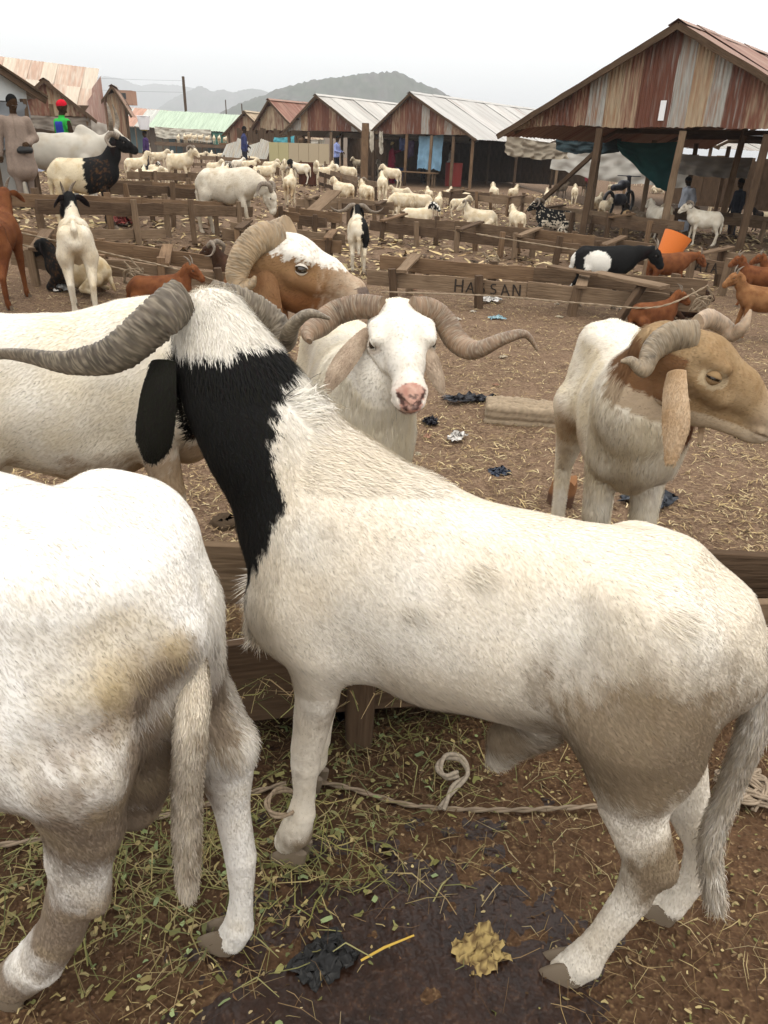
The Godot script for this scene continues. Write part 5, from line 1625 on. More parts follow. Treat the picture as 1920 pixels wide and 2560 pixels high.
func ram_facing() -> void:
	var head := skull(D_SKULL, Vector3(0.945, -0.31, 0.04), Vector3(0.31, 0.94, 0.03), 0.9, 1.26)
	var back := head.affine_inverse()
	var coat := func(p: Vector3, n: Vector3) -> Color:
		var h := back * p
		if on_skull(h, 0.0):
			var c := mix(Color(0.76, 0.70, 0.60), WHITE_HAIR, 0.55 + wob(p, 14.0) * 0.8)
			var vee := absf(absf(h.z) - 0.020 - (h.y + 0.052) * 0.5)
			if h.x > 0.28 and h.y > -0.074 and h.y < -0.030 and vee < 0.005:
				c = Color(0.10, 0.055, 0.05)
			elif h.x > 0.275 and h.y > -0.082 and absf(h.z) < 0.022 + wob(p, 30.0) * 0.008 + (h.y + 0.06) * 0.25:
				c = mix(Color(0.46, 0.22, 0.17), Color(0.62, 0.40, 0.32), 0.5 + wob(p, 40.0))
				if wob(p, 26.0, 4.0) > 0.2:
					c = Color(0.20, 0.13, 0.11)
			elif h.x > 0.262 and absf(h.y + 0.088) < 0.004:
				c = Color(0.30, 0.20, 0.17)
			elif h.x > 0.25:
				c = mix(c, Color(0.68, 0.50, 0.41), 0.25 + wob(p, 30.0) * 0.4)
			if ((h - Vector3(0.11, 0.0, signf(h.z) * 0.06)) / Vector3(0.03, 0.02, 0.03)).length() < 1.1:
				c = mix(c, Color(0.46, 0.36, 0.28), 0.5)
			return mix(c, DUN, maxf(0.0, streak(p, 2.0) - 0.35) * 0.8)
		var b := mix(Color(0.74, 0.66, 0.50), WHITE_HAIR, 0.35 + wob(p, 6.0) * 0.7)
		return mix(b, Color(0.50, 0.42, 0.30), maxf(0.0, streak(p, 7.0) - 0.2) * 0.9)
	var flow := func(p: Vector3, n: Vector3) -> Array:
		var h := back * p
		if on_skull(h, -0.03):
			if h.x > 0.262:
				return [-head.basis.x, 0.004, 0.1, 0.35]
			return [-head.basis.x * 0.8 + Vector3(0, -0.8, 0), 0.010, 0.15, 1.0]
		if p.x > 0.12 and p.y < 0.92:
			return [Vector3(0.1, -1.0, 0), 0.028, 0.16, 1.0]
		return [Vector3(-0.8, -0.7, 0), 0.016, 0.15, 1.0]
	var t := ram("cream_ram", "cream ram with pink nose and drooping ears, looking straight at the camera", Vector3(-0.095, 0, -2.12), -78.5, RAM_D, head, coat, flow, 75000, 0.0017)
	put("horn", horn_mesh(D_RIGHT_HORN, [0.027, 0.028, 0.029, 0.028, 0.022, 0.008], 0.13, 170.0, Color(0.18, 0.115, 0.07), 14, 0.8), mats.horn, t)
	put("horn", horn_mesh(D_LEFT_HORN, [0.026, 0.028, 0.028, 0.027, 0.024, 0.017, 0.011, 0.004], 0.13, 170.0, Color(0.18, 0.115, 0.07), 14, 0.8), mats.horn, t)
	var ear_col := func(p: Vector3, n: Vector3) -> Color: return mix(Color(0.46, 0.36, 0.27), Color(0.31, 0.23, 0.165), 0.4 + wob(p, 14.0) + maxf(0.0, streak(p)))
	add_ear(t, D_RIGHT_EAR, [0.016, 0.026, 0.024, 0.007], Vector3(0.85, 0.1, 0.4), ear_col, 2500, 0.6)
	add_ear(t, D_LEFT_EAR, [0.018, 0.026, 0.026, 0.007], Vector3(0.85, 0.1, -0.4), ear_col, 2500, 0.6)
	for q in [Vector3(0.17, 0, 0.103), Vector3(0.14, 0, -0.103), Vector3(-0.44, 0, 0.12), Vector3(-0.4, 0, -0.12)]:
		put("hoof", hoof_mesh(q, 0.0, 1.15), mats.hoof, t)


func ram_right() -> void:
	var head := skull(E_SKULL, Vector3(0.17, -0.27, -0.94), Vector3(0.05, 0.96, -0.27), 1.12)
	var back := head.affine_inverse()
	var coat := func(p: Vector3, n: Vector3) -> Color:
		var rag := wob(p, 16.0) * 0.016 + streak(p) * 0.012
		var h := back * p
		if on_skull(h, -0.085 + rag):
			var c := mix(Color(0.25, 0.155, 0.075), Color(0.34, 0.235, 0.13), 0.5 + wob(p, 10.0) * 0.8 + streak(p) * 0.5)
			if h.x < 0.05 and h.y < 0.02:
				c = mix(c, Color(0.14, 0.06, 0.026), 0.8)
			if h.y < -0.085:
				c = mix(c, Color(0.55, 0.44, 0.31), 0.7)
			if h.x > 0.22:
				c = mix(c, Color(0.52, 0.43, 0.33), clampf((h.x - 0.22) * 10.0, 0.0, 0.6))
			if h.x > 0.295 and h.y > -0.08:
				c = Color(0.06, 0.045, 0.04)
			var lid := ((h - Vector3(0.11, 0.0, signf(h.z) * 0.062)) / Vector3(0.03, 0.018, 0.03)).length()
			if lid < 1.2:
				c = mix(c, Color(0.50, 0.40, 0.26), 0.6)
			return c
		if ((p - Vector3(0.36, 0.80, -0.11)) / Vector3(0.10, 0.10, 0.085)).length() + rag * 6.0 < 1.0:
			return mix(BROWN_HAIR, Color(0.10, 0.035, 0.016), 0.5)
		var b := mix(Color(0.70, 0.61, 0.45), WHITE_HAIR, 0.35 + wob(p, 6.0) * 0.8)
		if p.y > 0.84:
			b = mix(b, WHITE_HAIR, 0.6)
		b = mix(b, Color(0.36, 0.27, 0.17), maxf(0.0, streak(p, 7.0) - 0.1) * 0.9)
		var soil := soil_at(p, Vector3(-0.1, 0.5, 0.16), Vector3(0.35, 0.16, 0.12), 1.0)
		return mix(b, Color(0.30, 0.17, 0.08), clampf(soil * 1.4 + wob(p, 9.0) * 0.4, 0.0, 0.8) if soil > 0.0 else 0.0)
	var flow := func(p: Vector3, n: Vector3) -> Array:
		var h := back * p
		if on_skull(h, -0.05):
			return [-head.basis.x + Vector3(0, -0.4, 0), 0.008, 0.15, 1.0]
		if p.x > 0.1:
			return [Vector3(0.0, -1.0, wob(p, 5.0) * 0.9), 0.024, 0.2, 1.0]
		return [Vector3(-0.8, -0.7, 0), 0.017, 0.16, 1.0]
	var t := ram("brown_faced_ram", "cream ram with brown head in profile and half-closed eye, standing at the right edge", Vector3(0.735, 0, -2.25), -95.0, RAM_E, head, coat, flow, 80000, 0.0017, 0.78)
	put("horn", horn_mesh(E_HORN, [0.034, 0.034, 0.030, 0.024, 0.017, 0.011, 0.003], 0.13, 160.0, Color(0.20, 0.15, 0.095)), mats.horn, t)
	put("horn", horn_mesh(E_FAR_HORN, [0.024, 0.024, 0.022, 0.022, 0.019, 0.004], 0.08, 130.0, Color(0.29, 0.205, 0.135)), mats.horn, t)
	var ear_col := func(p: Vector3, n: Vector3) -> Color:
		if p.y < 0.72 + streak(p) * 0.03:
			return mix(CREAM, WHITE_HAIR, 0.5)
		return mix(Color(0.36, 0.235, 0.13), Color(0.50, 0.37, 0.25), 0.4 + wob(p, 12.0) * 0.8 + streak(p) * 0.4)
	add_ear(t, E_EAR, [0.022, 0.029, 0.031, 0.012], Vector3(0.9, 0.15, 0.5), ear_col, 3000, 0.3)
	add_ear(t, E_FAR_EAR, [0.02, 0.032, 0.012], Vector3(0.5, 0.1, -0.9), ear_col, 1500, 0.3)
	for q in [Vector3(0.265, 0, 0.103), Vector3(0.285, 0, -0.103), Vector3(-0.325, 0, 0.12), Vector3(-0.27, 0, -0.12)]:
		put("hoof", hoof_mesh(q, 0.0, 1.15), mats.hoof, t)


# ---------------------------------------------------------------- hills
func hill(called: String, line: Array, z: float, deep: float, tone: Color, rock: Color, rough: float) -> void:
	var m := Mb.new()
	var nx := 160
	var nz := 36
	var x0: float = line[0].x
	var x1: float = line[line.size() - 1].x
	for a in nz + 1:
		var w := float(a) / nz
		for b in nx + 1:
			var x := lerpf(x0, x1, float(b) / nx)
			var k := 0
			while k < line.size() - 2 and line[k + 1].x < x:
				k += 1
			var t: float = clampf((x - line[k].x) / (line[k + 1].x - line[k].x), 0.0, 1.0)
			var top: float = cubic_interpolate(line[k].y, line[k + 1].y, line[maxi(k - 1, 0)].y, line[mini(k + 2, line.size() - 1)].y, t)
			var s := 1.0 - absf(w * 2.0 - 1.0)
			var crest := pow(s, 0.75)
			var y: float = -12.0 + (top + 12.0) * crest
			y += noise.get_noise_2d(x * 6.0 / deep, w * 5.0) * top * 0.16 * (1.0 - s) * 2.0 * s + fine.get_noise_2d(x * 60.0 / deep, w * 30.0) * top * rough
			var p := Vector3(x, y, z + (0.5 - w) * deep)
			var g := noise.get_noise_2d(x * 9.0 / deep + 3.0, w * 9.0)
			var bare := clampf(g * 1.6 + (t * 0.0) + 0.1, 0.0, 1.0)
			m.vert(p, Vector3.UP, tone.lerp(rock, bare) * (1.0 + 0.35 * fine.get_noise_2d(x * 40.0 / deep, w * 40.0)))
	for a in nz:
		for b in nx:
			var p := a * (nx + 1) + b
			m.tri(p, p + nx + 1, p + 1)
			m.tri(p + 1, p + nx + 1, p + nx + 2)
	for p in m.v.size():
		var a := p / (nx + 1)
		var b := p % (nx + 1)
		var dx := m.v[mini(b + 1, nx) + a * (nx + 1)] - m.v[maxi(b - 1, 0) + a * (nx + 1)]
		var dz := m.v[b + mini(a + 1, nz) * (nx + 1)] - m.v[b + maxi(a - 1, 0) * (nx + 1)]
		var nn := dx.cross(dz).normalized()
		m.n[p] = nn if nn.y > 0.0 else -nn
	put(called, m.mesh(), mats.hillside, null, "structure")


func set_hills() -> void:
	tinted_mat("hillside", 0.95, 0.1)
	hill("hills", HILL_FAR, -3300.0, 900.0, Color(0.06, 0.068, 0.048), Color(0.09, 0.082, 0.072), 0.012)
	hill("hills", HILL_MID, -2300.0, 700.0, Color(0.06, 0.068, 0.048), Color(0.09, 0.082, 0.072), 0.014)
	hill("hill", HILL_NEAR, -900.0, 380.0, Color(0.06, 0.068, 0.048), Color(0.09, 0.082, 0.072), 0.022)


# ---------------------------------------------------------------- sheds of rusty sheet
const TIN_RUST := Color(0.125, 0.044, 0.024)
const TIN_GREY := Color(0.34, 0.33, 0.295)
const TIN_TAN := Color(0.36, 0.275, 0.18)
const TIN_ORANGE := Color(0.23, 0.10, 0.04)
const TIN_PALE := Color(0.52, 0.47, 0.41)


const SH_R := [TIN_RUST, TIN_GREY, -0.15]
const SH_R2 := [Color(0.167, 0.067, 0.039), TIN_TAN, 0.05]
const SH_G := [TIN_GREY, TIN_ORANGE, 0.15]
const SH_T := [TIN_TAN, TIN_ORANGE, 0.2]
const SH_T2 := [Color(0.414, 0.316, 0.207), TIN_RUST, 0.1]
const SH_M := [TIN_TAN, Color(0.174, 0.07, 0.041), 0.5]


# one corrugated sheet between four corners; ridges run from bottom to top
func sheet(bl: Vector3, br: Vector3, tl: Vector3, tr: Vector3, waves: int, deep: float, base: Color, rust: Color, amount: float, rows := 7, per := 4) -> ArrayMesh:
	var m := Mb.new()
	var out := (br - bl).cross(tl - bl).normalized()
	var w := rng.randf() * 100.0
	var k := waves * per
	for a in rows + 1:
		var v := float(a) / rows
		for b in k + 1:
			var u := float(b) / k
			var p := bl.lerp(br, u).lerp(tl.lerp(tr, u), v)
			p += out * (sin(u * waves * TAU) * deep + noise.get_noise_3d(u * 1.2, v * 1.5, w) * deep * 1.6)
			if a == 0:
				p += (bl - tl).normalized() * noise.get_noise_2d(u * 2.5, w) * 0.02
			var r := noise.get_noise_3d(u * 5.0, v * 0.9, w + 9.0) * 0.9 + fine.get_noise_3d(u * 24.0, v * 2.2, w) * 0.55
			var c := base.lerp(rust, clampf(amount + r, 0.0, 1.0))
			c = c * (1.0 + fine.get_noise_3d(u * 12.0, v * 9.0, w + 30.0) * 0.22)
			var slope := cos(u * waves * TAU) * deep * waves * TAU / maxf(0.01, bl.distance_to(br))
			m.vert(p, (out - (br - bl).normalized() * slope).normalized(), c)
	for a in rows:
		for b in k:
			var p := a * (k + 1) + b
			m.tri(p, p + k + 1, p + 1)
			m.tri(p + 1, p + k + 1, p + k + 2)
	return m.mesh()


# a rough-sawn piece of timber along local x, with uneven faces
func plank_mesh(length: float, high: float, thick: float, sag := 0.0, ragged := 1.0) -> ArrayMesh:
	var m := Mb.new()
	var w := rng.randf() * 200.0
	var n := clampi(int(length / 0.16), 4, 22)
	var rings := []
	var cols := []
	for a in n + 1:
		var t := float(a) / n
		var x := (t - 0.5) * length
		var y := -sag * 4.0 * t * (1.0 - t) + noise.get_noise_2d(t * length * 1.3, w) * 0.012 * ragged
		var h := high * 0.5 * (1.0 + noise.get_noise_2d(t * length * 3.0, w + 20.0) * 0.16 * ragged)
		var d := thick * 0.5 * (1.0 + noise.get_noise_2d(t * length * 3.0, w + 40.0) * 0.12 * ragged)
		var e := minf(h, d) * 0.22
		if a == 0 or a == n:
			x += noise.get_noise_1d(w + a) * 0.015
		var z := noise.get_noise_2d(t * length, w + 60.0) * 0.008 * ragged
		rings.append([Vector3(x, y + h, z + d - e), Vector3(x, y + h - e, z + d), Vector3(x, y - h + e, z + d), Vector3(x, y - h, z + d - e), Vector3(x, y - h, z - d + e), Vector3(x, y - h + e, z - d), Vector3(x, y + h - e, z - d), Vector3(x, y + h, z - d + e)])
		cols.append(Color.WHITE)
	m.loft(rings, cols)
	return m.mesh()


func wood() -> Material:
	return mats["wood_%d" % rng.randi_range(0, 3)]


# timber from a to b; roll turns its broad face about its length
func timber(called: String, a: Vector3, b: Vector3, high: float, thick: float, parent: Node, mat: Material = null, roll := 0.0, sag := 0.0, ragged := 1.0) -> MeshInstance3D:
	var o := put(called, plank_mesh(a.distance_to(b), high, thick, sag, ragged), mat if mat else wood(), parent)
	var x := (b - a).normalized()
	var up := Vector3.UP if absf(x.y) < 0.9 else Vector3.BACK
	var z := x.cross(up).normalized()
	o.transform = Transform3D(Basis(x, z.cross(x), z) * Basis(Vector3.RIGHT, roll), (a + b) * 0.5)
	return o


# an open shed: gable of sheets across local x at z = 0, roof running to -z on posts
func shed(called: String, label: String, at: Vector3, turn: float, left: float, right: float, long: float, eave: float, ridge: float, low: float, tones: Array, roof: Color, roof_rust: float, posts: Array) -> Node3D:
	var t := thing(called, label, "shed", at, turn, "open tin-roofed sheds of the market")
	var n := tones.size()
	var width := left + right
	for k in n:
		var xa := -left + width * k / n
		var xb := -left + width * (k + 1) / n + 0.03
		var ya := lerpf(eave, ridge, 1.0 - (absf(xa) / (left if xa < 0.0 else right)))
		var yb := lerpf(eave, ridge, 1.0 - minf(1.0, absf(xb) / (left if xb < 0.0 else right)))
		var la := minf(low + noise.get_noise_1d(xa * 0.9) * 0.05, ya - 0.02)
		var lb := minf(low + noise.get_noise_1d(xb * 0.9) * 0.05, yb - 0.02)
		var q: Array = tones[k]
		var z := 0.012 * (k % 2)
		put("gable_sheet", sheet(Vector3(xa, la, z), Vector3(xb, lb, z), Vector3(xa, ya, z), Vector3(xb, yb, z), 5, 0.009, q[0], q[1], q[2], 12), mats.tin, t)
	var strips := int(long / 0.85)
	for side in 2:
		var half := left if side == 0 else right
		var sg := -1.0 if side == 0 else 1.0
		for k in strips:
			var za := 0.28 - long * k / strips
			var zb := 0.28 - long * (k + 1) / strips - 0.04
			var lift := 0.01 * (k % 2) + rng.randf() * 0.012
			var base := roof * rng.randf_range(0.85, 1.12)
			var ex := sg * (half + 0.22)
			var ey := eave - 0.22 * (ridge - eave) / half
			var a := Vector3(ex, ey + lift, za)
			var b := Vector3(ex, ey + lift, zb)
			var c := Vector3(0, ridge + 0.03 + lift, za)
			var d := Vector3(0, ridge + 0.03 + lift, zb)
			put("roof_sheet", sheet(a, b, c, d, 6, 0.011, base, TIN_RUST * 1.3, roof_rust + rng.randf_range(-0.25, 0.2), 6, 3), mats.tin, t)
	var cap := Mb.new()
	for k in strips:
		var za := 0.30 - long * k / strips
		var zb := 0.30 - long * (k + 1) / strips
		var y := ridge + 0.065 + rng.randf() * 0.015
		cap.quad(Vector3(-0.16, y - 0.09, za), Vector3(-0.16, y - 0.09, zb), Vector3(0, y, zb), Vector3(0, y, za), roof)
		cap.quad(Vector3(0, y, za), Vector3(0, y, zb), Vector3(0.16, y - 0.09, zb), Vector3(0.16, y - 0.09, za), roof)
	put("ridge_cap", cap.mesh(), mats.tin, t)
	for p in posts:
		timber("post", Vector3(p[0], -0.1, p[1]), Vector3(p[0] + p[2], eave + p[3], p[1]), 0.135, 0.12, t, null, 0.4)
	for z in [-0.06, -long * 0.33, -long * 0.66, -long + 0.1]:
		timber("tie_beam", Vector3(-left * 0.9, eave + 0.13, z), Vector3(right * 0.9, eave + 0.13, z), 0.10, 0.06, t, mats.wood_2)
		timber("rafter", Vector3(-left, eave - 0.03, z), Vector3(-0.03, ridge - 0.05, z), 0.08, 0.05, t, mats.wood_2)
		timber("rafter", Vector3(right, eave - 0.03, z), Vector3(0.03, ridge - 0.05, z), 0.08, 0.05, t, mats.wood_2)
	for s: float in [-1.0, 1.0]:
		var half: float = left if s < 0.0 else right
		timber("bargeboard", Vector3(s * (half + 0.2), eave - 0.24 * (ridge - eave) / half, 0.26), Vector3(0.0, ridge - 0.03, 0.26), 0.10, 0.03, t, mats.wood_2)
	for s: float in [-0.62, 0.62]:
		var half: float = left if s < 0.0 else right
		timber("purlin", Vector3(half * s, lerpf(eave, ridge, 0.38) - 0.04, 0.2), Vector3(half * s, lerpf(eave, ridge, 0.38) - 0.04, -long), 0.06, 0.05, t, mats.wood_2)
	return t


# cloth hanging from a to b with folds; drop at each end
func drape(a: Vector3, b: Vector3, drop_a: float, drop_b: float, folds: float, deep: float, tone: Color, sag := 0.05, nx := 26, ny := 14) -> ArrayMesh:
	var m := Mb.new()
	var along := (b - a).normalized()
	var out := along.cross(Vector3.UP).normalized()
	var w := rng.randf() * 100.0
	for y in ny + 1:
		var v := float(y) / ny
		for x in nx + 1:
			var u := float(x) / nx
			var drop := lerpf(drop_a, drop_b, u) * (1.0 + noise.get_noise_2d(u * 3.0, w) * 0.14)
			var p := a.lerp(b, u) + Vector3.DOWN * (drop * v + sag * 4.0 * u * (1.0 - u))
			p += out * deep * (sin(u * folds * TAU + noise.get_noise_2d(v * 1.2, w + 7.0) * 2.5) * (0.3 + v) + noise.get_noise_3d(u * 4.0, v * 4.0, w) * 1.4)
			p += along * noise.get_noise_3d(u * 2.0, v * 2.0, w + 20.0) * 0.03
			var k := 1.0 + noise.get_noise_3d(u * 5.0, v * 5.0, w + 40.0) * 0.25
			m.vert(p, out, Color(tone.r * k, tone.g * k, tone.b * k))
	for y in ny:
		for x in nx:
			var p := y * (nx + 1) + x
			m.tri(p, p + 1, p + nx + 1)
			m.tri(p + 1, p + nx + 2, p + nx + 1)
	for p in m.v.size():
		var y := p / (nx + 1)
		var x := p % (nx + 1)
		var dx := m.v[mini(x + 1, nx) + y * (nx + 1)] - m.v[maxi(x - 1, 0) + y * (nx + 1)]
		var dy := m.v[x + mini(y + 1, ny) * (nx + 1)] - m.v[x + maxi(y - 1, 0) * (nx + 1)]
		m.n[p] = dy.cross(dx).normalized()
	return m.mesh()


func on_land(x: float, z: float, up := 0.0) -> Vector3:
	return Vector3(x, ground_y(x, z) + up, z)


func set_buildings() -> void:
	tinted_mat("tin", 0.62, 0.4)
	# the big shed at the right
	var big := shed("tin_shed", "largest rusty tin shed at the right with wide striped gable on leaning timber posts", Vector3(3.3 + 0.775 * 1.64, 0, -15.3 + 0.632 * 1.64), deg_to_rad(-39.2), 3.0, 3.0, 12.0, 1.80, 3.34, 1.88, [SH_T, SH_M, SH_R2, SH_R, SH_R2, SH_G, SH_T, SH_M, SH_R, SH_R, SH_G, SH_T, SH_G, SH_R, SH_R2, SH_M, SH_R, SH_T, SH_R, SH_R2], Color(0.26, 0.155, 0.11), 0.45, [[-1.27, 0.0, 0.06, 0.05], [0.25, 0.0, 0.05, 0.03], [1.6, 0.0, 0.05, 0.0], [2.9, 0.0, 0.0, 0.0], [-2.6, -3.0, 0, 0], [-2.6, -6.0, 0, 0], [-2.6, -9.0, 0, 0], [0, -4.0, 0.1, 0.5], [0, -8.0, 0.1, 0.5], [2.7, -3.5, 0, 0], [2.7, -7.5, 0, 0], [-2.6, -11.8, 0, 0], [1.3, -11.8, 0, 0]])
	timber("brace", Vector3(-2.6, 0.45, -0.5), Vector3(-1.25, 1.5, -0.1), 0.08, 0.06, big, mats.wood_2)
	timber("brace", Vector3(1.9, 0.9, -2.6), Vector3(2.7, 1.6, -3.4), 0.08, 0.06, big, mats.wood_2)
	var paper := Mb.new()
	paper.box(Vector3(-0.16, 1.98, 0.028), Vector3(-0.06, 2.28, 0.031), Color(0.75, 0.75, 0.74))
	put("paper_notice", paper.mesh(), mats.cloth, big)
	# sheds in the middle
	shed("tin_shed", "middle rusty tin shed with grey roof, second of the row of sheds from the right", Vector3(1.0 - 0.47 * 0.819, 0, -35.0 - 0.47 * 0.574), deg_to_rad(-35.0), 2.15, 3.1, 13.0, 1.95, 3.5, 2.0, [SH_T2, SH_R, SH_R, SH_M, SH_R2, SH_R, SH_R, SH_G, SH_R, SH_R2, SH_G, SH_M, SH_M, SH_T], Color(0.40, 0.385, 0.36), -0.25, [[-2.0, 0.0, 0, 0.05], [-0.25, 0.05, 0.05, 0.05], [1.0, 0.05, 0.05, 0.02], [2.1, 0.05, 0.02, 0.0], [3.0, 0.0, 0, 0], [-2.0, -4.0, 0, 0], [3.0, -4.0, 0, 0], [0.5, -6.0, 0, 0.4], [3.0, -8.0, 0, 0]])
	shed("tin_shed", "left rusty tin shed with grey roof in the middle distance, behind the yellowish board", Vector3(-3.4 - 0.19 * 0.819, 0, -38.0 - 0.19 * 0.574), deg_to_rad(-35.0), 2.0, 2.7, 12.0, 2.0, 3.46, 2.05, [SH_G, SH_G, SH_T, SH_R, SH_R2, SH_R, SH_M, SH_R, SH_R, SH_G, SH_M], Color(0.43, 0.41, 0.375), -0.25, [[-1.9, 0.0, 0, 0], [-0.6, 0.05, 0, 0], [0.7, 0.05, 0.04, 0], [2.5, 0.05, 0.0, 0.1], [-1.9, -4.0, 0, 0], [2.5, -5.0, 0, 0]])
	shed("tin_shed", "small rusty tin shack with plank walls, leftmost of the row of central sheds", Vector3(-6.6, 0, -44.0), deg_to_rad(-35.0), 1.4, 1.9, 8.0, 2.1, 3.5, 2.1, [SH_M, SH_T, SH_T2, SH_M, SH_T, SH_M], Color(0.25, 0.14, 0.10), 0.5, [[-1.3, 0, 0, 0], [1.7, 0, 0, 0]])
	shed("tin_shed", "low tan tin shack between the green-roofed row and the central sheds", Vector3(-9.4, 0, -52.0), deg_to_rad(-20.0), 1.5, 1.5, 8.0, 2.0, 3.2, 0.3, [SH_M, SH_R2, SH_T, SH_M, SH_T], TIN_TAN, 0.1, [[-1.3, 0, 0, 0], [1.3, 0, 0, 0]])
	shed("tin_shed", "low grey tin-roofed shed behind the largest rusty shed", Vector3(9.6, 0, -34.0), deg_to_rad(-38.0), 3.4, 3.4, 10.0, 1.9, 3.2, 1.9, [SH_G, SH_G, SH_T, SH_M, SH_G, SH_R, SH_G, SH_G], TIN_GREY, 0.0, [[-3.2, 0, 0, 0], [0, 0, 0, 0.5], [3.2, 0, 0, 0]])
	for q in [["plank_wall", "wall of upright grey planks under the small rusty shack", Vector3(-8.6, 0, -44.6), Vector3(-4.6, 0, -41.4), 2.1, 0.2], ["plank_wall", "added dark plank wall blocking the sky behind the middle rusty shed", Vector3(3.4, 0, -45.0), Vector3(10.0, 0, -41.0), 2.2, 0.3], ["plank_wall", "added dark plank wall blocking the sky behind the left rusty shed", Vector3(-2.8, 0, -47.0), Vector3(3.4, 0, -44.0), 2.2, 0.3], ["plank_wall", "added plank wall darkening the inside of the largest rusty shed", Vector3(9.5, 0, -28.5), Vector3(15.0, 0, -22.0), 1.5, 0.32]]:  # last three walls are added to block sky and darken the sheds inside
		var a: Vector3 = q[2]
		var b: Vector3 = q[3]
		var w := thing(q[0], q[1], "wall", (a + b) * 0.5)
		var n := int(a.distance_to(b) / q[5])
		for k in n:
			var p := a.lerp(b, (k + 0.5) / n) - (a + b) * 0.5
			var o := timber("plank", p, p + Vector3(0, q[4] * rng.randf_range(0.9, 1.05), 0), q[5] * 1.12, 0.025, w, mats.wood_2)
			o.position += Vector3(0, 0, 0.028 * (k % 2))
			o.basis = Basis(Vector3.UP, atan2(-(b - a).z, (b - a).x)) * Basis(Vector3.BACK, PI / 2.0) * Basis(Vector3.RIGHT, 0.0)
	# the group at the left edge
	left_buildings()
	hanging_cloths()


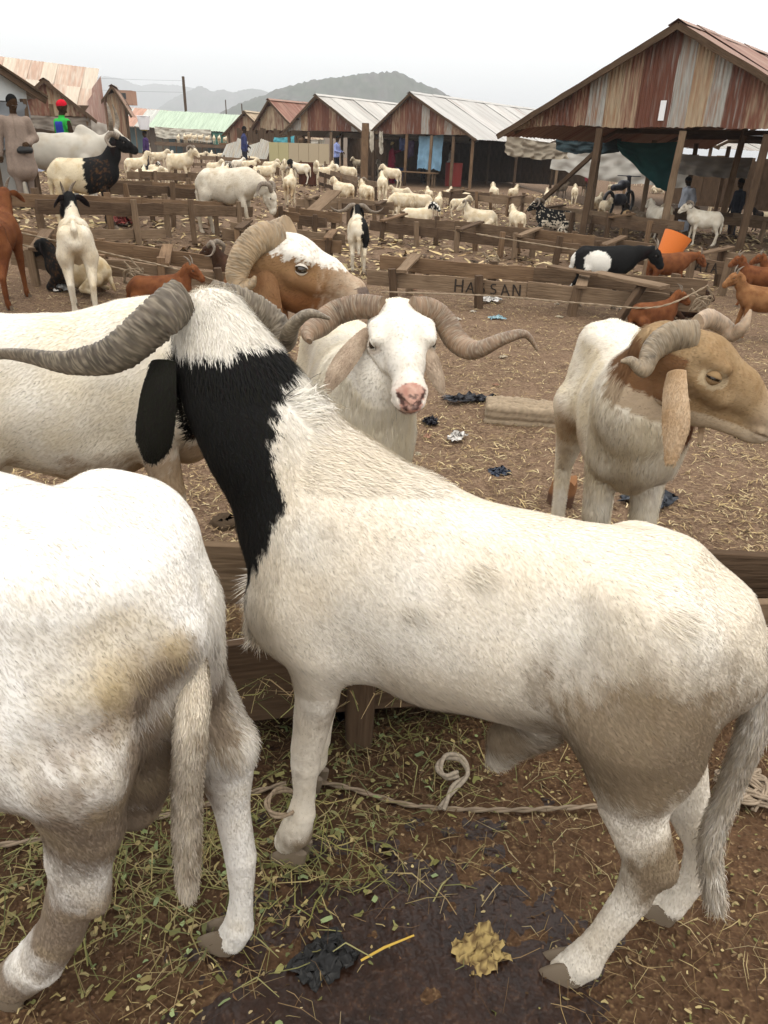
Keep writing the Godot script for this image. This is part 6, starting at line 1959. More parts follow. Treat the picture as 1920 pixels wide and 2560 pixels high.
func left_buildings() -> void:
	var white := thing("whitewashed_shack", "whitewashed shack with dark sloping roof edge, cut off by the left edge", "shack", Vector3(-6.83, 0.36, -13.16), deg_to_rad(53.0))
	var g := Mb.new()
	g.hexa([Vector3(-3.0, 1.55, -0.04), Vector3(1.05, 1.55, -0.04), Vector3(1.05, 1.55, 0.04), Vector3(-3.0, 1.55, 0.04), Vector3(-3.0, 3.9, -0.04), Vector3(1.05, 1.72, -0.04), Vector3(1.05, 1.72, 0.04), Vector3(-3.0, 3.9, 0.04)], Color(0.55, 0.57, 0.56))
	put("gable", g.mesh(), mats.cloth, white)
	var w := Mb.new()
	w.box(Vector3(-3.0, 0.0, -0.14), Vector3(0.9, 1.55, -0.04), Color(0.34, 0.33, 0.31))
	put("wall", w.mesh(), mats.cloth, white)
	for k in 6:
		var za := 0.25 - k * 0.85
		put("roof_sheet", sheet(Vector3(1.32, 1.62, za), Vector3(1.32, 1.62, za - 0.88), Vector3(-3.0, 3.98, za), Vector3(-3.0, 3.98, za - 0.88), 5, 0.011, TIN_GREY * 0.8, TIN_RUST, 0.2, 6, 3), mats.tin, white)
	timber("bargeboard", Vector3(-3.0, 3.93, 0.2), Vector3(1.3, 1.60, 0.2), 0.14, 0.03, white, mats.wood_2)
	for x in [-1.4, 0.3, 0.95]:
		timber("post", Vector3(x, 0, 0.1), Vector3(x, 1.6, 0.1), 0.1, 0.08, white)
	put("shade_cloth", drape(Vector3(-1.6, 1.6, 0.15), Vector3(1.0, 1.55, 0.15), 0.5, 0.75, 5.0, 0.03, Color(0.16, 0.17, 0.18)), mats.cloth, white)
	# tall roof of pinkish sheets facing the yard
	var tall := thing("tall_roofed_barn", "tall barn with broad pinkish patched tin roof, behind the man in the tan tunic", "barn", Vector3(-16.4, 0.36, -40.0), deg_to_rad(-6.0))
	for k in 11:
		var xa := -5.0 + k * 0.66
		var top := 4.55 - k * 0.055
		var low := 2.9 - k * 0.12
		for r in 3:
			var y0 := lerpf(low - 0.4, top, r / 3.0)
			var y1 := lerpf(low - 0.4, top, (r + 1) / 3.0)
			var z0 := 1.8 - 2.2 * r / 3.0 + 0.02 * (k % 2)
			var z1 := 1.8 - 2.2 * (r + 1) / 3.0 + 0.02 * (k % 2)
			put("roof_sheet", sheet(Vector3(xa, y0, z0), Vector3(xa + 0.69, y0 - 0.04, z0), Vector3(xa, y1 + 0.05, z1), Vector3(xa + 0.69, y1, z1), 4, 0.012, [Color(0.50, 0.36, 0.27), Color(0.56, 0.47, 0.37), Color(0.46, 0.31, 0.23)][(k * 2 + r) % 3], Color(0.58, 0.53, 0.44), 0.1, 5, 3), mats.tin, tall)
	for k in 3:
		var za := 1.8 - k * 0.6
		put("side_sheet", sheet(Vector3(2.27, 1.5, za), Vector3(2.5, 1.5, za - 0.62), Vector3(2.27, 2.0 + minf(k, 3.5) * 0.56, za), Vector3(2.5, 2.0 + minf(k + 1, 3.5) * 0.56, za - 0.62), 4, 0.012, Color(0.36, 0.22, 0.18), Color(0.48, 0.36, 0.30), 0.2, 6, 3), mats.tin, tall)
	for k in 9:
		timber("wall_plank", Vector3(-4.8 + k * 0.85, 0.0, 1.3), Vector3(-4.8 + k * 0.85, 2.4, 1.3), 0.8, 0.03, tall, mats.wood_2, PI / 2.0)
	var low := shed("tin_shack", "small shack with rust-brown roof in front of the tall barn, seated men in its shade", Vector3(-11.9, 0.36, -28.5), deg_to_rad(20.0), 1.3, 1.3, 5.0, 1.75, 2.75, 1.7, [SH_M, SH_R2, SH_T, SH_M], Color(0.30, 0.19, 0.12), 0.25, [[-1.2, 0, 0, 0], [0.1, 0, 0, 0.3], [1.2, 0, 0, 0]])
	put("shade_cloth", drape(Vector3(-1.2, 1.75, 0.1), Vector3(1.3, 1.7, 0.1), 0.35, 0.5, 4.0, 0.05, Color(0.20, 0.17, 0.14)), mats.cloth, low)
	var back := Mb.new()
	back.box(Vector3(-1.3, 0, -2.6), Vector3(1.3, 1.8, -2.5), Color(0.26, 0.20, 0.15))
	put("back_wall", back.mesh(), mats.cloth, low)
	shed("tin_shack", "brown sheet-walled shack at the right end of the tall barn, above the green-vested man", Vector3(-13.5, 0.36, -40.0), deg_to_rad(12.0), 0.75, 0.55, 2.0, 2.4, 3.3, 0.5, [SH_M, SH_T, SH_M], Color(0.33, 0.20, 0.13), 0.2, [[-0.7, 0, 0, 0], [0.5, 0, 0, 0]])
	var rag := thing("rag_awning", "pale patched cloth awning hanging from poles right of the small shack", "awning", Vector3(-13.6, 0.36, -36.0))
	put("cloth", drape(Vector3(-0.9, 2.2, 0), Vector3(1.2, 1.6, 0.4), 1.0, 1.5, 4.0, 0.07, Color(0.40, 0.36, 0.31)), mats.cloth, rag)
	timber("pole", Vector3(-0.9, 0, 0), Vector3(-0.9, 2.2, 0), 0.07, 0.07, rag)
	timber("pole", Vector3(1.2, 0, 0.4), Vector3(1.2, 1.65, 0.4), 0.07, 0.07, rag)
	timber("pole", Vector3(0.1, 0, 0.1), Vector3(0.1, 1.9, 0.1), 0.06, 0.06, rag)
	# long row with a green roof at the far side of the yard
	var row := thing("long_stall_row", "long low row of stalls with pale green roof at the far side of the yard", "stalls", Vector3(-15.0, 0.36, -75.0), deg_to_rad(-4.0))
	for k in 17:
		var xa := -12.0 + k * 1.2
		var tone: Color = [Color(0.36, 0.44, 0.33), Color(0.40, 0.47, 0.36), Color(0.47, 0.46, 0.38), Color(0.50, 0.43, 0.33)][0 if k > 3 and k < 10 else (1 if k < 13 else 2 + k % 2)]
		if k < 4:
			tone = [Color(0.42, 0.42, 0.38), Color(0.40, 0.22, 0.15)][1 if k == 2 else 0]
		var drop := k * 0.03
		put("roof_sheet", sheet(Vector3(xa, 2.25 - drop, 1.5), Vector3(xa + 1.23, 2.2 - drop, 1.5), Vector3(xa, 3.75 - drop, -2.2), Vector3(xa + 1.23, 3.7 - drop, -2.2), 5, 0.02, tone, tone * 0.8, 0.2, 4, 3), mats.tin, row)
		timber("post", Vector3(xa, 0, 1.2), Vector3(xa, 2.3 - drop, 1.2), 0.1, 0.1, row)
		var wall := Mb.new()
		wall.box(Vector3(xa, 0, -0.6), Vector3(xa + 1.17, 2.1, -0.5), [Color(0.22, 0.17, 0.13), Color(0.30, 0.26, 0.20), Color(0.13, 0.19, 0.20)][k % 3])
		put("stall_wall", wall.mesh(), mats.cloth, row)
	put("awning", drape(Vector3(-6.5, 2.2, 1.55), Vector3(-1.4, 2.1, 1.55), 0.8, 1.0, 7.0, 0.08, Color(0.46, 0.43, 0.36)), mats.cloth, row)
	put("awning", drape(Vector3(-1.3, 1.9, 1.55), Vector3(5.0, 1.7, 1.55), 1.1, 1.1, 9.0, 0.08, Color(0.05, 0.13, 0.10)), mats.cloth, row)
	put("awning", drape(Vector3(5.1, 1.75, 1.55), Vector3(8.2, 1.6, 1.55), 0.8, 0.8, 5.0, 0.08, Color(0.42, 0.39, 0.33)), mats.cloth, row)
	timber("rail", Vector3(-6.5, 0.85, 1.9), Vector3(8.0, 0.65, 1.9), 0.3, 0.05, row)
	for q in [["low_roof", "distant flat roof with small brick hut on top, left of the utility pole", Vector3(-26.5, 0, -88.0), 10.0, Color(0.36, 0.22, 0.16)], ["low_roof", "distant pale green roof behind the long stall row, right of the utility pole", Vector3(-11.0, 0, -95.0), 14.0, Color(0.44, 0.50, 0.43)]]:
		var o := thing(q[0], q[1], "building", q[2])
		for k in 6:
			var xa: float = -q[3] * 0.5 + q[3] * k / 6.0
			put("roof_sheet", sheet(Vector3(xa, 3.7 - k * 0.08, 2.0), Vector3(xa + q[3] / 6.0, 3.62 - k * 0.08, 2.0), Vector3(xa, 4.7 - k * 0.08, -2.0), Vector3(xa + q[3] / 6.0, 4.62 - k * 0.08, -2.0), 5, 0.02, q[4], Color(0.5, 0.48, 0.42), 0.0, 4, 3), mats.tin, o)
		var wall := Mb.new()
		wall.box(Vector3(-q[3] * 0.5, 0, -1.9), Vector3(q[3] * 0.5, 3.6, 1.8), Color(0.30, 0.25, 0.20))
		put("wall", wall.mesh(), mats.cloth, o)
		if q[3] < 11.0:
			var hut := Mb.new()
			hut.box(Vector3(-2.9, 4.7, -1.0), Vector3(-1.1, 6.0, 0.6), Color(0.33, 0.20, 0.14))
			hut.box(Vector3(-2.4, 5.2, 0.6), Vector3(-1.7, 5.75, 0.63), Color(0.05, 0.05, 0.05))
			put("brick_hut", hut.mesh(), mats.cloth, o)
	var pole := thing("utility_pole", "leaning wooden utility pole standing against the hazy hills", "pole", Vector3(-20.2, 0, -80.0))
	timber("shaft", Vector3(0, 0, 0), Vector3(-0.05, 6.9, 0), 0.22, 0.22, pole, mats.wood_2)
	for y in [6.55, 5.6]:
		var wire := Mb.new()
		var pts := []
		for k in 9:
			var u := k / 8.0
			pts.append(Vector3(-26.0 * u, y - 0.8 * 4.0 * u * (1.0 - u) * 0.4 + u * 0.4, 0.2 + 6.0 * u))
		wire.tube(pts, [0.007, 0.007, 0.007, 0.007, 0.007, 0.007, 0.007, 0.007, 0.007], 5, Color(0.05, 0.05, 0.05))
		put("wire", wire.mesh(), mats.cloth, pole)
	for q in [[-17.2, -84.0, 5.3], [-15.6, -84.0, 5.0]]:
		var o := thing("thin_pole", "thin distant pole above the green-roofed row, %s" % ("left one of two" if q[0] < -16.0 else "right one of two"), "pole", Vector3(q[0], 0, q[1]), 0.0, "thin poles above the stall row")
		timber("shaft", Vector3.ZERO, Vector3(0, q[2], 0), 0.09, 0.09, o, mats.wood_2)


func hanging_cloths() -> void:
	var list := [
		["robe", "light blue robe hanging from a line under the middle shed", Vector3(0.95, 1.95, -35.6), Vector3(1.95, 2.05, -35.0), 1.25, 1.35, Color(0.24, 0.40, 0.53), 3.0],
		["cloth", "dark purple cloth hanging left of the light blue robe", Vector3(0.35, 1.8, -35.9), Vector3(0.75, 1.8, -35.7), 0.75, 0.6, Color(0.05, 0.035, 0.06), 2.0],
		["cloth", "tan and navy cloth hanging right of the red-robed person", Vector3(0.1, 1.9, -36.1), Vector3(0.5, 1.85, -35.9), 0.5, 0.4, Color(0.05, 0.06, 0.12), 2.0],
		["cloth", "teal cloth hanging under the left rusty shed", Vector3(-6.1, 1.75, -41.0), Vector3(-5.0, 1.85, -40.4), 0.75, 0.8, Color(0.10, 0.36, 0.42), 2.0],
		["cloth", "pale strip of cloth tied at the post beside the red-robed person", Vector3(-0.75, 2.1, -35.6), Vector3(-0.6, 2.1, -35.5), 0.9, 0.8, Color(0.52, 0.48, 0.40), 1.0],
		["cloth", "white cloth hung on a pole in the left rusty shed", Vector3(-3.6, 1.75, -38.6), Vector3(-3.35, 1.75, -38.5), 1.0, 1.0, Color(0.46, 0.43, 0.36), 1.0],
		["tarpaulin", "teal tarpaulin hanging to a point under the roof of the largest shed", Vector3(5.2, 1.75, -19.6), Vector3(6.5, 1.78, -19.0), 0.15, 1.15, Color(0.03, 0.10, 0.10), 2.0],
		["tarpaulin", "long dark tarpaulin slung under the roof of the largest shed", Vector3(3.9, 1.85, -20.4), Vector3(5.3, 1.8, -19.7), 0.35, 0.3, Color(0.035, 0.05, 0.055), 3.0],
		["tarpaulin", "crumpled grey plastic awning deep inside the largest shed", Vector3(4.9, 1.75, -26.0), Vector3(8.6, 1.45, -24.0), 0.75, 0.85, Color(0.40, 0.38, 0.34), 7.0],
		["tarpaulin", "ragged tan thatch awning at the left eave of the largest shed", Vector3(2.9, 1.85, -22.0), Vector3(5.0, 1.7, -24.0), 0.5, 0.4, Color(0.30, 0.26, 0.20), 6.0],
		["tarpaulin", "tan sacking hung at the far right inside the largest shed", Vector3(9.0, 1.45, -19.4), Vector3(10.9, 1.45, -18.4), 0.75, 0.75, Color(0.36, 0.29, 0.19), 4.0],
		["tarpaulin", "grey ragged awning behind the man in the pale robe", Vector3(7.4, 1.6, -23.2), Vector3(9.2, 1.5, -21.4), 0.5, 0.5, Color(0.28, 0.26, 0.23), 5.0],
		["cloth", "bright green cloth hanging at the right edge by a post", Vector3(5.75, 0.55, -12.0), Vector3(6.9, 1.05, -11.6), 0.5, 0.95, Color(0.03, 0.26, 0.02), 2.0],
	]
	for q in list:
		var o := put(q[0], drape(q[2], q[3], q[4], q[5], q[7], 0.05, q[6]), mats.cloth)
		tag(o, q[1], "cloth" if q[0] == "cloth" else ("robe" if q[0] == "robe" else "tarpaulin"))


# ---------------------------------------------------------------- pens and feed troughs
func trough(label: String, ax: float, az: float, bx: float, bz: float, hf: float, hb: float, wide: float, pairs: int, near := false) -> Node3D:
	var a := Vector3(ax, land(ax, az), az)
	var b := Vector3(bx, land(bx, bz), bz)
	var mid := (a + b) * 0.5
	var t := thing("feed_trough" if hf < 0.45 else "pen_rail", label, "trough" if hf < 0.45 else "fence", mid)
	var d := (b - a).normalized()
	var out := d.cross(Vector3.UP).normalized()
	if out.z > 0.0:
		out = -out
	var boards := maxi(2, int(ceil(a.distance_to(b) / 2.6)))
	for row in 2:
		var off := out * (wide * row) - mid
		var h := hf if row == 0 else hb
		for k in boards:
			var p := a.lerp(b, float(k) / boards) + off
			var q := a.lerp(b, float(k + 1) / boards) + off
			var lift := rng.randf_range(-0.02, 0.02)
			var broad := 0.145 if hf < 0.45 else 0.14
			timber("board", p + Vector3(0, h - broad * 0.5 + lift, 0.012 * (k % 2)), q + Vector3(0, h - broad * 0.5 + lift * 0.3, 0.012 * (k % 2)), broad, 0.03, t, null, rng.randf_range(-0.06, 0.06), 0.01)
			if row == 0 and hf >= 0.45 and k % 2 == 0:
				timber("board", p + Vector3(0, h - 0.36, 0), q + Vector3(0, h - 0.36, 0), 0.11, 0.03, t)
	for k in pairs:
		var u := (k + 0.35) / (pairs - 0.3)
		for row in 2:
			var p := a.lerp(b, u) + out * (wide * row + (-0.035 if row == 0 else 0.035)) - mid
			var h := (hf if row == 0 else hb) + rng.randf_range(0.0, 0.08)
			timber("post", p + Vector3(0, -0.15, 0), p + Vector3(rng.randf_range(-0.05, 0.05), h, 0), 0.085, 0.07, t, null, 0.2)
		if hf < 0.45 and k % 2 == 0:
			var p := a.lerp(b, u + 0.02) - mid
			timber("crosspiece", p + Vector3(0, hf + 0.015, 0) - out * 0.08, p + out * (wide + 0.08) + Vector3(0, hb + 0.02, 0), 0.03, 0.11, t)
	if hf < 0.45 and near:
		timber("floor_board", a + out * wide * 0.5 - mid + Vector3(0, 0.11, 0), b + out * wide * 0.5 - mid + Vector3(0, 0.11, 0), 0.03, wide - 0.02, t, mats.wood_2)
	return t


# a rope through points, lying in two strands
func rope_mesh(pts: Array, r: float, tone: Color, twist := 26.0) -> ArrayMesh:
	var rr := []
	rr.resize(pts.size())
	rr.fill(r)
	var cv := curve(pts, rr, 14)
	var p: Array = cv[0]
	var m := Mb.new()
	for s in 2:
		var q := []
		var rad := []
		var run := 0.0
		for k in p.size():
			if k > 0:
				run += p[k].distance_to(p[k - 1])
			var t: Vector3 = (p[mini(k + 1, p.size() - 1)] - p[maxi(k - 1, 0)]).normalized()
			var side := t.cross(Vector3.UP).normalized()
			var up := side.cross(t)
			var w := run * twist / (r * 120.0) * TAU * 0.25 + PI * s
			q.append(p[k] + (side * cos(w) + up * sin(w)) * r * 0.55)
			rad.append(r * 0.62)
		m.tube(q, rad, 6, tone)
	for q in m.v.size():
		var k := 1.0 + fine.get_noise_3dv(m.v[q] * 90.0) * 0.4
		m.c[q] = Color(tone.r * k, tone.g * k, tone.b * k)
	return m.mesh()


func lettering(text: String, size: float, at: Vector3, dir: Vector3, parent: Node3D) -> void:
	# hand-painted: every letter set a little askew
	var f := SystemFont.new()
	f.font_names = PackedStringArray(["Droid Sans"])
	var x := dir.normalized()
	var z := x.cross(Vector3.UP).normalized()
	for k in text.length():
		if text[k] == " ":
			continue
		var tm := TextMesh.new()
		tm.font = f
		tm.text = text[k]
		tm.font_size = 64
		tm.pixel_size = size / 46.0 * rng.randf_range(0.85, 1.1)
		tm.depth = 0.004
		var o := put("letter", tm, mats.paint, parent)
		o.transform = Transform3D(Basis(x, Vector3.UP, z) * Basis(Vector3.BACK, rng.randfn(0.0, 0.09)), at + x * ((k - text.length() * 0.5) * size * 1.0) + Vector3(0, rng.randfn(0.0, 0.006), 0))


func set_fences() -> void:
	plain_mat("paint", lin(0.035, 0.028, 0.023), 0.9, 0.1)
	for q in PENS:
		var t := trough(q[0], q[1], q[2], q[3], q[4], q[5], q[6], q[7], q[8])
		var a := Vector3(q[1], land(q[1], q[2]), q[2])
		var b := Vector3(q[3], land(q[3], q[4]), q[4])
		var d := (b - a).normalized()
		var out := d.cross(Vector3.UP).normalized()
		if String(q[0]).begins_with("long feed trough"):
			lettering("HASSAN", 0.115, a.lerp(b, 0.40) - t.position + Vector3(0, 0.195, 0) + (out if out.z > 0.0 else -out) * 0.021, d, t)
		elif String(q[0]).begins_with("feed trough with dark"):
			lettering("MAIA  HU", 0.12, a.lerp(b, 0.45) - t.position + Vector3(0, 0.265, 0) + (out if out.z > 0.0 else -out) * 0.021, d, t)
	# the trough right behind the black-necked ram
	var near := thing("feed_trough", "dark plank feed trough right behind the black-necked ram, hay in it", "trough", Vector3(0.3, 0, -1.75))
	for q in [[Vector3(-1.1, 0.31, -0.04), Vector3(0.05, 0.29, -0.11), 0.19, 1], [Vector3(0.07, 0.29, -0.12), Vector3(1.7, 0.25, -0.27), 0.17, 2], [Vector3(-0.72, 0.20, 0.30), Vector3(0.35, 0.20, 0.07), 0.24, 2], [Vector3(0.37, 0.20, 0.055), Vector3(1.65, 0.22, -0.14), 0.22, 1]]:
		timber("board", q[0], q[1], q[2], 0.032, near, mats["wood_%d" % q[3]], 0.0, 0.0)
	timber("floor_board", Vector3(-0.85, 0.075, 0.14), Vector3(1.6, 0.075, -0.16), 0.03, 0.26, near, mats.wood_2)
	for p in [Vector3(-0.35, 0, 0.255), Vector3(0.85, 0, 0.03), Vector3(-0.5, 0, -0.10), Vector3(1.25, 0, -0.26)]:
		timber("post", p + Vector3(0, -0.1, 0), p + Vector3(0.01, 0.30, 0), 0.09, 0.07, near, mats.wood_2, 0.1)
	# ropes on the posts of the long trough
	var rope_tone := Color(0.27, 0.21, 0.145)
	for q in [["rope strung along the back board of the long trough", [Vector3(0.9, 0.60, -8.6), Vector3(1.7, 0.52, -8.4), Vector3(2.6, 0.46, -8.0)]], ["thin rope tied low between the posts of the long trough", [Vector3(-0.1, 0.12, -7.6), Vector3(0.9, 0.17, -7.3), Vector3(1.7, 0.2, -6.9), Vector3(2.3, 0.24, -6.6), Vector3(2.75, 0.42, -6.7)]], ["rope slack along the front of the left trough", [Vector3(-3.4, 0.42, -7.0), Vector3(-2.6, 0.36, -7.0), Vector3(-1.9, 0.33, -6.9), Vector3(-1.2, 0.22, -6.7)]], ["second rope below, along the front of the left trough", [Vector3(-3.4, 0.33, -6.95), Vector3(-2.55, 0.26, -6.95), Vector3(-1.9, 0.21, -6.85), Vector3(-1.3, 0.12, -6.6)]]]:
		var pts: Array = q[1]
		for k in pts.size():
			pts[k] = pts[k] + Vector3(0, land(pts[k].x, pts[k].z), 0)
		tag(put("rope", rope_mesh(pts, 0.009, rope_tone), mats.cloth), q[0], "rope")
	for q in [[Vector3(1.05, 0.42, -8.3), "coil of rope wound on the post of the long trough"], [Vector3(-2.35, 0.30, -6.95), "knotted rope ends hanging at the left trough's post"], [Vector3(2.72, 0.36, -6.7), "rope ends hanging at the right post of the long trough"]]:
		var pts := []
		for k in 14:
			pts.append(q[0] + Vector3(0.09 * sin(k * 1.7), land(q[0].x, q[0].z) + 0.07 * cos(k * 2.3) - 0.012 * k, 0.05 * cos(k * 1.1)))
		tag(put("rope_coil", rope_mesh(pts, 0.008, rope_tone), mats.cloth), q[1], "rope")
	# loose planks lying about
	for q in [["plank leaning across the trough below the trio of sheep", Vector3(-1.35, 0.42, -12.6), Vector3(-1.0, 0.75, -13.3), 0.03, 0.26], ["slab of wood lying across the right end of the long trough", Vector3(1.95, 0.40, -7.4), Vector3(2.45, 0.36, -6.9), 0.03, 0.2], ["flat board lying on the long trough beside the black goat", Vector3(1.55, 0.41, -7.65), Vector3(1.95, 0.40, -7.3), 0.025, 0.12], ["prop leaning against the long trough under the black goat", Vector3(2.05, 0.0, -6.85), Vector3(2.3, 0.36, -7.05), 0.08, 0.06]]:
		var o := timber("loose_plank", q[1], q[2], q[3], q[4], self)
		tag(o, q[0], "plank")
	# pale board fence of the yard behind the central pens
	var yb := thing("yellowish_board", "yellowish board screen on short legs in front of the left rusty shed", "screen", Vector3(-3.75, 0.2, -31.5), deg_to_rad(-18.0))
	for k in 6:
		var m := Mb.new()
		m.box(Vector3(-1.25 + k * 0.42, 0.62, -0.015), Vector3(-0.845 + k * 0.42, 1.30, 0.015 + 0.004 * (k % 2)), Color(0.40, 0.36, 0.20) if k < 2 else Color(0.40, 0.33, 0.23))
		put("panel", m.mesh(), mats.cloth, yb)
	for x in [-1.0, 0.1, 1.1]:
		timber("leg", Vector3(x, -0.1, -0.04), Vector3(x, 0.7, -0.04), 0.14, 0.07, yb)
	var tins := thing("leaning_sheets", "bent grey tin sheets leaning on a rail in the distance", "sheets", Vector3(-7.4, 0.36, -40.5), deg_to_rad(-10.0))
	for k in 4:
		put("tin_sheet", sheet(Vector3(-1.4 + k * 0.62, 0.0, 0.5 + 0.1 * k), Vector3(-0.8 + k * 0.62, 0.0, 0.5), Vector3(-1.1 + k * 0.6, 1.0 + 0.3 * (k % 2), -0.2), Vector3(-0.55 + k * 0.6, 1.15, -0.2), 5, 0.02, TIN_GREY * 1.1, TIN_TAN, 0.1, 5), mats.tin, tins)
	timber("rail", Vector3(-1.5, 1.0, -0.25), Vector3(1.4, 1.05, -0.25), 0.1, 0.06, tins)


# ---------------------------------------------------------------- the herd in the pens
var beast_cache := {}


# bones and skull of a standing, grazing or lying sheep or goat, about 0.95 m at the withers
func beast_shape(pose: String) -> Array:
	var lie := pose == "lie"
	var goat := pose == "goat"
	var dy := -0.40 if lie else 0.0
	var th := 0.035 if goat else 0.0
	var b := []
	var spine := [[0.30, 0.755, 0.178], [0.20, 0.725, 0.205], [0.02, 0.68, 0.215], [-0.14, 0.695, 0.20], [-0.29, 0.735, 0.165], [-0.385, 0.70, 0.12]]
	for k in 5:
		var p: Array = spine[k]
		var q: Array = spine[k + 1]
		b.append([p[0], p[1] + dy + th * 0.5, 0, p[2] - th, q[0], q[1] + dy + th * 0.5, 0, q[2] - th, 0.85, 0.06])
	b.append([0.30, 0.88 + dy, 0, 0.05, -0.33, 0.86 + dy, 0, 0.04, 0.6, 0.06])
	b.append([-0.38, 0.765 + dy, 0, 0.08, -0.435, 0.73 + dy, 0, 0.04, 1.0, 0.05])
	b.append([0.25, 0.62 + dy, 0, 0.09, -0.1, 0.57 + dy, 0, 0.08, 0.9, 0.06])
	for s: float in [-1.0, 1.0]:
		b.append([0.22, 0.82 + dy, 0.085 * s, 0.065, 0.26, 0.66 + dy, 0.115 * s, 0.075, 0.8, 0.06])
		b.append([-0.31, 0.78 + dy, 0.10 * s, 0.09, -0.31, 0.60 + dy, 0.115 * s, 0.10, 0.75, 0.06])
		b.append([-0.26, 0.84 + dy, 0.09 * s, 0.027, -0.28, 0.84 + dy, 0.09 * s, 0.027, 1.0, 0.05])
		if lie:
			b.append([-0.33, 0.22, 0.16 * s, 0.09, -0.14, 0.08, 0.22 * s, 0.05, 0.8, 0.03])
			b.append([-0.14, 0.07, 0.22 * s, 0.04, -0.32, 0.035, 0.22 * s, 0.03, 1.0, 0.02])
			b.append([0.27, 0.22, 0.12 * s, 0.07, 0.40, 0.07, 0.14 * s, 0.045, 1.0, 0.03])
			b.append([0.40, 0.06, 0.14 * s, 0.036, 0.22, 0.035, 0.15 * s, 0.028, 1.0, 0.02])
		else:
			var st := 0.05 * s
			b.append([0.225, 0.62, 0.112 * s, 0.06, 0.245 + st * 0.4, 0.44, 0.108 * s, 0.044, 0.95, 0.03])
			b.append([0.245 + st * 0.4, 0.44, 0.108 * s, 0.044, 0.26 + st * 0.7, 0.29, 0.10 * s, 0.033, 0.95, 0.007])
			b.append([0.26 + st * 0.7, 0.29, 0.10 * s, 0.031, 0.262 + st, 0.10, 0.10 * s, 0.025, 0.95, 0.007])
			b.append([0.262 + st, 0.09, 0.10 * s, 0.03, 0.29 + st, 0.03, 0.10 * s, 0.033, 0.95, 0.007])
			b.append([-0.29, 0.60, 0.115 * s, 0.098, -0.335 - st * 0.3, 0.46, 0.11 * s, 0.058, 0.85, 0.03])
			b.append([-0.335 - st * 0.3, 0.46, 0.11 * s, 0.056, -0.41 - st * 0.6, 0.33, 0.105 * s, 0.037, 0.9, 0.007])
			b.append([-0.41 - st * 0.6, 0.33, 0.105 * s, 0.036, -0.375 - st * 0.9, 0.12, 0.10 * s, 0.027, 0.9, 0.007])
			b.append([-0.37 - st * 0.9, 0.09, 0.10 * s, 0.031, -0.335 - st, 0.03, 0.10 * s, 0.034, 0.9, 0.007])
	var poll := Vector3(0.50, 1.05, 0)
	var fwd := Vector3(0.88, -0.47, 0)
	var mid := Vector3(0.40, 0.91, 0)
	if pose == "stand_up":
		poll = Vector3(0.49, 1.16, 0)
		mid = Vector3(0.41, 0.97, 0)
		fwd = Vector3(0.97, -0.22, 0.1)
	elif pose == "reach":
		poll = Vector3(0.66, 0.90, 0)
		mid = Vector3(0.48, 0.85, 0)
		fwd = Vector3(0.72, -0.62, 0.3)
	elif pose == "graze":
		poll = Vector3(0.60, 0.66, 0)
		mid = Vector3(0.46, 0.74, 0)
		fwd = Vector3(0.42, -0.9, 0)
	elif goat:
		poll = Vector3(0.49, 1.08, 0)
		mid = Vector3(0.41, 0.93, 0)
		fwd = Vector3(0.86, -0.4, -0.35)
	elif lie:
		poll = Vector3(0.46, 0.66, 0)
		mid = Vector3(0.37, 0.50, 0)
		fwd = Vector3(0.87, -0.40, 0.3)
	b.append([0.27, 0.78 + dy, 0, 0.155 - th, mid.x, mid.y, 0, 0.105 - th * 0.5, 0.78, 0.06])
	b.append([mid.x, mid.y, 0, 0.105 - th * 0.5, poll.x - 0.02, poll.y - 0.02, 0, 0.08, 0.78, 0.05])
	if goat:
		b.append([-0.43, 0.76, 0, 0.03, -0.47, 0.86, 0, 0.03, 1.0, 0.02])
		b.append([-0.47, 0.86, 0, 0.03, -0.40, 0.92, 0, 0.022, 1.0, 0.02])
	else:
		b.append([-0.435, 0.74 + dy, 0, 0.04, -0.475, 0.60 + dy, 0, 0.038, 0.9, 0.02])
		b.append([-0.475, 0.60 + dy, 0, 0.038, -0.475 - (0.05 if lie else 0.0), maxf(0.05, 0.36 + dy), 0.0, 0.024, 0.9, 0.02])
	if not lie and not goat:
		b.append([-0.30, 0.52, 0, 0.05, -0.29, 0.42, 0, 0.045, 1.0, 0.03])
	return [b, skull(poll, fwd, Vector3.UP if pose != "graze" else Vector3(1, 0.4, 0), 1.0)]


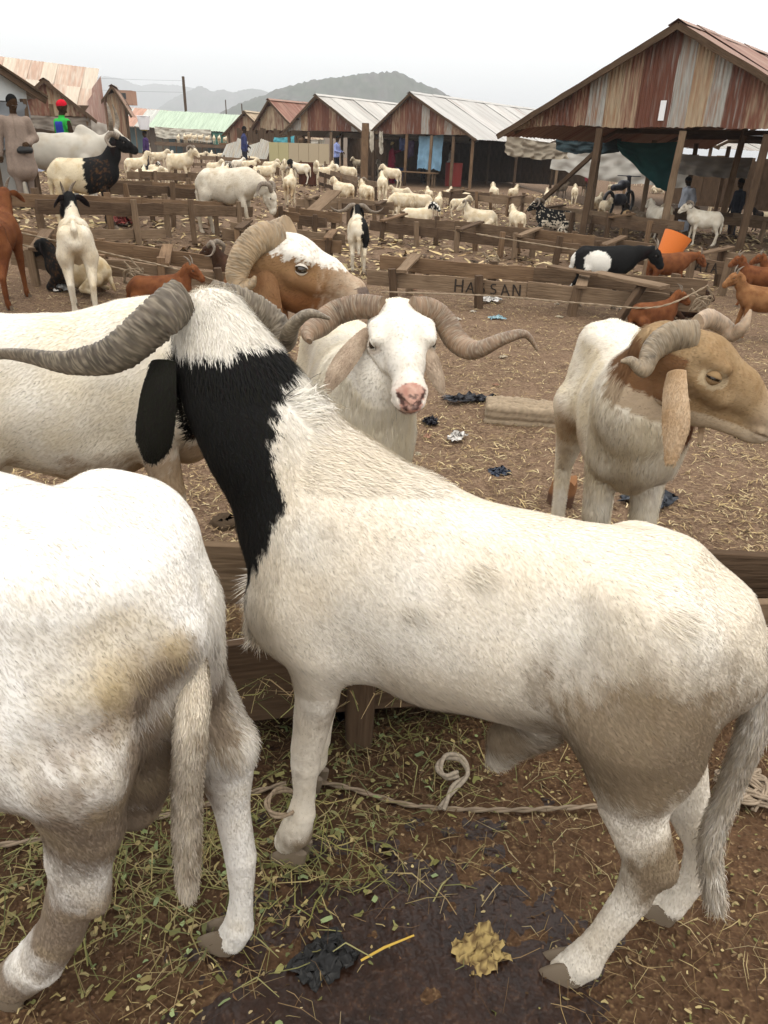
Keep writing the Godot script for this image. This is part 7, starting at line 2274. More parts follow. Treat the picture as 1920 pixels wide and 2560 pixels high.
func beast_tone(coat: String, p: Vector3, h: Vector3) -> Color:
	var rag := wob(p, 9.0) * 0.05
	var on_head := on_skull(h, -0.08)
	var cream := mix(Color(0.56, 0.455, 0.30), Color(0.68, 0.60, 0.46), 0.5 + wob(p, 5.0))
	match coat:
		"white":
			var c := mix(Color(0.60, 0.53, 0.42), Color(0.70, 0.645, 0.54), 0.5 + wob(p, 5.0))
			return mix(c, Color(0.42, 0.33, 0.21), clampf(wob(p, 6.0, 9.0) * 1.2 + (0.35 if p.y < 0.45 else -0.1), 0.0, 0.6))
		"cream":
			return mix(cream, Color(0.42, 0.32, 0.19), clampf(wob(p, 6.0, 9.0) * 1.2 - 0.1, 0.0, 0.5))
		"soiled":
			var d := soil_at(p, Vector3(-0.42, 0.45, 0), Vector3(0.28, 0.4, 0.4), 1.0)
			return mix(cream, Color(0.30, 0.19, 0.09), clampf(d * 1.2 + wob(p, 7.0) * 0.8, 0.0, 0.8))
		"brown":
			return mix(Color(0.20, 0.075, 0.03), Color(0.13, 0.045, 0.02), 0.4 + wob(p, 7.0))
		"brown2":
			return mix(Color(0.30, 0.15, 0.065), Color(0.20, 0.085, 0.035), 0.4 + wob(p, 7.0))
		"darkbrown":
			return mix(Color(0.045, 0.024, 0.016), Color(0.075, 0.038, 0.022), 0.4 + wob(p, 7.0))
		"greybrown":
			return mix(Color(0.22, 0.17, 0.12), Color(0.14, 0.105, 0.075), 0.5 + wob(p, 7.0))
		"blackfront":
			if p.x + rag > 0.02:
				return mix(BLACK_HAIR, Color(0.10, 0.05, 0.022), maxf(0.0, wob(p, 22.0) * 2.2 - 0.15) if absf(p.x - 0.25) < 0.14 and p.y < 0.92 else 0.0)
			return mix(Color(0.64, 0.55, 0.39), Color(0.42, 0.29, 0.13), clampf(wob(p, 6.0) + (0.3 if p.y < 0.66 else 0.0), 0.0, 0.7))
		"blackhead":
			if on_head or p.x + rag > 0.36:
				return Color(0.7, 0.66, 0.58) if absf(h.z) < 0.012 and h.y > 0.0 and h.x > 0.05 else BLACK_HAIR
			return mix(Color(0.70, 0.645, 0.54), cream, 0.5 + wob(p, 4.0))
		"blackface":
			if on_head:
				return BLACK_HAIR if wob(p, 12.0) > -0.1 else Color(0.7, 0.66, 0.58)
			return cream
		"speckled":
			if (p.y < 0.30 and p.x < 0.3) or (p.x < -0.35) or (on_head and h.y > 0.03):
				return BLACK_HAIR if wob(p, 14.0) > 0.12 else Color(0.62, 0.54, 0.42)
			return BLACK_HAIR if wob(p, 16.0) > -0.38 else Color(0.6, 0.52, 0.4)
		"blackpatch":
			var q := (p - Vector3(-0.12, 0.72, 0.2)) / Vector3(0.20, 0.17, 0.3)
			if (p.z > 0.0 and q.length() + rag * 3.0 < 1.0) or p.x < -0.45 or (p.y < 0.17 and absf(p.z) < 0.2):
				return Color(0.72, 0.69, 0.62)
			return BLACK_HAIR
		"tanrear":
			return mix(Color(0.42, 0.29, 0.16), Color(0.30, 0.18, 0.09), 0.4 + wob(p, 7.0)) if p.x + rag < -0.18 or p.y < 0.4 else Color(0.016, 0.012, 0.010)
		"brownrear":
			return cream if p.x + rag > -0.02 else Color(0.10, 0.045, 0.025)
		"piebald":
			if p.y > 0.45 and (p.z + rag > 0.06 and p.x < 0.25 or p.x > 0.28 and p.z > -0.05):
				return BLACK_HAIR
			return mix(Color(0.70, 0.645, 0.54), cream, 0.5 + wob(p, 4.0))
	return cream


func beast_meshes(pose: String, coat: String, hairy: bool) -> Dictionary:
	var key := pose + coat + str(hairy)
	if beast_cache.has(key):
		return beast_cache[key]
	var shape := beast_shape(pose)
	var head: Transform3D = shape[1]
	var back := head.affine_inverse()
	if not beast_cache.has(pose):
		var skin := Hide.new()
		skin.grow(shape[0], 0.02)
		skin.grow(head_bones(), 0.014, head)
		beast_cache[pose] = skin
	var skin: Hide = beast_cache[pose]
	var tone := func(p: Vector3, n: Vector3) -> Color: return beast_tone(coat, p, back * p)
	var d := {"body": skin.mesh(colored(skin, tone)), "head": head}
	if hairy:
		var flow := func(p: Vector3, n: Vector3) -> Array: return [Vector3(-0.7, -0.8, 0) if p.y > 0.5 else Vector3(-0.2, -1, 0), 0.024, 0.2, 1.0]
		d["coat"] = hair(skin, 12000, 0.0045, flow, colored(skin, tone), 0.16)
	for s: float in [-1.0, 1.0]:
		var up := pose == "goat"
		var path := [Vector3(0.0, 0.0, 0.07 * s), Vector3(-0.01, -0.05, 0.105 * s), Vector3(-0.01, -0.13, 0.12 * s), Vector3(0.0, -0.20, 0.115 * s)]
		if up:
			path = [Vector3(0.0, 0.01, 0.06 * s), Vector3(-0.01, 0.0, 0.12 * s), Vector3(0.0, -0.05, 0.17 * s), Vector3(0.0, -0.09, 0.19 * s)]
		var e := ear_skin(path, [0.022, 0.036, 0.034, 0.008], Vector3(0.5, 0.2, s), 0.01, 0.3)
		for k in e.v.size():
			e.v[k] = head * e.v[k]
			e.n[k] = head.basis * e.n[k]
		var ear_tone := func(p: Vector3, n: Vector3) -> Color: return beast_tone(coat, head * Vector3(0.05, 0.0, 0.05), Vector3(0.05, 0.0, 0.05)) * 0.9
		d["ear%d" % int(s)] = e.mesh(colored(e, ear_tone))
	beast_cache[key] = d
	return d


func horn_pair(t: Node3D, head: Transform3D, style: String) -> void:
	for s: float in [-1.0, 1.0]:
		var pts := []
		var rad := []
		var tone := Color(0.15, 0.115, 0.085)
		if style == "goat":
			pts = [Vector3(0.03, 0.05, 0.03 * s), Vector3(0.0, 0.10, 0.045 * s), Vector3(-0.04, 0.13, 0.065 * s), Vector3(-0.09, 0.145, 0.085 * s)]
			rad = [0.018, 0.016, 0.011, 0.003]
		elif style == "curl":
			pts = [Vector3(0.03, 0.05, 0.045 * s), Vector3(-0.06, 0.07, 0.10 * s), Vector3(-0.10, -0.01, 0.16 * s), Vector3(-0.03, -0.08, 0.20 * s), Vector3(0.05, -0.06, 0.25 * s)]
			rad = [0.036, 0.034, 0.028, 0.018, 0.004]
		elif style == "sweep":
			pts = [Vector3(0.0, 0.05, 0.04 * s), Vector3(-0.05, 0.02, 0.13 * s), Vector3(-0.03, -0.06, 0.24 * s), Vector3(0.02, -0.06, 0.36 * s), Vector3(0.06, 0.0, 0.45 * s), Vector3(0.04, 0.05, 0.5 * s)]
			rad = [0.036, 0.036, 0.03, 0.022, 0.014, 0.004]
		for k in pts.size():
			pts[k] = head * pts[k]
		put("horn", horn_mesh(pts, rad, 0.12, 60.0, tone, 9), mats.horn, t)


func set_herd() -> void:
	for q in HERD:
		var x: float = q[3]
		var z: float = q[5]
		var far := Vector2(x, z).length()
		var t := thing(q[0], q[1], q[2], Vector3(x, land(x, z) + q[4], z), deg_to_rad(q[6]), q[10])
		t.scale = Vector3.ONE * maxf(float(q[7]), 0.3)
		var hairy := far < 14.0
		var d := beast_meshes(q[8], q[9], hairy)
		put("body", d.body, mats.hide, t)
		if hairy:
			put("coat", d.coat, mats.hair, t, "stuff")
		if far < 45.0:
			put("ear", d["ear-1"], mats.hide, t)
			put("ear", d["ear1"], mats.hide, t)
		var head: Transform3D = d.head
		if far < 16.0:
			for s: float in [-1.0, 1.0]:
				var o := put("eye", eye_mesh(Vector3.ZERO, 0.015), mats.eye, t)
				o.transform = Transform3D(Basis(head.basis.z * s, head.basis.y, -head.basis.x * s), head * Vector3(0.108, 0.004, 0.057 * s))
			if q[8] != "lie":
				for k in 4:
					var sg := -1.0 if k % 2 == 0 else 1.0
					put("hoof", hoof_mesh(Vector3(0.29 + 0.05 * sg if k < 2 else -0.335 - 0.05 * sg, -0.005, 0.10 * sg), 0.0, 1.1), mats.hoof, t)
		if q[2] == "goat":
			horn_pair(t, head, "goat")
		elif q[0] == "piebald_sheep" and q[8] == "stand":
			horn_pair(t, head, "sweep")
		elif String(q[2]) == "ram" or (far < 24.0 and rng.randf() < 0.3):
			horn_pair(t, head, "curl")
	zebu()
	# feed sacks and dung are left to the litter


func zebu() -> void:
	var t := thing("zebu_bull", "grey-white humped zebu bull with upswept horns, standing behind the piebald ram", "bull", Vector3(-5.75, 0.36, -13.9), deg_to_rad(8.0))
	t.scale = Vector3.ONE * 0.84
	var b := [
		[0.62, 1.02, 0, 0.30, 0.2, 0.98, 0, 0.335, 0.85, 0.08],
		[0.2, 0.98, 0, 0.335, -0.3, 0.98, 0, 0.325, 0.85, 0.08],
		[-0.3, 0.98, 0, 0.325, -0.7, 1.04, 0, 0.25, 0.8, 0.08],
		[-0.7, 1.06, 0, 0.2, -0.88, 1.02, 0, 0.1, 1.0, 0.06],
		[0.52, 1.36, 0, 0.13, 0.70, 1.30, 0, 0.09, 0.75, 0.1],
		[0.62, 1.05, 0, 0.26, 0.98, 1.15, 0.02, 0.16, 0.7, 0.08],
		[0.98, 1.15, 0.02, 0.16, 1.15, 1.30, 0.05, 0.13, 0.8, 0.06],
		[1.15, 1.30, 0.05, 0.125, 1.36, 1.18, 0.09, 0.09, 0.85, 0.05],
		[1.36, 1.18, 0.09, 0.09, 1.52, 1.07, 0.12, 0.07, 0.95, 0.04],
		[0.75, 0.8, 0, 0.07, 1.0, 0.98, 0, 0.06, 0.5, 0.08],
	]
	for s: float in [-1.0, 1.0]:
		b.append([0.55, 0.85, 0.17 * s, 0.14, 0.58, 0.5, 0.16 * s, 0.075, 0.9, 0.04])
		b.append([0.58, 0.5, 0.16 * s, 0.07, 0.58, 0.08, 0.15 * s, 0.05, 0.9, 0.03])
		b.append([-0.62, 0.95, 0.17 * s, 0.19, -0.66, 0.62, 0.16 * s, 0.10, 0.8, 0.05])
		b.append([-0.66, 0.62, 0.16 * s, 0.09, -0.74, 0.45, 0.15 * s, 0.06, 0.9, 0.03])
		b.append([-0.74, 0.45, 0.15 * s, 0.058, -0.68, 0.08, 0.15 * s, 0.05, 0.9, 0.03])
		b.append([-0.55, 1.24, 0.15 * s, 0.05, -0.5, 1.24, 0.15 * s, 0.05, 1.0, 0.06])
	b.append([-0.9, 1.08, 0, 0.05, -0.97, 0.6, 0, 0.035, 1.0, 0.03])
	var skin := Hide.new()
	skin.grow(b, 0.026)
	var tone := func(p: Vector3, n: Vector3) -> Color:
		var c := mix(Color(0.44, 0.41, 0.35), Color(0.54, 0.50, 0.43), 0.5 + wob(p, 3.0))
		c = mix(c, Color(0.36, 0.29, 0.20), clampf(wob(p, 4.0, 8.0) * 0.9, 0.0, 0.4))
		# branded letters on the hip
		var u := p.x + 0.78
		var v := p.y - 1.06
		if p.z > 0.0 and v > 0.0 and v < 0.2 and u > 0.0:
			if (u < 0.035) or (u < 0.15 and v < 0.035):
				return Color(0.07, 0.055, 0.045)
			var w := u - 0.2
			if (w > 0.0 and w < 0.035) or (w > 0.0 and w < 0.14 and (v > 0.165 or absf(v - 0.09) < 0.018)) or (w > 0.11 and w < 0.145 and v > 0.09) or (w > 0.0 and absf(w - 0.04 - (0.09 - v) * 1.1) < 0.02 and v < 0.09):
				return Color(0.07, 0.055, 0.045)
		return c
	put("body", skin.mesh(colored(skin, tone)), mats.hide, t)
	for s: float in [-1.0, 1.0]:
		var pts := [Vector3(1.13, 1.40, 0.05 + 0.07 * s), Vector3(1.15, 1.42, 0.05 + 0.24 * s), Vector3(1.18, 1.56, 0.05 + 0.34 * s), Vector3(1.16, 1.76, 0.05 + 0.32 * s), Vector3(1.13, 1.88, 0.05 + 0.27 * s)]
		put("horn", horn_mesh(pts, [0.05, 0.048, 0.04, 0.026, 0.006], 0.03, 30.0, Color(0.16, 0.13, 0.10), 10, 1.0), mats.horn, t)
		var e := ear_skin([Vector3(1.1, 1.33, 0.05 + 0.1 * s), Vector3(1.08, 1.31, 0.05 + 0.2 * s), Vector3(1.08, 1.26, 0.05 + 0.3 * s)], [0.03, 0.05, 0.015], Vector3(0.7, 0.5, 0.2 * s))
		put("ear", e.mesh(colored(e, func(p, n): return Color(0.5, 0.44, 0.36))), mats.hide, t)


# ---------------------------------------------------------------- people
# bones of a standing figure 1.75 m tall, x forward and z to its right; arms are [elbow, wrist] for left and right
func person_bones(arms: Array, robe: float, stride := 0.0, lean := 0.0) -> Array:
	var b := []
	var hip := Vector3(0, 0.92, 0)
	var chest := Vector3(lean * 0.5, 1.30, 0)
	var neck := Vector3(lean * 0.75, 1.48, 0)
	b.append([hip.x, hip.y, 0, 0.135, lean * 0.25, 1.10, 0, 0.115, 1.15, 0.05])
	b.append([lean * 0.25, 1.10, 0, 0.115, chest.x, chest.y, 0, 0.125, 1.25, 0.05])
	b.append([chest.x, chest.y + 0.06, -0.13, 0.07, chest.x, chest.y + 0.06, 0.13, 0.07, 1.0, 0.05])
	b.append([neck.x, neck.y - 0.06, 0, 0.058, neck.x + 0.015, neck.y + 0.05, 0, 0.052, 1.0, 0.03])
	for k in 2:
		var s := -1.0 if k == 0 else 1.0
		var f := stride * s
		b.append([0, 0.90, 0.09 * s, 0.095, 0.02 + f * 0.5, 0.50, 0.095 * s, 0.065, 1.0, 0.03])
		b.append([0.02 + f * 0.5, 0.50, 0.095 * s, 0.062, -0.02 + f, 0.10, 0.095 * s, 0.042, 1.0, 0.02])
		b.append([-0.04 + f, 0.045, 0.10 * s, 0.042, 0.14 + f, 0.032, 0.11 * s, 0.034, 1.1, 0.02])
		var sh := Vector3(chest.x, chest.y + 0.07, 0.185 * s)
		var el: Vector3 = arms[k][0]
		var wr: Vector3 = arms[k][1]
		b.append([sh.x, sh.y, sh.z, 0.062, el.x, el.y, el.z, 0.047, 1.0, 0.03])
		b.append([el.x, el.y, el.z, 0.045, wr.x, wr.y, wr.z, 0.032, 1.0, 0.02])
	if robe > 0.0:
		b.append([lean * 0.4, 1.27, 0, 0.145, 0.0, 0.92, 0, 0.165, 1.22, 0.05])
		b.append([0, 0.95, 0, 0.165, 0.0, robe + 0.12, 0, 0.20, 1.2, 0.04])
		for k in 2:
			var sl: Vector3 = arms[k][0]
			var cuff: Vector3 = sl.lerp(arms[k][1], 0.8)
			b.append([chest.x, chest.y + 0.07, 0.185 if k == 1 else -0.185, 0.075, sl.x, sl.y, sl.z, 0.065, 1.0, 0.03])
			b.append([sl.x, sl.y, sl.z, 0.065, cuff.x, cuff.y, cuff.z, 0.055, 1.0, 0.03])
	return b


func person_head() -> Array:
	return [
		[0.0, 0.03, 0, 0.088, 0.01, 0.06, 0, 0.088, 0.86, 0.02],
		[0.03, -0.02, 0, 0.07, 0.045, -0.07, 0, 0.045, 0.85, 0.03],
		[0.088, 0.005, 0, 0.011, 0.104, -0.028, 0, 0.014, 1.1, 0.012],
		[0.078, -0.055, -0.018, 0.010, 0.078, -0.055, 0.018, 0.010, 1.0, 0.008],
		[0.082, 0.022, -0.045, 0.012, 0.086, 0.022, -0.015, 0.012, 1.0, 0.012],
		[0.082, 0.022, 0.045, 0.012, 0.086, 0.022, 0.015, 0.012, 1.0, 0.012],
		[-0.005, 0.0, -0.082, 0.018, 0.0, -0.025, -0.08, 0.014, 0.6, 0.01],
		[-0.005, 0.0, 0.082, 0.018, 0.0, -0.025, 0.08, 0.014, 0.6, 0.01],
	]


# palm and five fingers bent round what they hold; x along the fingers, y out of the back, z to the thumb
func hand_bones() -> Array:
	var b := [[0.0, 0, 0, 0.024, 0.065, 0.0, 0, 0.026, 1.3, 0.012]]
	for k in 4:
		var z := 0.026 - 0.0175 * k
		var l: float = [0.038, 0.044, 0.041, 0.031][k]
		b.append([0.075, 0.0, z, 0.010, 0.075 + l * 0.8, -0.016, z, 0.009, 1.0, 0.004])
		b.append([0.075 + l * 0.8, -0.016, z, 0.009, 0.075 + l * 0.95, -0.045, z, 0.0075, 1.0, 0.004])
	b.append([0.02, -0.006, 0.03, 0.012, 0.055, -0.022, 0.05, 0.010, 1.0, 0.006])
	b.append([0.055, -0.022, 0.05, 0.010, 0.082, -0.035, 0.04, 0.008, 1.0, 0.004])
	return b


func person(label: String, at: Vector3, turn: float, tall: float, arms: Array, robe: float, tone: Callable, look: Vector3, opts := {}) -> Node3D:
	var t := thing("person", label, "person", at, deg_to_rad(turn))
	t.scale = Vector3.ONE * tall / 1.75
	var skin := Hide.new()
	var lean: float = opts.get("lean", 0.0)
	skin.grow(person_bones(arms, robe, opts.get("stride", 0.0), lean), 0.018)
	var body := skin.v.size()
	var head := Transform3D(basis_from(look, Vector3.UP), Vector3(lean * 0.8 + 0.02, 1.60, 0))
	skin.grow(person_head(), 0.009, head)
	var upto := skin.v.size()
	for k in 2:
		var el: Vector3 = arms[k][0]
		var wr: Vector3 = arms[k][1]
		var x := (wr - el).normalized()
		var s := -1.0 if k == 0 else 1.0
		var z := (Vector3(0.6, 0.3, -s) - x * x.dot(Vector3(0.6, 0.3, -s))).normalized()
		skin.grow(hand_bones(), 0.006, Transform3D(Basis(x, z.cross(x), z), wr))
	# loose cloth falls in folds below the chest
	for k in body:
		var p := skin.v[k]
		if p.y < 1.25 and p.y > maxf(robe, 0.2):
			var fold := sin(atan2(p.z, p.x) * 7.0 + noise.get_noise_1d(p.y * 2.0 + at.x) * 5.0)
			skin.v[k] = p + skin.n[k] * (fold * 0.010 * clampf((1.25 - p.y) * 2.5, 0.0, 1.0))
			skin.n[k] = (skin.n[k] + Vector3(-p.z, 0, p.x).normalized() * (-cos(atan2(p.z, p.x) * 7.0 + noise.get_noise_1d(p.y * 2.0 + at.x) * 5.0) * 0.35)).normalized()
	var c := PackedColorArray()
	c.resize(skin.v.size())
	var dark: Color = opts.get("skin", Color(0.045, 0.024, 0.015))
	for k in skin.v.size():
		if k < body:
			c[k] = tone.call(skin.v[k], skin.n[k])
		elif k < upto:
			var h := head.affine_inverse() * skin.v[k]
			c[k] = dark
			if h.x > 0.07 and absf(h.y - 0.008) < 0.008 and absf(absf(h.z) - 0.031) < 0.013:
				c[k] = Color(0.25, 0.22, 0.2) if absf(absf(h.z) - 0.031) > 0.005 else Color(0.01, 0.008, 0.007)
			elif h.x > 0.07 and absf(h.y + 0.055) < 0.004:
				c[k] = dark * 0.5
		else:
			c[k] = dark
	put("body", skin.mesh(c), mats.cloth, t)
	if not opts.has("bare"):
		var cap := Hide.new()
		cap.grow([[-0.012, 0.062, 0, 0.092, 0.0, 0.075, 0, 0.09, 0.9, 0.02]], 0.012)
		var keep := Mb.new()
		for k in range(0, cap.i.size(), 3):
			var p := (cap.v[cap.i[k]] + cap.v[cap.i[k + 1]] + cap.v[cap.i[k + 2]]) / 3.0
			if p.y > 0.045 + p.x * 0.42:
				for j in 3:
					var q := cap.v[cap.i[k + j]]
					keep.i.append(keep.vert(head * q, head.basis * cap.n[cap.i[k + j]], opts.get("hair", Color(0.009, 0.008, 0.008))))
		put(opts.get("wears", "hair"), keep.mesh(), mats.cloth, t)
	return t


func set_people() -> void:
	var down := [[Vector3(0.0, 1.10, -0.26), Vector3(0.06, 0.86, -0.27)], [Vector3(0.0, 1.10, 0.26), Vector3(0.06, 0.86, 0.27)]]
	# man in a tan tunic at the left edge, a small black bag in his hands
	var tan := func(p: Vector3, n: Vector3) -> Color:
		if p.y < 0.09:
			return Color(0.02, 0.016, 0.014)
		if p.y < 0.20:
			return Color(0.045, 0.024, 0.015)
		if p.y < 0.46:
			return Color(0.19, 0.15, 0.125) * (1.0 + wob(p, 12.0) * 0.2)
		if p.y > 1.47:
			return Color(0.045, 0.024, 0.015)
		var c := Color(0.235, 0.18, 0.145) * (1.0 + fine.get_noise_3d(p.x * 60.0, p.y * 60.0, p.z * 60.0) * 0.18)
		return c * 0.8 if absf(p.z - 0.02) < 0.012 and p.x > 0.0 and p.y > 1.1 else c
	var m := person("man in a tan tunic holding a small black bag, at the left edge", Vector3(-5.85, 0.36, -12.7), -62.0, 1.60, [[Vector3(-0.04, 1.12, -0.27), Vector3(0.17, 1.03, -0.14)], [Vector3(-0.05, 1.10, 0.29), Vector3(-0.02, 0.84, 0.30)]], 0.52, tan, Vector3(0.85, -0.2, -0.4), {"stride": 0.05})
	var bag := Hide.new()
	bag.grow([[0.22, 0.93, -0.16, 0.05, 0.24, 0.92, 0.02, 0.045, 0.8, 0.03], [0.23, 0.97, -0.13, 0.02, 0.25, 0.97, 0.0, 0.02, 1.0, 0.02]], 0.014)
	var bo := put("hand_bag", bag.mesh(colored(bag, func(p, n): return Color(0.012, 0.012, 0.014))), mats.skin)
	bo.transform = m.transform
	tag(bo, "small black bag held by the man in the tan tunic", "bag")
	# man in a green and blue vest with a red cap
	var vest := func(p: Vector3, n: Vector3) -> Color:
		if p.y < 0.95:
			return Color(0.30, 0.29, 0.27) * (1.0 + wob(p, 6.0) * 0.3)
		if p.y > 1.49 or absf(p.z) > 0.235:
			return Color(0.035, 0.02, 0.014)
		if p.x < -0.02 and absf(p.z) < 0.13 and p.y > 1.12 and p.y < 1.38:
			return Color(0.03, 0.05, 0.28)
		if p.y < 1.12 + wob(p, 20.0) * 0.05:
			return Color(0.42, 0.46, 0.40) if wob(p, 30.0) > 0.0 else Color(0.06, 0.10, 0.30)
		return Color(0.035, 0.36, 0.06)
	person("person in a green and blue vest and red cap, seen from behind beyond the zebu", Vector3(-6.17, 0.36, -15.3), 52.0, 1.66, [[Vector3(0.02, 1.12, -0.27), Vector3(0.22, 1.0, -0.2)], [Vector3(0.02, 1.12, 0.27), Vector3(0.24, 1.02, 0.2)]], 0.0, vest, Vector3(0.8, -0.35, 0.5), {"wears": "red_cap", "hair": Color(0.52, 0.012, 0.03), "stride": 0.06})
	# boy carrying a white bucket on his head
	var purple := func(p: Vector3, n: Vector3) -> Color: return Color(0.055, 0.035, 0.10) if p.y > 0.9 and p.y < 1.47 else (Color(0.035, 0.02, 0.014) if p.y >= 1.47 else Color(0.05, 0.045, 0.05))
	var boy := atdepth_land(-9.2, -30.2)
	person("boy in a purple shirt carrying a white bucket on his head", boy, 175.0, 1.37, down, 0.0, purple, Vector3(1, 0, 0), {"stride": 0.1})
	var bucket := thing("white_bucket", "white plastic bucket balanced on the head of the boy in purple", "bucket", boy + Vector3(0, 1.39, 0), 0.2)
	put("pail", pail_mesh(0.17, 0.23, 0.44, Color(0.72, 0.72, 0.74), 4), mats.skin, bucket)
	put("rim", ring_mesh(0.235, 0.44, 0.014, Color(0.74, 0.74, 0.76)), mats.skin, bucket)
	put("head_pad", ring_mesh(0.09, 0.0, 0.025, Color(0.5, 0.45, 0.05)), mats.cloth, bucket)
	# by the sheds
	var blue := func(p: Vector3, n: Vector3) -> Color: return Color(0.24, 0.29, 0.52) if p.y > 0.88 and p.y < 1.48 else (Color(0.018, 0.016, 0.02) if p.y < 0.9 else Color(0.04, 0.022, 0.015))
	person("man in a light blue shirt and dark trousers, standing left of the thick post", on_land(-2.62, -36.0), -20.0, 1.68, [[Vector3(0.04, 1.14, -0.26), Vector3(0.26, 1.08, -0.15)], [Vector3(0.04, 1.14, 0.26), Vector3(0.26, 1.08, 0.15)]], 0.0, blue, Vector3(0.9, -0.35, 0.1))
	var red := func(p: Vector3, n: Vector3) -> Color: return Color(0.15, 0.012, 0.028) * (1.0 + wob(p, 8.0) * 0.3) if p.y < 1.48 else Color(0.05, 0.03, 0.02)
	person("person in a long crimson robe and pale cap, reaching up right of the thick post", on_land(-0.2, -37.0), 8.0, 1.70, [[Vector3(0.2, 1.32, -0.24), Vector3(0.45, 1.42, -0.16)], [Vector3(0.02, 1.12, 0.27), Vector3(0.1, 0.9, 0.26)]], 0.12, red, Vector3(0.9, 0.1, 0.1), {"wears": "cap", "hair": Color(0.38, 0.29, 0.14)})
	var pale := func(p: Vector3, n: Vector3) -> Color: return Color(0.37, 0.40, 0.45) * (1.0 + wob(p, 7.0) * 0.25) if p.y < 1.48 else Color(0.03, 0.02, 0.014)
	person("man in a long pale blue-grey robe under the right half of the largest shed", Vector3(8.0, land(8.0, -22.0), -22.0), 200.0, 1.55, down, 0.10, pale, Vector3(0.8, -0.5, 0.2), {"lean": 0.12})
	var navy := func(p: Vector3, n: Vector3) -> Color: return Color(0.03, 0.032, 0.045) if p.y < 1.48 else Color(0.03, 0.02, 0.014)
	person("person in dark clothes standing deep in the shade right of the pale-robed man", Vector3(9.1, land(9.1, -21.4), -21.4), 190.0, 1.6, down, 0.0, navy, Vector3(0.8, -0.3, 0.2))
	var seated := func(p: Vector3, n: Vector3) -> Color: return Color(0.40, 0.44, 0.55) if p.y < 1.48 else Color(0.03, 0.02, 0.014)
	var many := [["person in a white shirt beside the middle shed's light blue robe", Vector3(2.5, 0, -37.5), 190.0, Color(0.42, 0.41, 0.39)], ["person in dark green clothes behind the bench of the middle shed", Vector3(1.3, 0, -39.0), -60.0, Color(0.05, 0.10, 0.06)], ["person in brown standing in the left rusty shed's shade", Vector3(-4.6, 0, -40.6), -80.0, Color(0.16, 0.10, 0.06)], ["person in dull red at the back of the largest shed", Vector3(6.6, 0, -27.5), -70.0, Color(0.16, 0.03, 0.04)], ["person in dark blue near the far rails, right of the bony ram", Vector3(-6.2, 0, -33.5), 20.0, Color(0.04, 0.05, 0.12)]]
	for q in many:
		var wear := func(p: Vector3, n: Vector3) -> Color: return q[3] if p.y > 0.8 and p.y < 1.48 else (Color(0.035, 0.035, 0.04) if p.y <= 0.8 else Color(0.035, 0.022, 0.015))
		person(q[0], on_land(q[1].x, q[1].z), q[2], 1.68, [[Vector3(0.05, 1.13, -0.26), Vector3(0.22, 1.0, -0.2)], [Vector3(0.0, 1.10, 0.26), Vector3(0.07, 0.86, 0.27)]], 0.0, wear, Vector3(0.9, -0.15, 0.1), {"stride": 0.05})
	for k in 2:
		person("%s person in pale blue sitting in the shade of the small shack" % ["left", "right"][k], Vector3(-12.0 + 0.55 * k, 0.10, -27.3), -60.0 + 40.0 * k, 1.5 - 0.1 * k, down, 0.10, seated, Vector3(0.9, -0.1, 0.2))


func atdepth_land(x: float, z: float) -> Vector3:
	return Vector3(x, land(x, z), z)


# a tapered pail with an open mouth; a rounded-square one when corners is 4
func pail_mesh(r0: float, r1: float, high: float, tone: Color, corners := 0) -> ArrayMesh:
	var m := Mb.new()
	var rings := []
	var cols := []
	for q in [[0.0, r0 * 0.9], [0.01, r0], [high, r1], [high, r1 * 0.95], [0.03, r0 * 0.94]]:
		var ring := []
		for k in 28:
			var a := TAU * k / 28
			var r: float = q[1]
			if corners == 4:
				r *= 1.0 / pow(pow(absf(cos(a)), 4.0) + pow(absf(sin(a)), 4.0), 0.25) * 0.95
			ring.append(Vector3(cos(a) * r, q[0], sin(a) * r))
		rings.append(ring)
		cols.append(tone)
	m.loft(rings, cols)
	return m.mesh()


func ring_mesh(r: float, y: float, thick: float, tone: Color) -> ArrayMesh:
	var m := Mb.new()
	var pts := []
	var rad := []
	for k in 25:
		pts.append(Vector3(cos(TAU * k / 24) * r, y, sin(TAU * k / 24) * r))
		rad.append(thick)
	m.tube(pts, rad, 6, tone)
	return m.mesh()


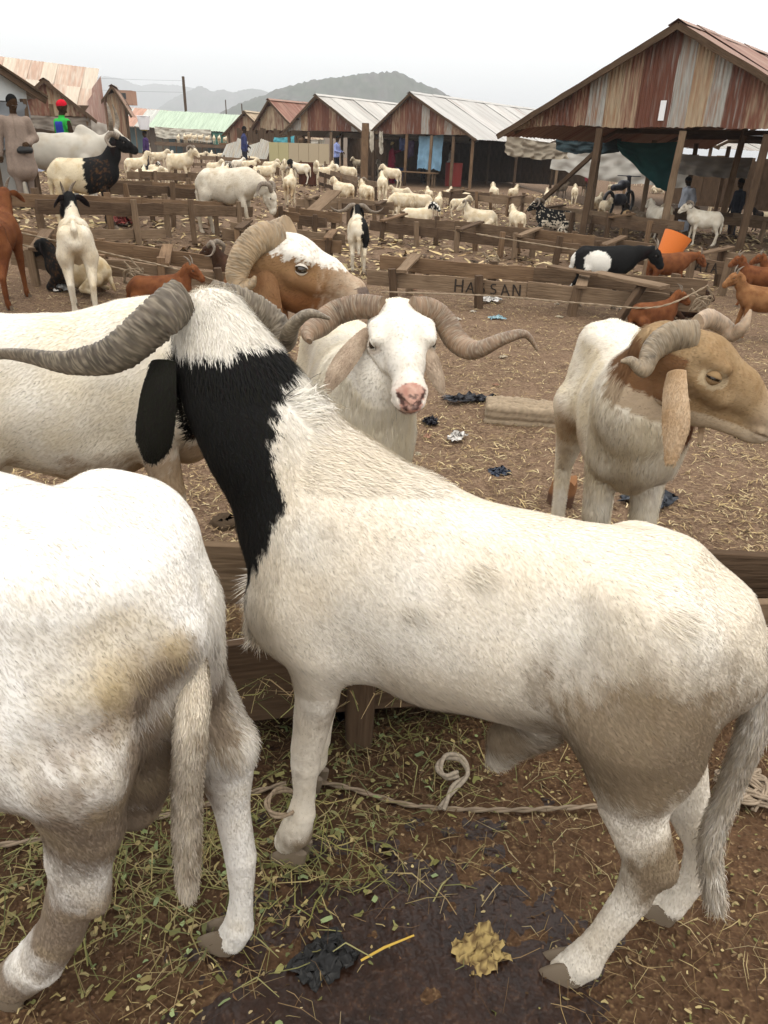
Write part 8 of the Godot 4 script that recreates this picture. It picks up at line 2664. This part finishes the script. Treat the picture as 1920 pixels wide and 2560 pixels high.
# ---------------------------------------------------------------- what lies on the ground
# many small strips lying about; spots gives a place and a heading, size and colour for each
func strew(count: int, spot: Callable, long: Vector2, wide: Vector2, tones: Array, curl := 0.25, lift := 0.006) -> ArrayMesh:
	var v := PackedVector3Array()
	var n := PackedVector3Array()
	var c := PackedColorArray()
	var idx := PackedInt32Array()
	for k in count:
		var p: Vector3 = spot.call()
		if p.y < -50.0:
			continue
		var a := rng.randf() * TAU
		var l := rng.randf_range(long.x, long.y) * 0.5
		var w := rng.randf_range(wide.x, wide.y) * 0.5
		var tilt := rng.randfn(0.0, 0.16)
		var d := Vector3(cos(a), tilt, sin(a)).normalized()
		var side := Vector3(-sin(a), rng.randfn(0.0, 0.3), cos(a)).normalized()
		var up := side.cross(d).normalized()
		if up.y < 0.0:
			up = -up
		p.y += absf(tilt) * l + lift * rng.randf()
		var bend := rng.randfn(0.0, curl) * l
		var sideways := rng.randfn(0.0, curl) * l
		var t: Color = tones[rng.randi() % tones.size()]
		var j := rng.randf_range(0.7, 1.25)
		t = Color(t.r * j, t.g * j, t.b * j * rng.randf_range(0.85, 1.05))
		var s := v.size()
		for q in 3:
			var u := q - 1.0
			var m := p + d * (l * u) + up * (absf(bend) * (1.0 - u * u)) + side * (sideways * (1.0 - u * u))
			var ww := w * (1.0 if q == 1 else rng.randf_range(0.3, 0.9))
			v.append(m - side * ww)
			v.append(m + side * ww)
			n.append(up)
			n.append(up)
			c.append(t)
			c.append(t)
		idx.append_array(PackedInt32Array([s, s + 2, s + 1, s + 1, s + 2, s + 3, s + 2, s + 4, s + 3, s + 3, s + 4, s + 5]))
	var arr := []
	arr.resize(Mesh.ARRAY_MAX)
	arr[Mesh.ARRAY_VERTEX] = v
	arr[Mesh.ARRAY_NORMAL] = n
	arr[Mesh.ARRAY_COLOR] = c
	arr[Mesh.ARRAY_INDEX] = idx
	var mm := ArrayMesh.new()
	mm.add_surface_from_arrays(Mesh.PRIMITIVE_TRIANGLES, arr)
	return mm


func stuff(called: String, label: String, category: String, mesh: Mesh) -> void:
	tag(put(called, mesh, mats.litter, null, "stuff"), label, category)


# a crumpled sheet of thin plastic
func crumpled(w: float, h: float, rough: float, tone: Color) -> ArrayMesh:
	var m := Mb.new()
	var s := rng.randf() * 100.0
	var k := 16
	for a in k + 1:
		for b in k + 1:
			var u := float(b) / k - 0.5
			var v := float(a) / k - 0.5
			var r := 1.0 - 0.35 * absf(noise.get_noise_2d(atan2(v, u) * 1.4, s))
			var p := Vector3(u * w * r, 0, v * h * r)
			p.y = rough * (0.45 + absf(noise.get_noise_3d(u * 4.0, v * 4.0, s)) * 1.6 + fine.get_noise_3d(u * 9.0, v * 9.0, s) * 0.5) * (1.0 - 1.2 * maxf(absf(u), absf(v)))
			p += Vector3(noise.get_noise_3d(u * 5.0, v * 5.0, s + 9.0), 0, noise.get_noise_3d(u * 5.0, v * 5.0, s + 19.0)) * rough * 0.8
			m.vert(p, Vector3.UP, tone)
	for a in k:
		for b in k:
			var p := a * (k + 1) + b
			m.tri(p, p + 1, p + k + 1)
			m.tri(p + 1, p + k + 2, p + k + 1)
	for p in m.v.size():
		var a := p / (k + 1)
		var b := p % (k + 1)
		var dx := m.v[mini(b + 1, k) + a * (k + 1)] - m.v[maxi(b - 1, 0) + a * (k + 1)]
		var dz := m.v[b + mini(a + 1, k) * (k + 1)] - m.v[b + maxi(a - 1, 0) * (k + 1)]
		m.n[p] = dz.cross(dx).normalized()
	return m.mesh()


func set_litter() -> void:
	# mud wetted by the animals, rising through the dry earth where it is soaked
	var wet := Mb.new()
	var k := 120
	for a in k + 1:
		for b in k + 1:
			var x := -0.75 + 1.5 * b / k
			var z := -1.45 + 1.25 * a / k
			var q := Vector2((x - 0.10) / 0.36, (z + 0.82) / 0.34)
			var mask := 1.0 - q.length() + noise.get_noise_2d(x * 4.0, z * 4.0 + 11.0) * 0.55 + fine.get_noise_2d(x * 22.0, z * 22.0) * 0.12
			var y := earth_y(x, z) + clampf(mask, -0.6, 0.35) * 0.014
			wet.vert(Vector3(x, y, z), Vector3.UP, Color(0.42, 0.36, 0.35) * (1.0 + fine.get_noise_2d(x * 30.0, z * 30.0) * 0.3))
	for a in k:
		for b in k:
			var p := a * (k + 1) + b
			wet.tri(p, p + 1, p + k + 1)
			wet.tri(p + 1, p + k + 2, p + k + 1)
	put("wet_mud", wet.mesh(), mats.wet_mud, null, "structure")
	var tan := [Color(0.42, 0.32, 0.175), Color(0.34, 0.245, 0.135), Color(0.47, 0.38, 0.225), Color(0.24, 0.165, 0.095)]
	var green := [Color(0.16, 0.155, 0.06), Color(0.21, 0.195, 0.085), Color(0.26, 0.21, 0.10), Color(0.11, 0.115, 0.05)]
	var dull := [Color(0.25, 0.18, 0.095), Color(0.18, 0.12, 0.065), Color(0.30, 0.235, 0.13), Color(0.11, 0.07, 0.042), Color(0.07, 0.043, 0.027)]
	var near := func() -> Vector3:
		var x := rng.randf_range(-1.25, 1.35)
		var z := rng.randf_range(-1.95, -0.55)
		var wet_here := 1.0 - Vector2((x - 0.12) / 0.4, (z + 0.82) / 0.36).length()
		if rng.randf() < wet_here * 1.2:
			return Vector3(0, -100, 0)
		return Vector3(x, earth_y(x, z), z)
	var fodder := func() -> Vector3:
		var c: Vector2 = [Vector2(-0.30, -1.06), Vector2(-0.16, -1.14), Vector2(-0.55, -1.12), Vector2(-0.42, -1.35), Vector2(0.05, -1.5), Vector2(-0.75, -1.0)][rng.randi() % 6]
		var x := c.x + rng.randfn(0.0, 0.17)
		var z := c.y + rng.randfn(0.0, 0.13)
		return Vector3(x, earth_y(x, z), z)
	var trough_hay := func() -> Vector3:
		var x := rng.randf_range(-0.7, 1.7)
		var z := -1.62 - 0.17 * (x - 0.3) * 0.9 + rng.randfn(0.0, 0.05)
		return Vector3(x, 0.12 + rng.randf() * 0.07, z)
	var yard := func() -> Vector3:
		var u := rng.randf()
		var z := -1.7 - 8.5 * pow(u, 1.5)
		var x := rng.randf_range(-0.62, 0.62) * (0.9 - z) + 0.05
		if noise.get_noise_2d(x * 1.1, z * 1.1 + 30.0) + rng.randf_range(-0.5, 0.5) < -0.25:
			return Vector3(0, -100, 0)
		return Vector3(x, earth_y(x, z), z)
	var pens := func() -> Vector3:
		var z := -9.0 - 22.0 * rng.randf()
		var x := rng.randf_range(-0.62, 0.62) * (1.0 - z)
		return Vector3(x, ground_y(x, z), z)
	stuff("straw", "dry straw scattered over the earth by the rams' feet", "straw", strew(4200, near, Vector2(0.025, 0.10), Vector2(0.0009, 0.0021), dull))
	stuff("fodder", "green fodder stalks strewn around the front hooves", "fodder", strew(1100, fodder, Vector2(0.03, 0.12), Vector2(0.0015, 0.0032), green, 0.3, 0.012))
	stuff("leaf_litter", "small dried leaves and chips between the rams' feet", "leaves", strew(8000, near, Vector2(0.005, 0.015), Vector2(0.0025, 0.007), dull + green + [Color(0.40, 0.32, 0.17), Color(0.12, 0.07, 0.04)]))
	stuff("leaf_litter", "crushed fodder leaves heaped round the front hooves", "leaves", strew(700, fodder, Vector2(0.008, 0.026), Vector2(0.005, 0.013), green + [Color(0.22, 0.27, 0.13)], 0.3, 0.012))
	stuff("hay", "hay lying in the dark plank trough", "hay", strew(2600, trough_hay, Vector2(0.05, 0.16), Vector2(0.002, 0.004), tan + green, 0.3, 0.03))
	stuff("chaff", "pale chaff and straw trodden into the yard", "straw", strew(90000, yard, Vector2(0.012, 0.06), Vector2(0.002, 0.0065), tan + [Color(0.16, 0.10, 0.06), Color(0.23, 0.16, 0.09)], 0.2, 0.008))
	stuff("chaff", "straw and crumbs on the ground of the far pens", "straw", strew(16000, pens, Vector2(0.06, 0.2), Vector2(0.02, 0.06), tan + [Color(0.12, 0.075, 0.045), Color(0.07, 0.045, 0.03)], 0.2, 0.02))
	ropes_and_rubbish()


func ropes_and_rubbish() -> void:
	var hemp := Color(0.24, 0.185, 0.13)
	var line := []
	for p in [Vector2(1.25, -1.33), Vector2(0.952, -1.307), Vector2(0.544, -1.283), Vector2(0.321, -1.266), Vector2(0.102, -1.277), Vector2(-0.06, -1.315), Vector2(-0.135, -1.325)]:
		line.append(Vector3(p.x, earth_y(p.x, p.y) + 0.012, p.y))
	tag(put("tether_rope", rope_mesh(line, 0.006, hemp), mats.cloth), "tether rope lying on the earth from the front hoof to the right edge", "rope")
	line = []
	for p in [Vector2(-0.215, -1.325), Vector2(-0.30, -1.29), Vector2(-0.397, -1.242), Vector2(-0.532, -1.19), Vector2(-0.796, -1.123), Vector2(-1.0, -1.09)]:
		line.append(Vector3(p.x, earth_y(p.x, p.y) + 0.012, p.y))
	tag(put("tether_rope", rope_mesh(line, 0.006, hemp), mats.cloth), "tether rope lying on the earth left of the front hoof", "rope")
	line = []
	for q in [Vector3(0.16, 0.012, -1.262), Vector3(0.19, 0.02, -1.315), Vector3(0.228, 0.02, -1.36), Vector3(0.215, 0.03, -1.405), Vector3(0.175, 0.03, -1.405), Vector3(0.158, 0.03, -1.37), Vector3(0.175, 0.035, -1.345), Vector3(0.205, 0.03, -1.355)]:
		line.append(q + Vector3(0, earth_y(q.x, q.z), 0))
	tag(put("rope_loop", rope_mesh(line, 0.009, Color(0.30, 0.25, 0.19)), mats.cloth), "frayed loop of rope end lying above the tether rope", "rope")
	var ring := []
	for k in 13:
		var a := TAU * k / 12.0
		ring.append(Vector3(-0.187 + cos(a) * 0.036, 0.165 + sin(a * 2.0) * 0.003, -1.122 + sin(a) * 0.034))
	tag(put("hobble_rope", rope_mesh(ring, 0.006, hemp), mats.cloth), "rope tied round the front pastern of the black-necked ram", "rope")
	# a knotted tangle of cord at the right
	line = []
	for k in 26:
		line.append(Vector3(0.90 + 0.06 * sin(k * 2.1), earth_y(0.9, -1.33) + 0.02 + 0.035 * absf(sin(k * 1.3)), -1.33 + 0.05 * cos(k * 1.7)))
	tag(put("rope_tangle", rope_mesh(line, 0.006, Color(0.28, 0.22, 0.16)), mats.cloth), "knotted tangle of rope at the right edge behind the tail", "rope")
	# torn yellow-brown scrap, stick, plastic bags
	var scrap := crumpled(0.105, 0.085, 0.014, Color(0.34, 0.25, 0.10))
	var specks: Array = scrap.surface_get_arrays(0)
	var sc: PackedColorArray = specks[Mesh.ARRAY_COLOR]
	for k in sc.size():
		if fine.get_noise_2d(k % 17 * 0.35, k / 17 * 0.35) > 0.05:
			sc[k] = Color(0.12, 0.075, 0.035)
	specks[Mesh.ARRAY_COLOR] = sc
	scrap = ArrayMesh.new()
	scrap.add_surface_from_arrays(Mesh.PRIMITIVE_TRIANGLES, specks)
	var o := put("paper_scrap", scrap, mats.speckled)
	o.position = Vector3(0.215, earth_y(0.215, -0.915) + 0.012, -0.915)
	o.rotation = Vector3(0.1, 0.5, 0.05)
	tag(o, "torn yellow-brown scrap lying on the wet mud", "paper")
	var stick := Mb.new()
	stick.tube([Vector3(-0.014, 0.02, -0.885), Vector3(0.03, 0.028, -0.907), Vector3(0.087, 0.03, -0.932)], [0.0025, 0.0028, 0.002], 6, Color(0.50, 0.33, 0.07))
	tag(put("stick", stick.mesh(), mats.litter), "thin yellow stalk lying on the wet mud by the black plastic", "stalk")
	for q in [["black plastic bag crumpled in the wet mud at the bottom", Vector3(-0.085, 0, -0.89), 0.12, 0.085, 0.018, Color(0.008, 0.008, 0.010), 0.8], ["black plastic strip lying in the yard right of the cream ram", Vector3(0.50, 0, -4.42), 0.34, 0.10, 0.04, Color(0.012, 0.013, 0.017), 0.1], ["dark crumpled plastic behind the brown-faced ram's legs", Vector3(1.2, 0, -3.05), 0.26, 0.17, 0.06, Color(0.015, 0.018, 0.025), 0.7], ["small dark plastic scrap on the straw above the ram's back", Vector3(0.56, 0, -3.35), 0.10, 0.09, 0.03, Color(0.02, 0.03, 0.05), 0.3], ["clear crushed plastic cup in the yard below the black plastic strip", Vector3(0.38, 0, -3.81), 0.12, 0.07, 0.04, Color(0.55, 0.52, 0.48), 1.1], ["white plastic scrap in the yard in front of the long trough", Vector3(1.035, 0, -7.9), 0.24, 0.15, 0.06, Color(0.62, 0.60, 0.57), 0.2], ["blue and yellow wrapper in the yard in front of the long trough", Vector3(0.99, 0, -7.05), 0.16, 0.10, 0.03, Color(0.20, 0.32, 0.36), 0.4], ["black plastic hanging behind the ram's foreleg under the trough", Vector3(-0.10, 0, -1.60), 0.09, 0.12, 0.08, Color(0.01, 0.01, 0.012), 0.4], ["small dark cup-like scrap by the cream ram's chest", Vector3(0.25, 0, -4.05), 0.07, 0.08, 0.05, Color(0.02, 0.02, 0.03), 0.0], ["red plastic scrap by the black legs of the piebald ram", Vector3(-3.75, 0, -10.9), 0.22, 0.28, 0.16, Color(0.30, 0.06, 0.05), 0.5], ["dark plastic sheet lying behind the long trough", Vector3(2.1, 0, -8.6), 0.4, 0.2, 0.05, Color(0.02, 0.022, 0.03), 0.2], ["white scrap at the far left under the brown goat's trough", Vector3(-3.0, 0, -6.9), 0.2, 0.14, 0.05, Color(0.55, 0.53, 0.5), 0.8]]:
		var at: Vector3 = q[1]
		var b := put("plastic_scrap", crumpled(q[2], q[3], q[4], q[5]), mats.plastic)
		b.position = Vector3(at.x, earth_y(at.x, at.z) + 0.006, at.z)
		b.rotation.y = q[6]
		tag(b, q[0], "plastic")
	# small pale litter in the yard
	for k in 26:
		var z := -2.6 - 6.0 * rng.randf()
		var x := rng.randf_range(0.0, 0.5) * -z
		var b := put("scrap", crumpled(rng.randf_range(0.03, 0.09), rng.randf_range(0.02, 0.05), 0.015, [Color(0.55, 0.50, 0.42), Color(0.42, 0.36, 0.26), Color(0.30, 0.17, 0.11)][k % 3]), mats.litter)
		b.position = Vector3(x, earth_y(x, z) + 0.004, z)
		b.rotation.y = rng.randf() * TAU
		tag(b, "small pale scrap of paper or husk lying in the trodden yard", "scrap", "scraps of paper and husk in the yard")
	# broken block, tree stump, pot
	var block := thing("concrete_block", "weathered earthen-grey building block half sunk in the yard", "block", Vector3(0.80, earth_y(0.8, -4.15), -4.15), -0.12)
	var bm := Hide.new()
	var bb := []
	for q in [-0.08, -0.03, 0.03, 0.08]:
		for y in [0.0, 0.045, 0.075]:
			bb.append([-0.20, y, q, 0.03, 0.20, y - 0.006, q, 0.03, 1.0, 0.006])
	bm.grow(bb, 0.011)
	for i in bm.v.size():
		bm.v[i] += bm.n[i] * (fine.get_noise_3dv(bm.v[i] * 40.0) * 0.006 + noise.get_noise_3dv(bm.v[i] * 12.0) * 0.012)
	put("block", bm.mesh(colored(bm, func(p, n): return Color(0.27, 0.21, 0.145) * (1.0 + fine.get_noise_3dv(p * 40.0) * 0.35))), mats.cloth, block)
	var stump := thing("stump", "broken brown wooden stump standing in the yard left of the brown-faced ram", "stump", Vector3(0.775, earth_y(0.775, -3.0), -3.0))
	var sm := Mb.new()
	var rings := []
	var cols := []
	for a in 9:
		var ring2 := []
		for b in 14:
			var w := TAU * b / 14
			var y := 0.17 * a / 8.0 + (noise.get_noise_1d(b * 9.0) * 0.05 if a >= 7 else 0.0)
			var r := 0.062 - 0.012 * a / 8.0 + noise.get_noise_2d(w * 1.5, y * 6.0) * 0.012
			ring2.append(Vector3(cos(w) * r + y * 0.12, y - 0.03, sin(w) * r))
		rings.append(ring2)
		cols.append(Color(0.085, 0.05, 0.032) if a < 5 else Color(0.20, 0.10, 0.05))
	sm.loft(rings, cols)
	put("trunk", sm.mesh(), mats.cloth, stump)
	var pot := thing("dung_cake", "dark flat cake of dung behind the white ram's back", "dung", Vector3(-0.66, earth_y(-0.66, -2.72), -2.72))
	put("cake", lump_mesh(0.07, Color(0.07, 0.048, 0.032), 0.35), mats.cloth, pot)
	# things by the pens
	var ob := thing("orange_bucket", "orange plastic bucket lying tilted on the trough at the right", "bucket", Vector3(3.3, 0.32, -9.45))
	var pail := put("pail", pail_mesh(0.125, 0.17, 0.29, Color(0.62, 0.16, 0.025)), mats.skin, ob)
	pail.rotation = Vector3(-0.12, 0.0, -0.38)
	var drum := thing("red_drum", "red plastic drum under the middle shed", "drum", Vector3(2.55, 0, -36.0))
	put("drum", pail_mesh(0.36, 0.38, 0.95, Color(0.24, 0.03, 0.022)), mats.skin, drum)
	var rusty := thing("rusty_drum", "rust-brown metal drum behind the central pens, left of the man in blue", "drum", Vector3(-2.95, 0.2, -27.2))
	put("drum", pail_mesh(0.30, 0.30, 0.72, Color(0.085, 0.035, 0.022)), mats.cloth, rusty)
	for y in [0.05, 0.36, 0.68]:
		put("hoop", ring_mesh(0.30, y, 0.018, Color(0.075, 0.032, 0.022)), mats.cloth, rusty)
	var tub := thing("blue_tub", "blue plastic tub under the left rusty shed", "tub", Vector3(0.2, 0, -40.0))
	put("tub", pail_mesh(0.3, 0.36, 0.6, Color(0.03, 0.07, 0.22)), mats.skin, tub)
	var bench := thing("bench", "rough wooden bench under the middle shed", "bench", Vector3(0.95, 0, -34.6), deg_to_rad(-30.0))
	timber("seat", Vector3(-0.9, 0.55, 0), Vector3(0.9, 0.55, 0), 0.05, 0.3, bench)
	for x in [-0.75, 0.75]:
		for z in [-0.1, 0.1]:
			timber("leg", Vector3(x, 0, z), Vector3(x, 0.54, z), 0.06, 0.06, bench)
	var post := thing("thick_post", "thick pale timber post standing before the central sheds", "post", Vector3(-1.36, 0, -35.2))
	timber("shaft", Vector3(0, -0.2, 0), Vector3(0.02, 2.35, 0), 0.42, 0.30, post, mats.wood_3)
	put("cloth_strip", drape(Vector3(0.2, 2.1, 0.2), Vector3(0.38, 2.1, 0.15), 0.7, 0.8, 1.0, 0.03, Color(0.5, 0.46, 0.38)), mats.cloth, post)
	var bike := thing("motorcycle", "dark motorcycle parked in the shade of the largest shed", "motorcycle", Vector3(6.0, land(6.0, -21.6), -21.6), deg_to_rad(50.0))
	for x in [-0.62, 0.62]:
		var wh := put("wheel", ring_mesh(0.29, 0.0, 0.045, Color(0.015, 0.015, 0.015)), mats.skin, bike)
		wh.transform = Transform3D(Basis(Vector3.RIGHT, PI / 2.0), Vector3(x, 0.33, 0))
	var fm := Hide.new()
	fm.grow([[-0.45, 0.72, 0, 0.08, 0.05, 0.74, 0, 0.09, 1.0, 0.05], [0.05, 0.78, 0, 0.13, 0.3, 0.80, 0, 0.1, 0.9, 0.05], [-0.1, 0.42, 0, 0.15, 0.15, 0.42, 0, 0.15, 1.0, 0.05], [0.62, 0.33, 0, 0.03, 0.42, 0.98, 0, 0.035, 1.6, 0.03], [0.40, 1.0, -0.33, 0.02, 0.40, 1.0, 0.33, 0.02, 1.0, 0.02], [-0.62, 0.36, 0, 0.03, 0.0, 0.45, 0, 0.04, 1.0, 0.03]], 0.025)
	put("frame", fm.mesh(colored(fm, func(p, n): return Color(0.02, 0.022, 0.028))), mats.skin, bike)
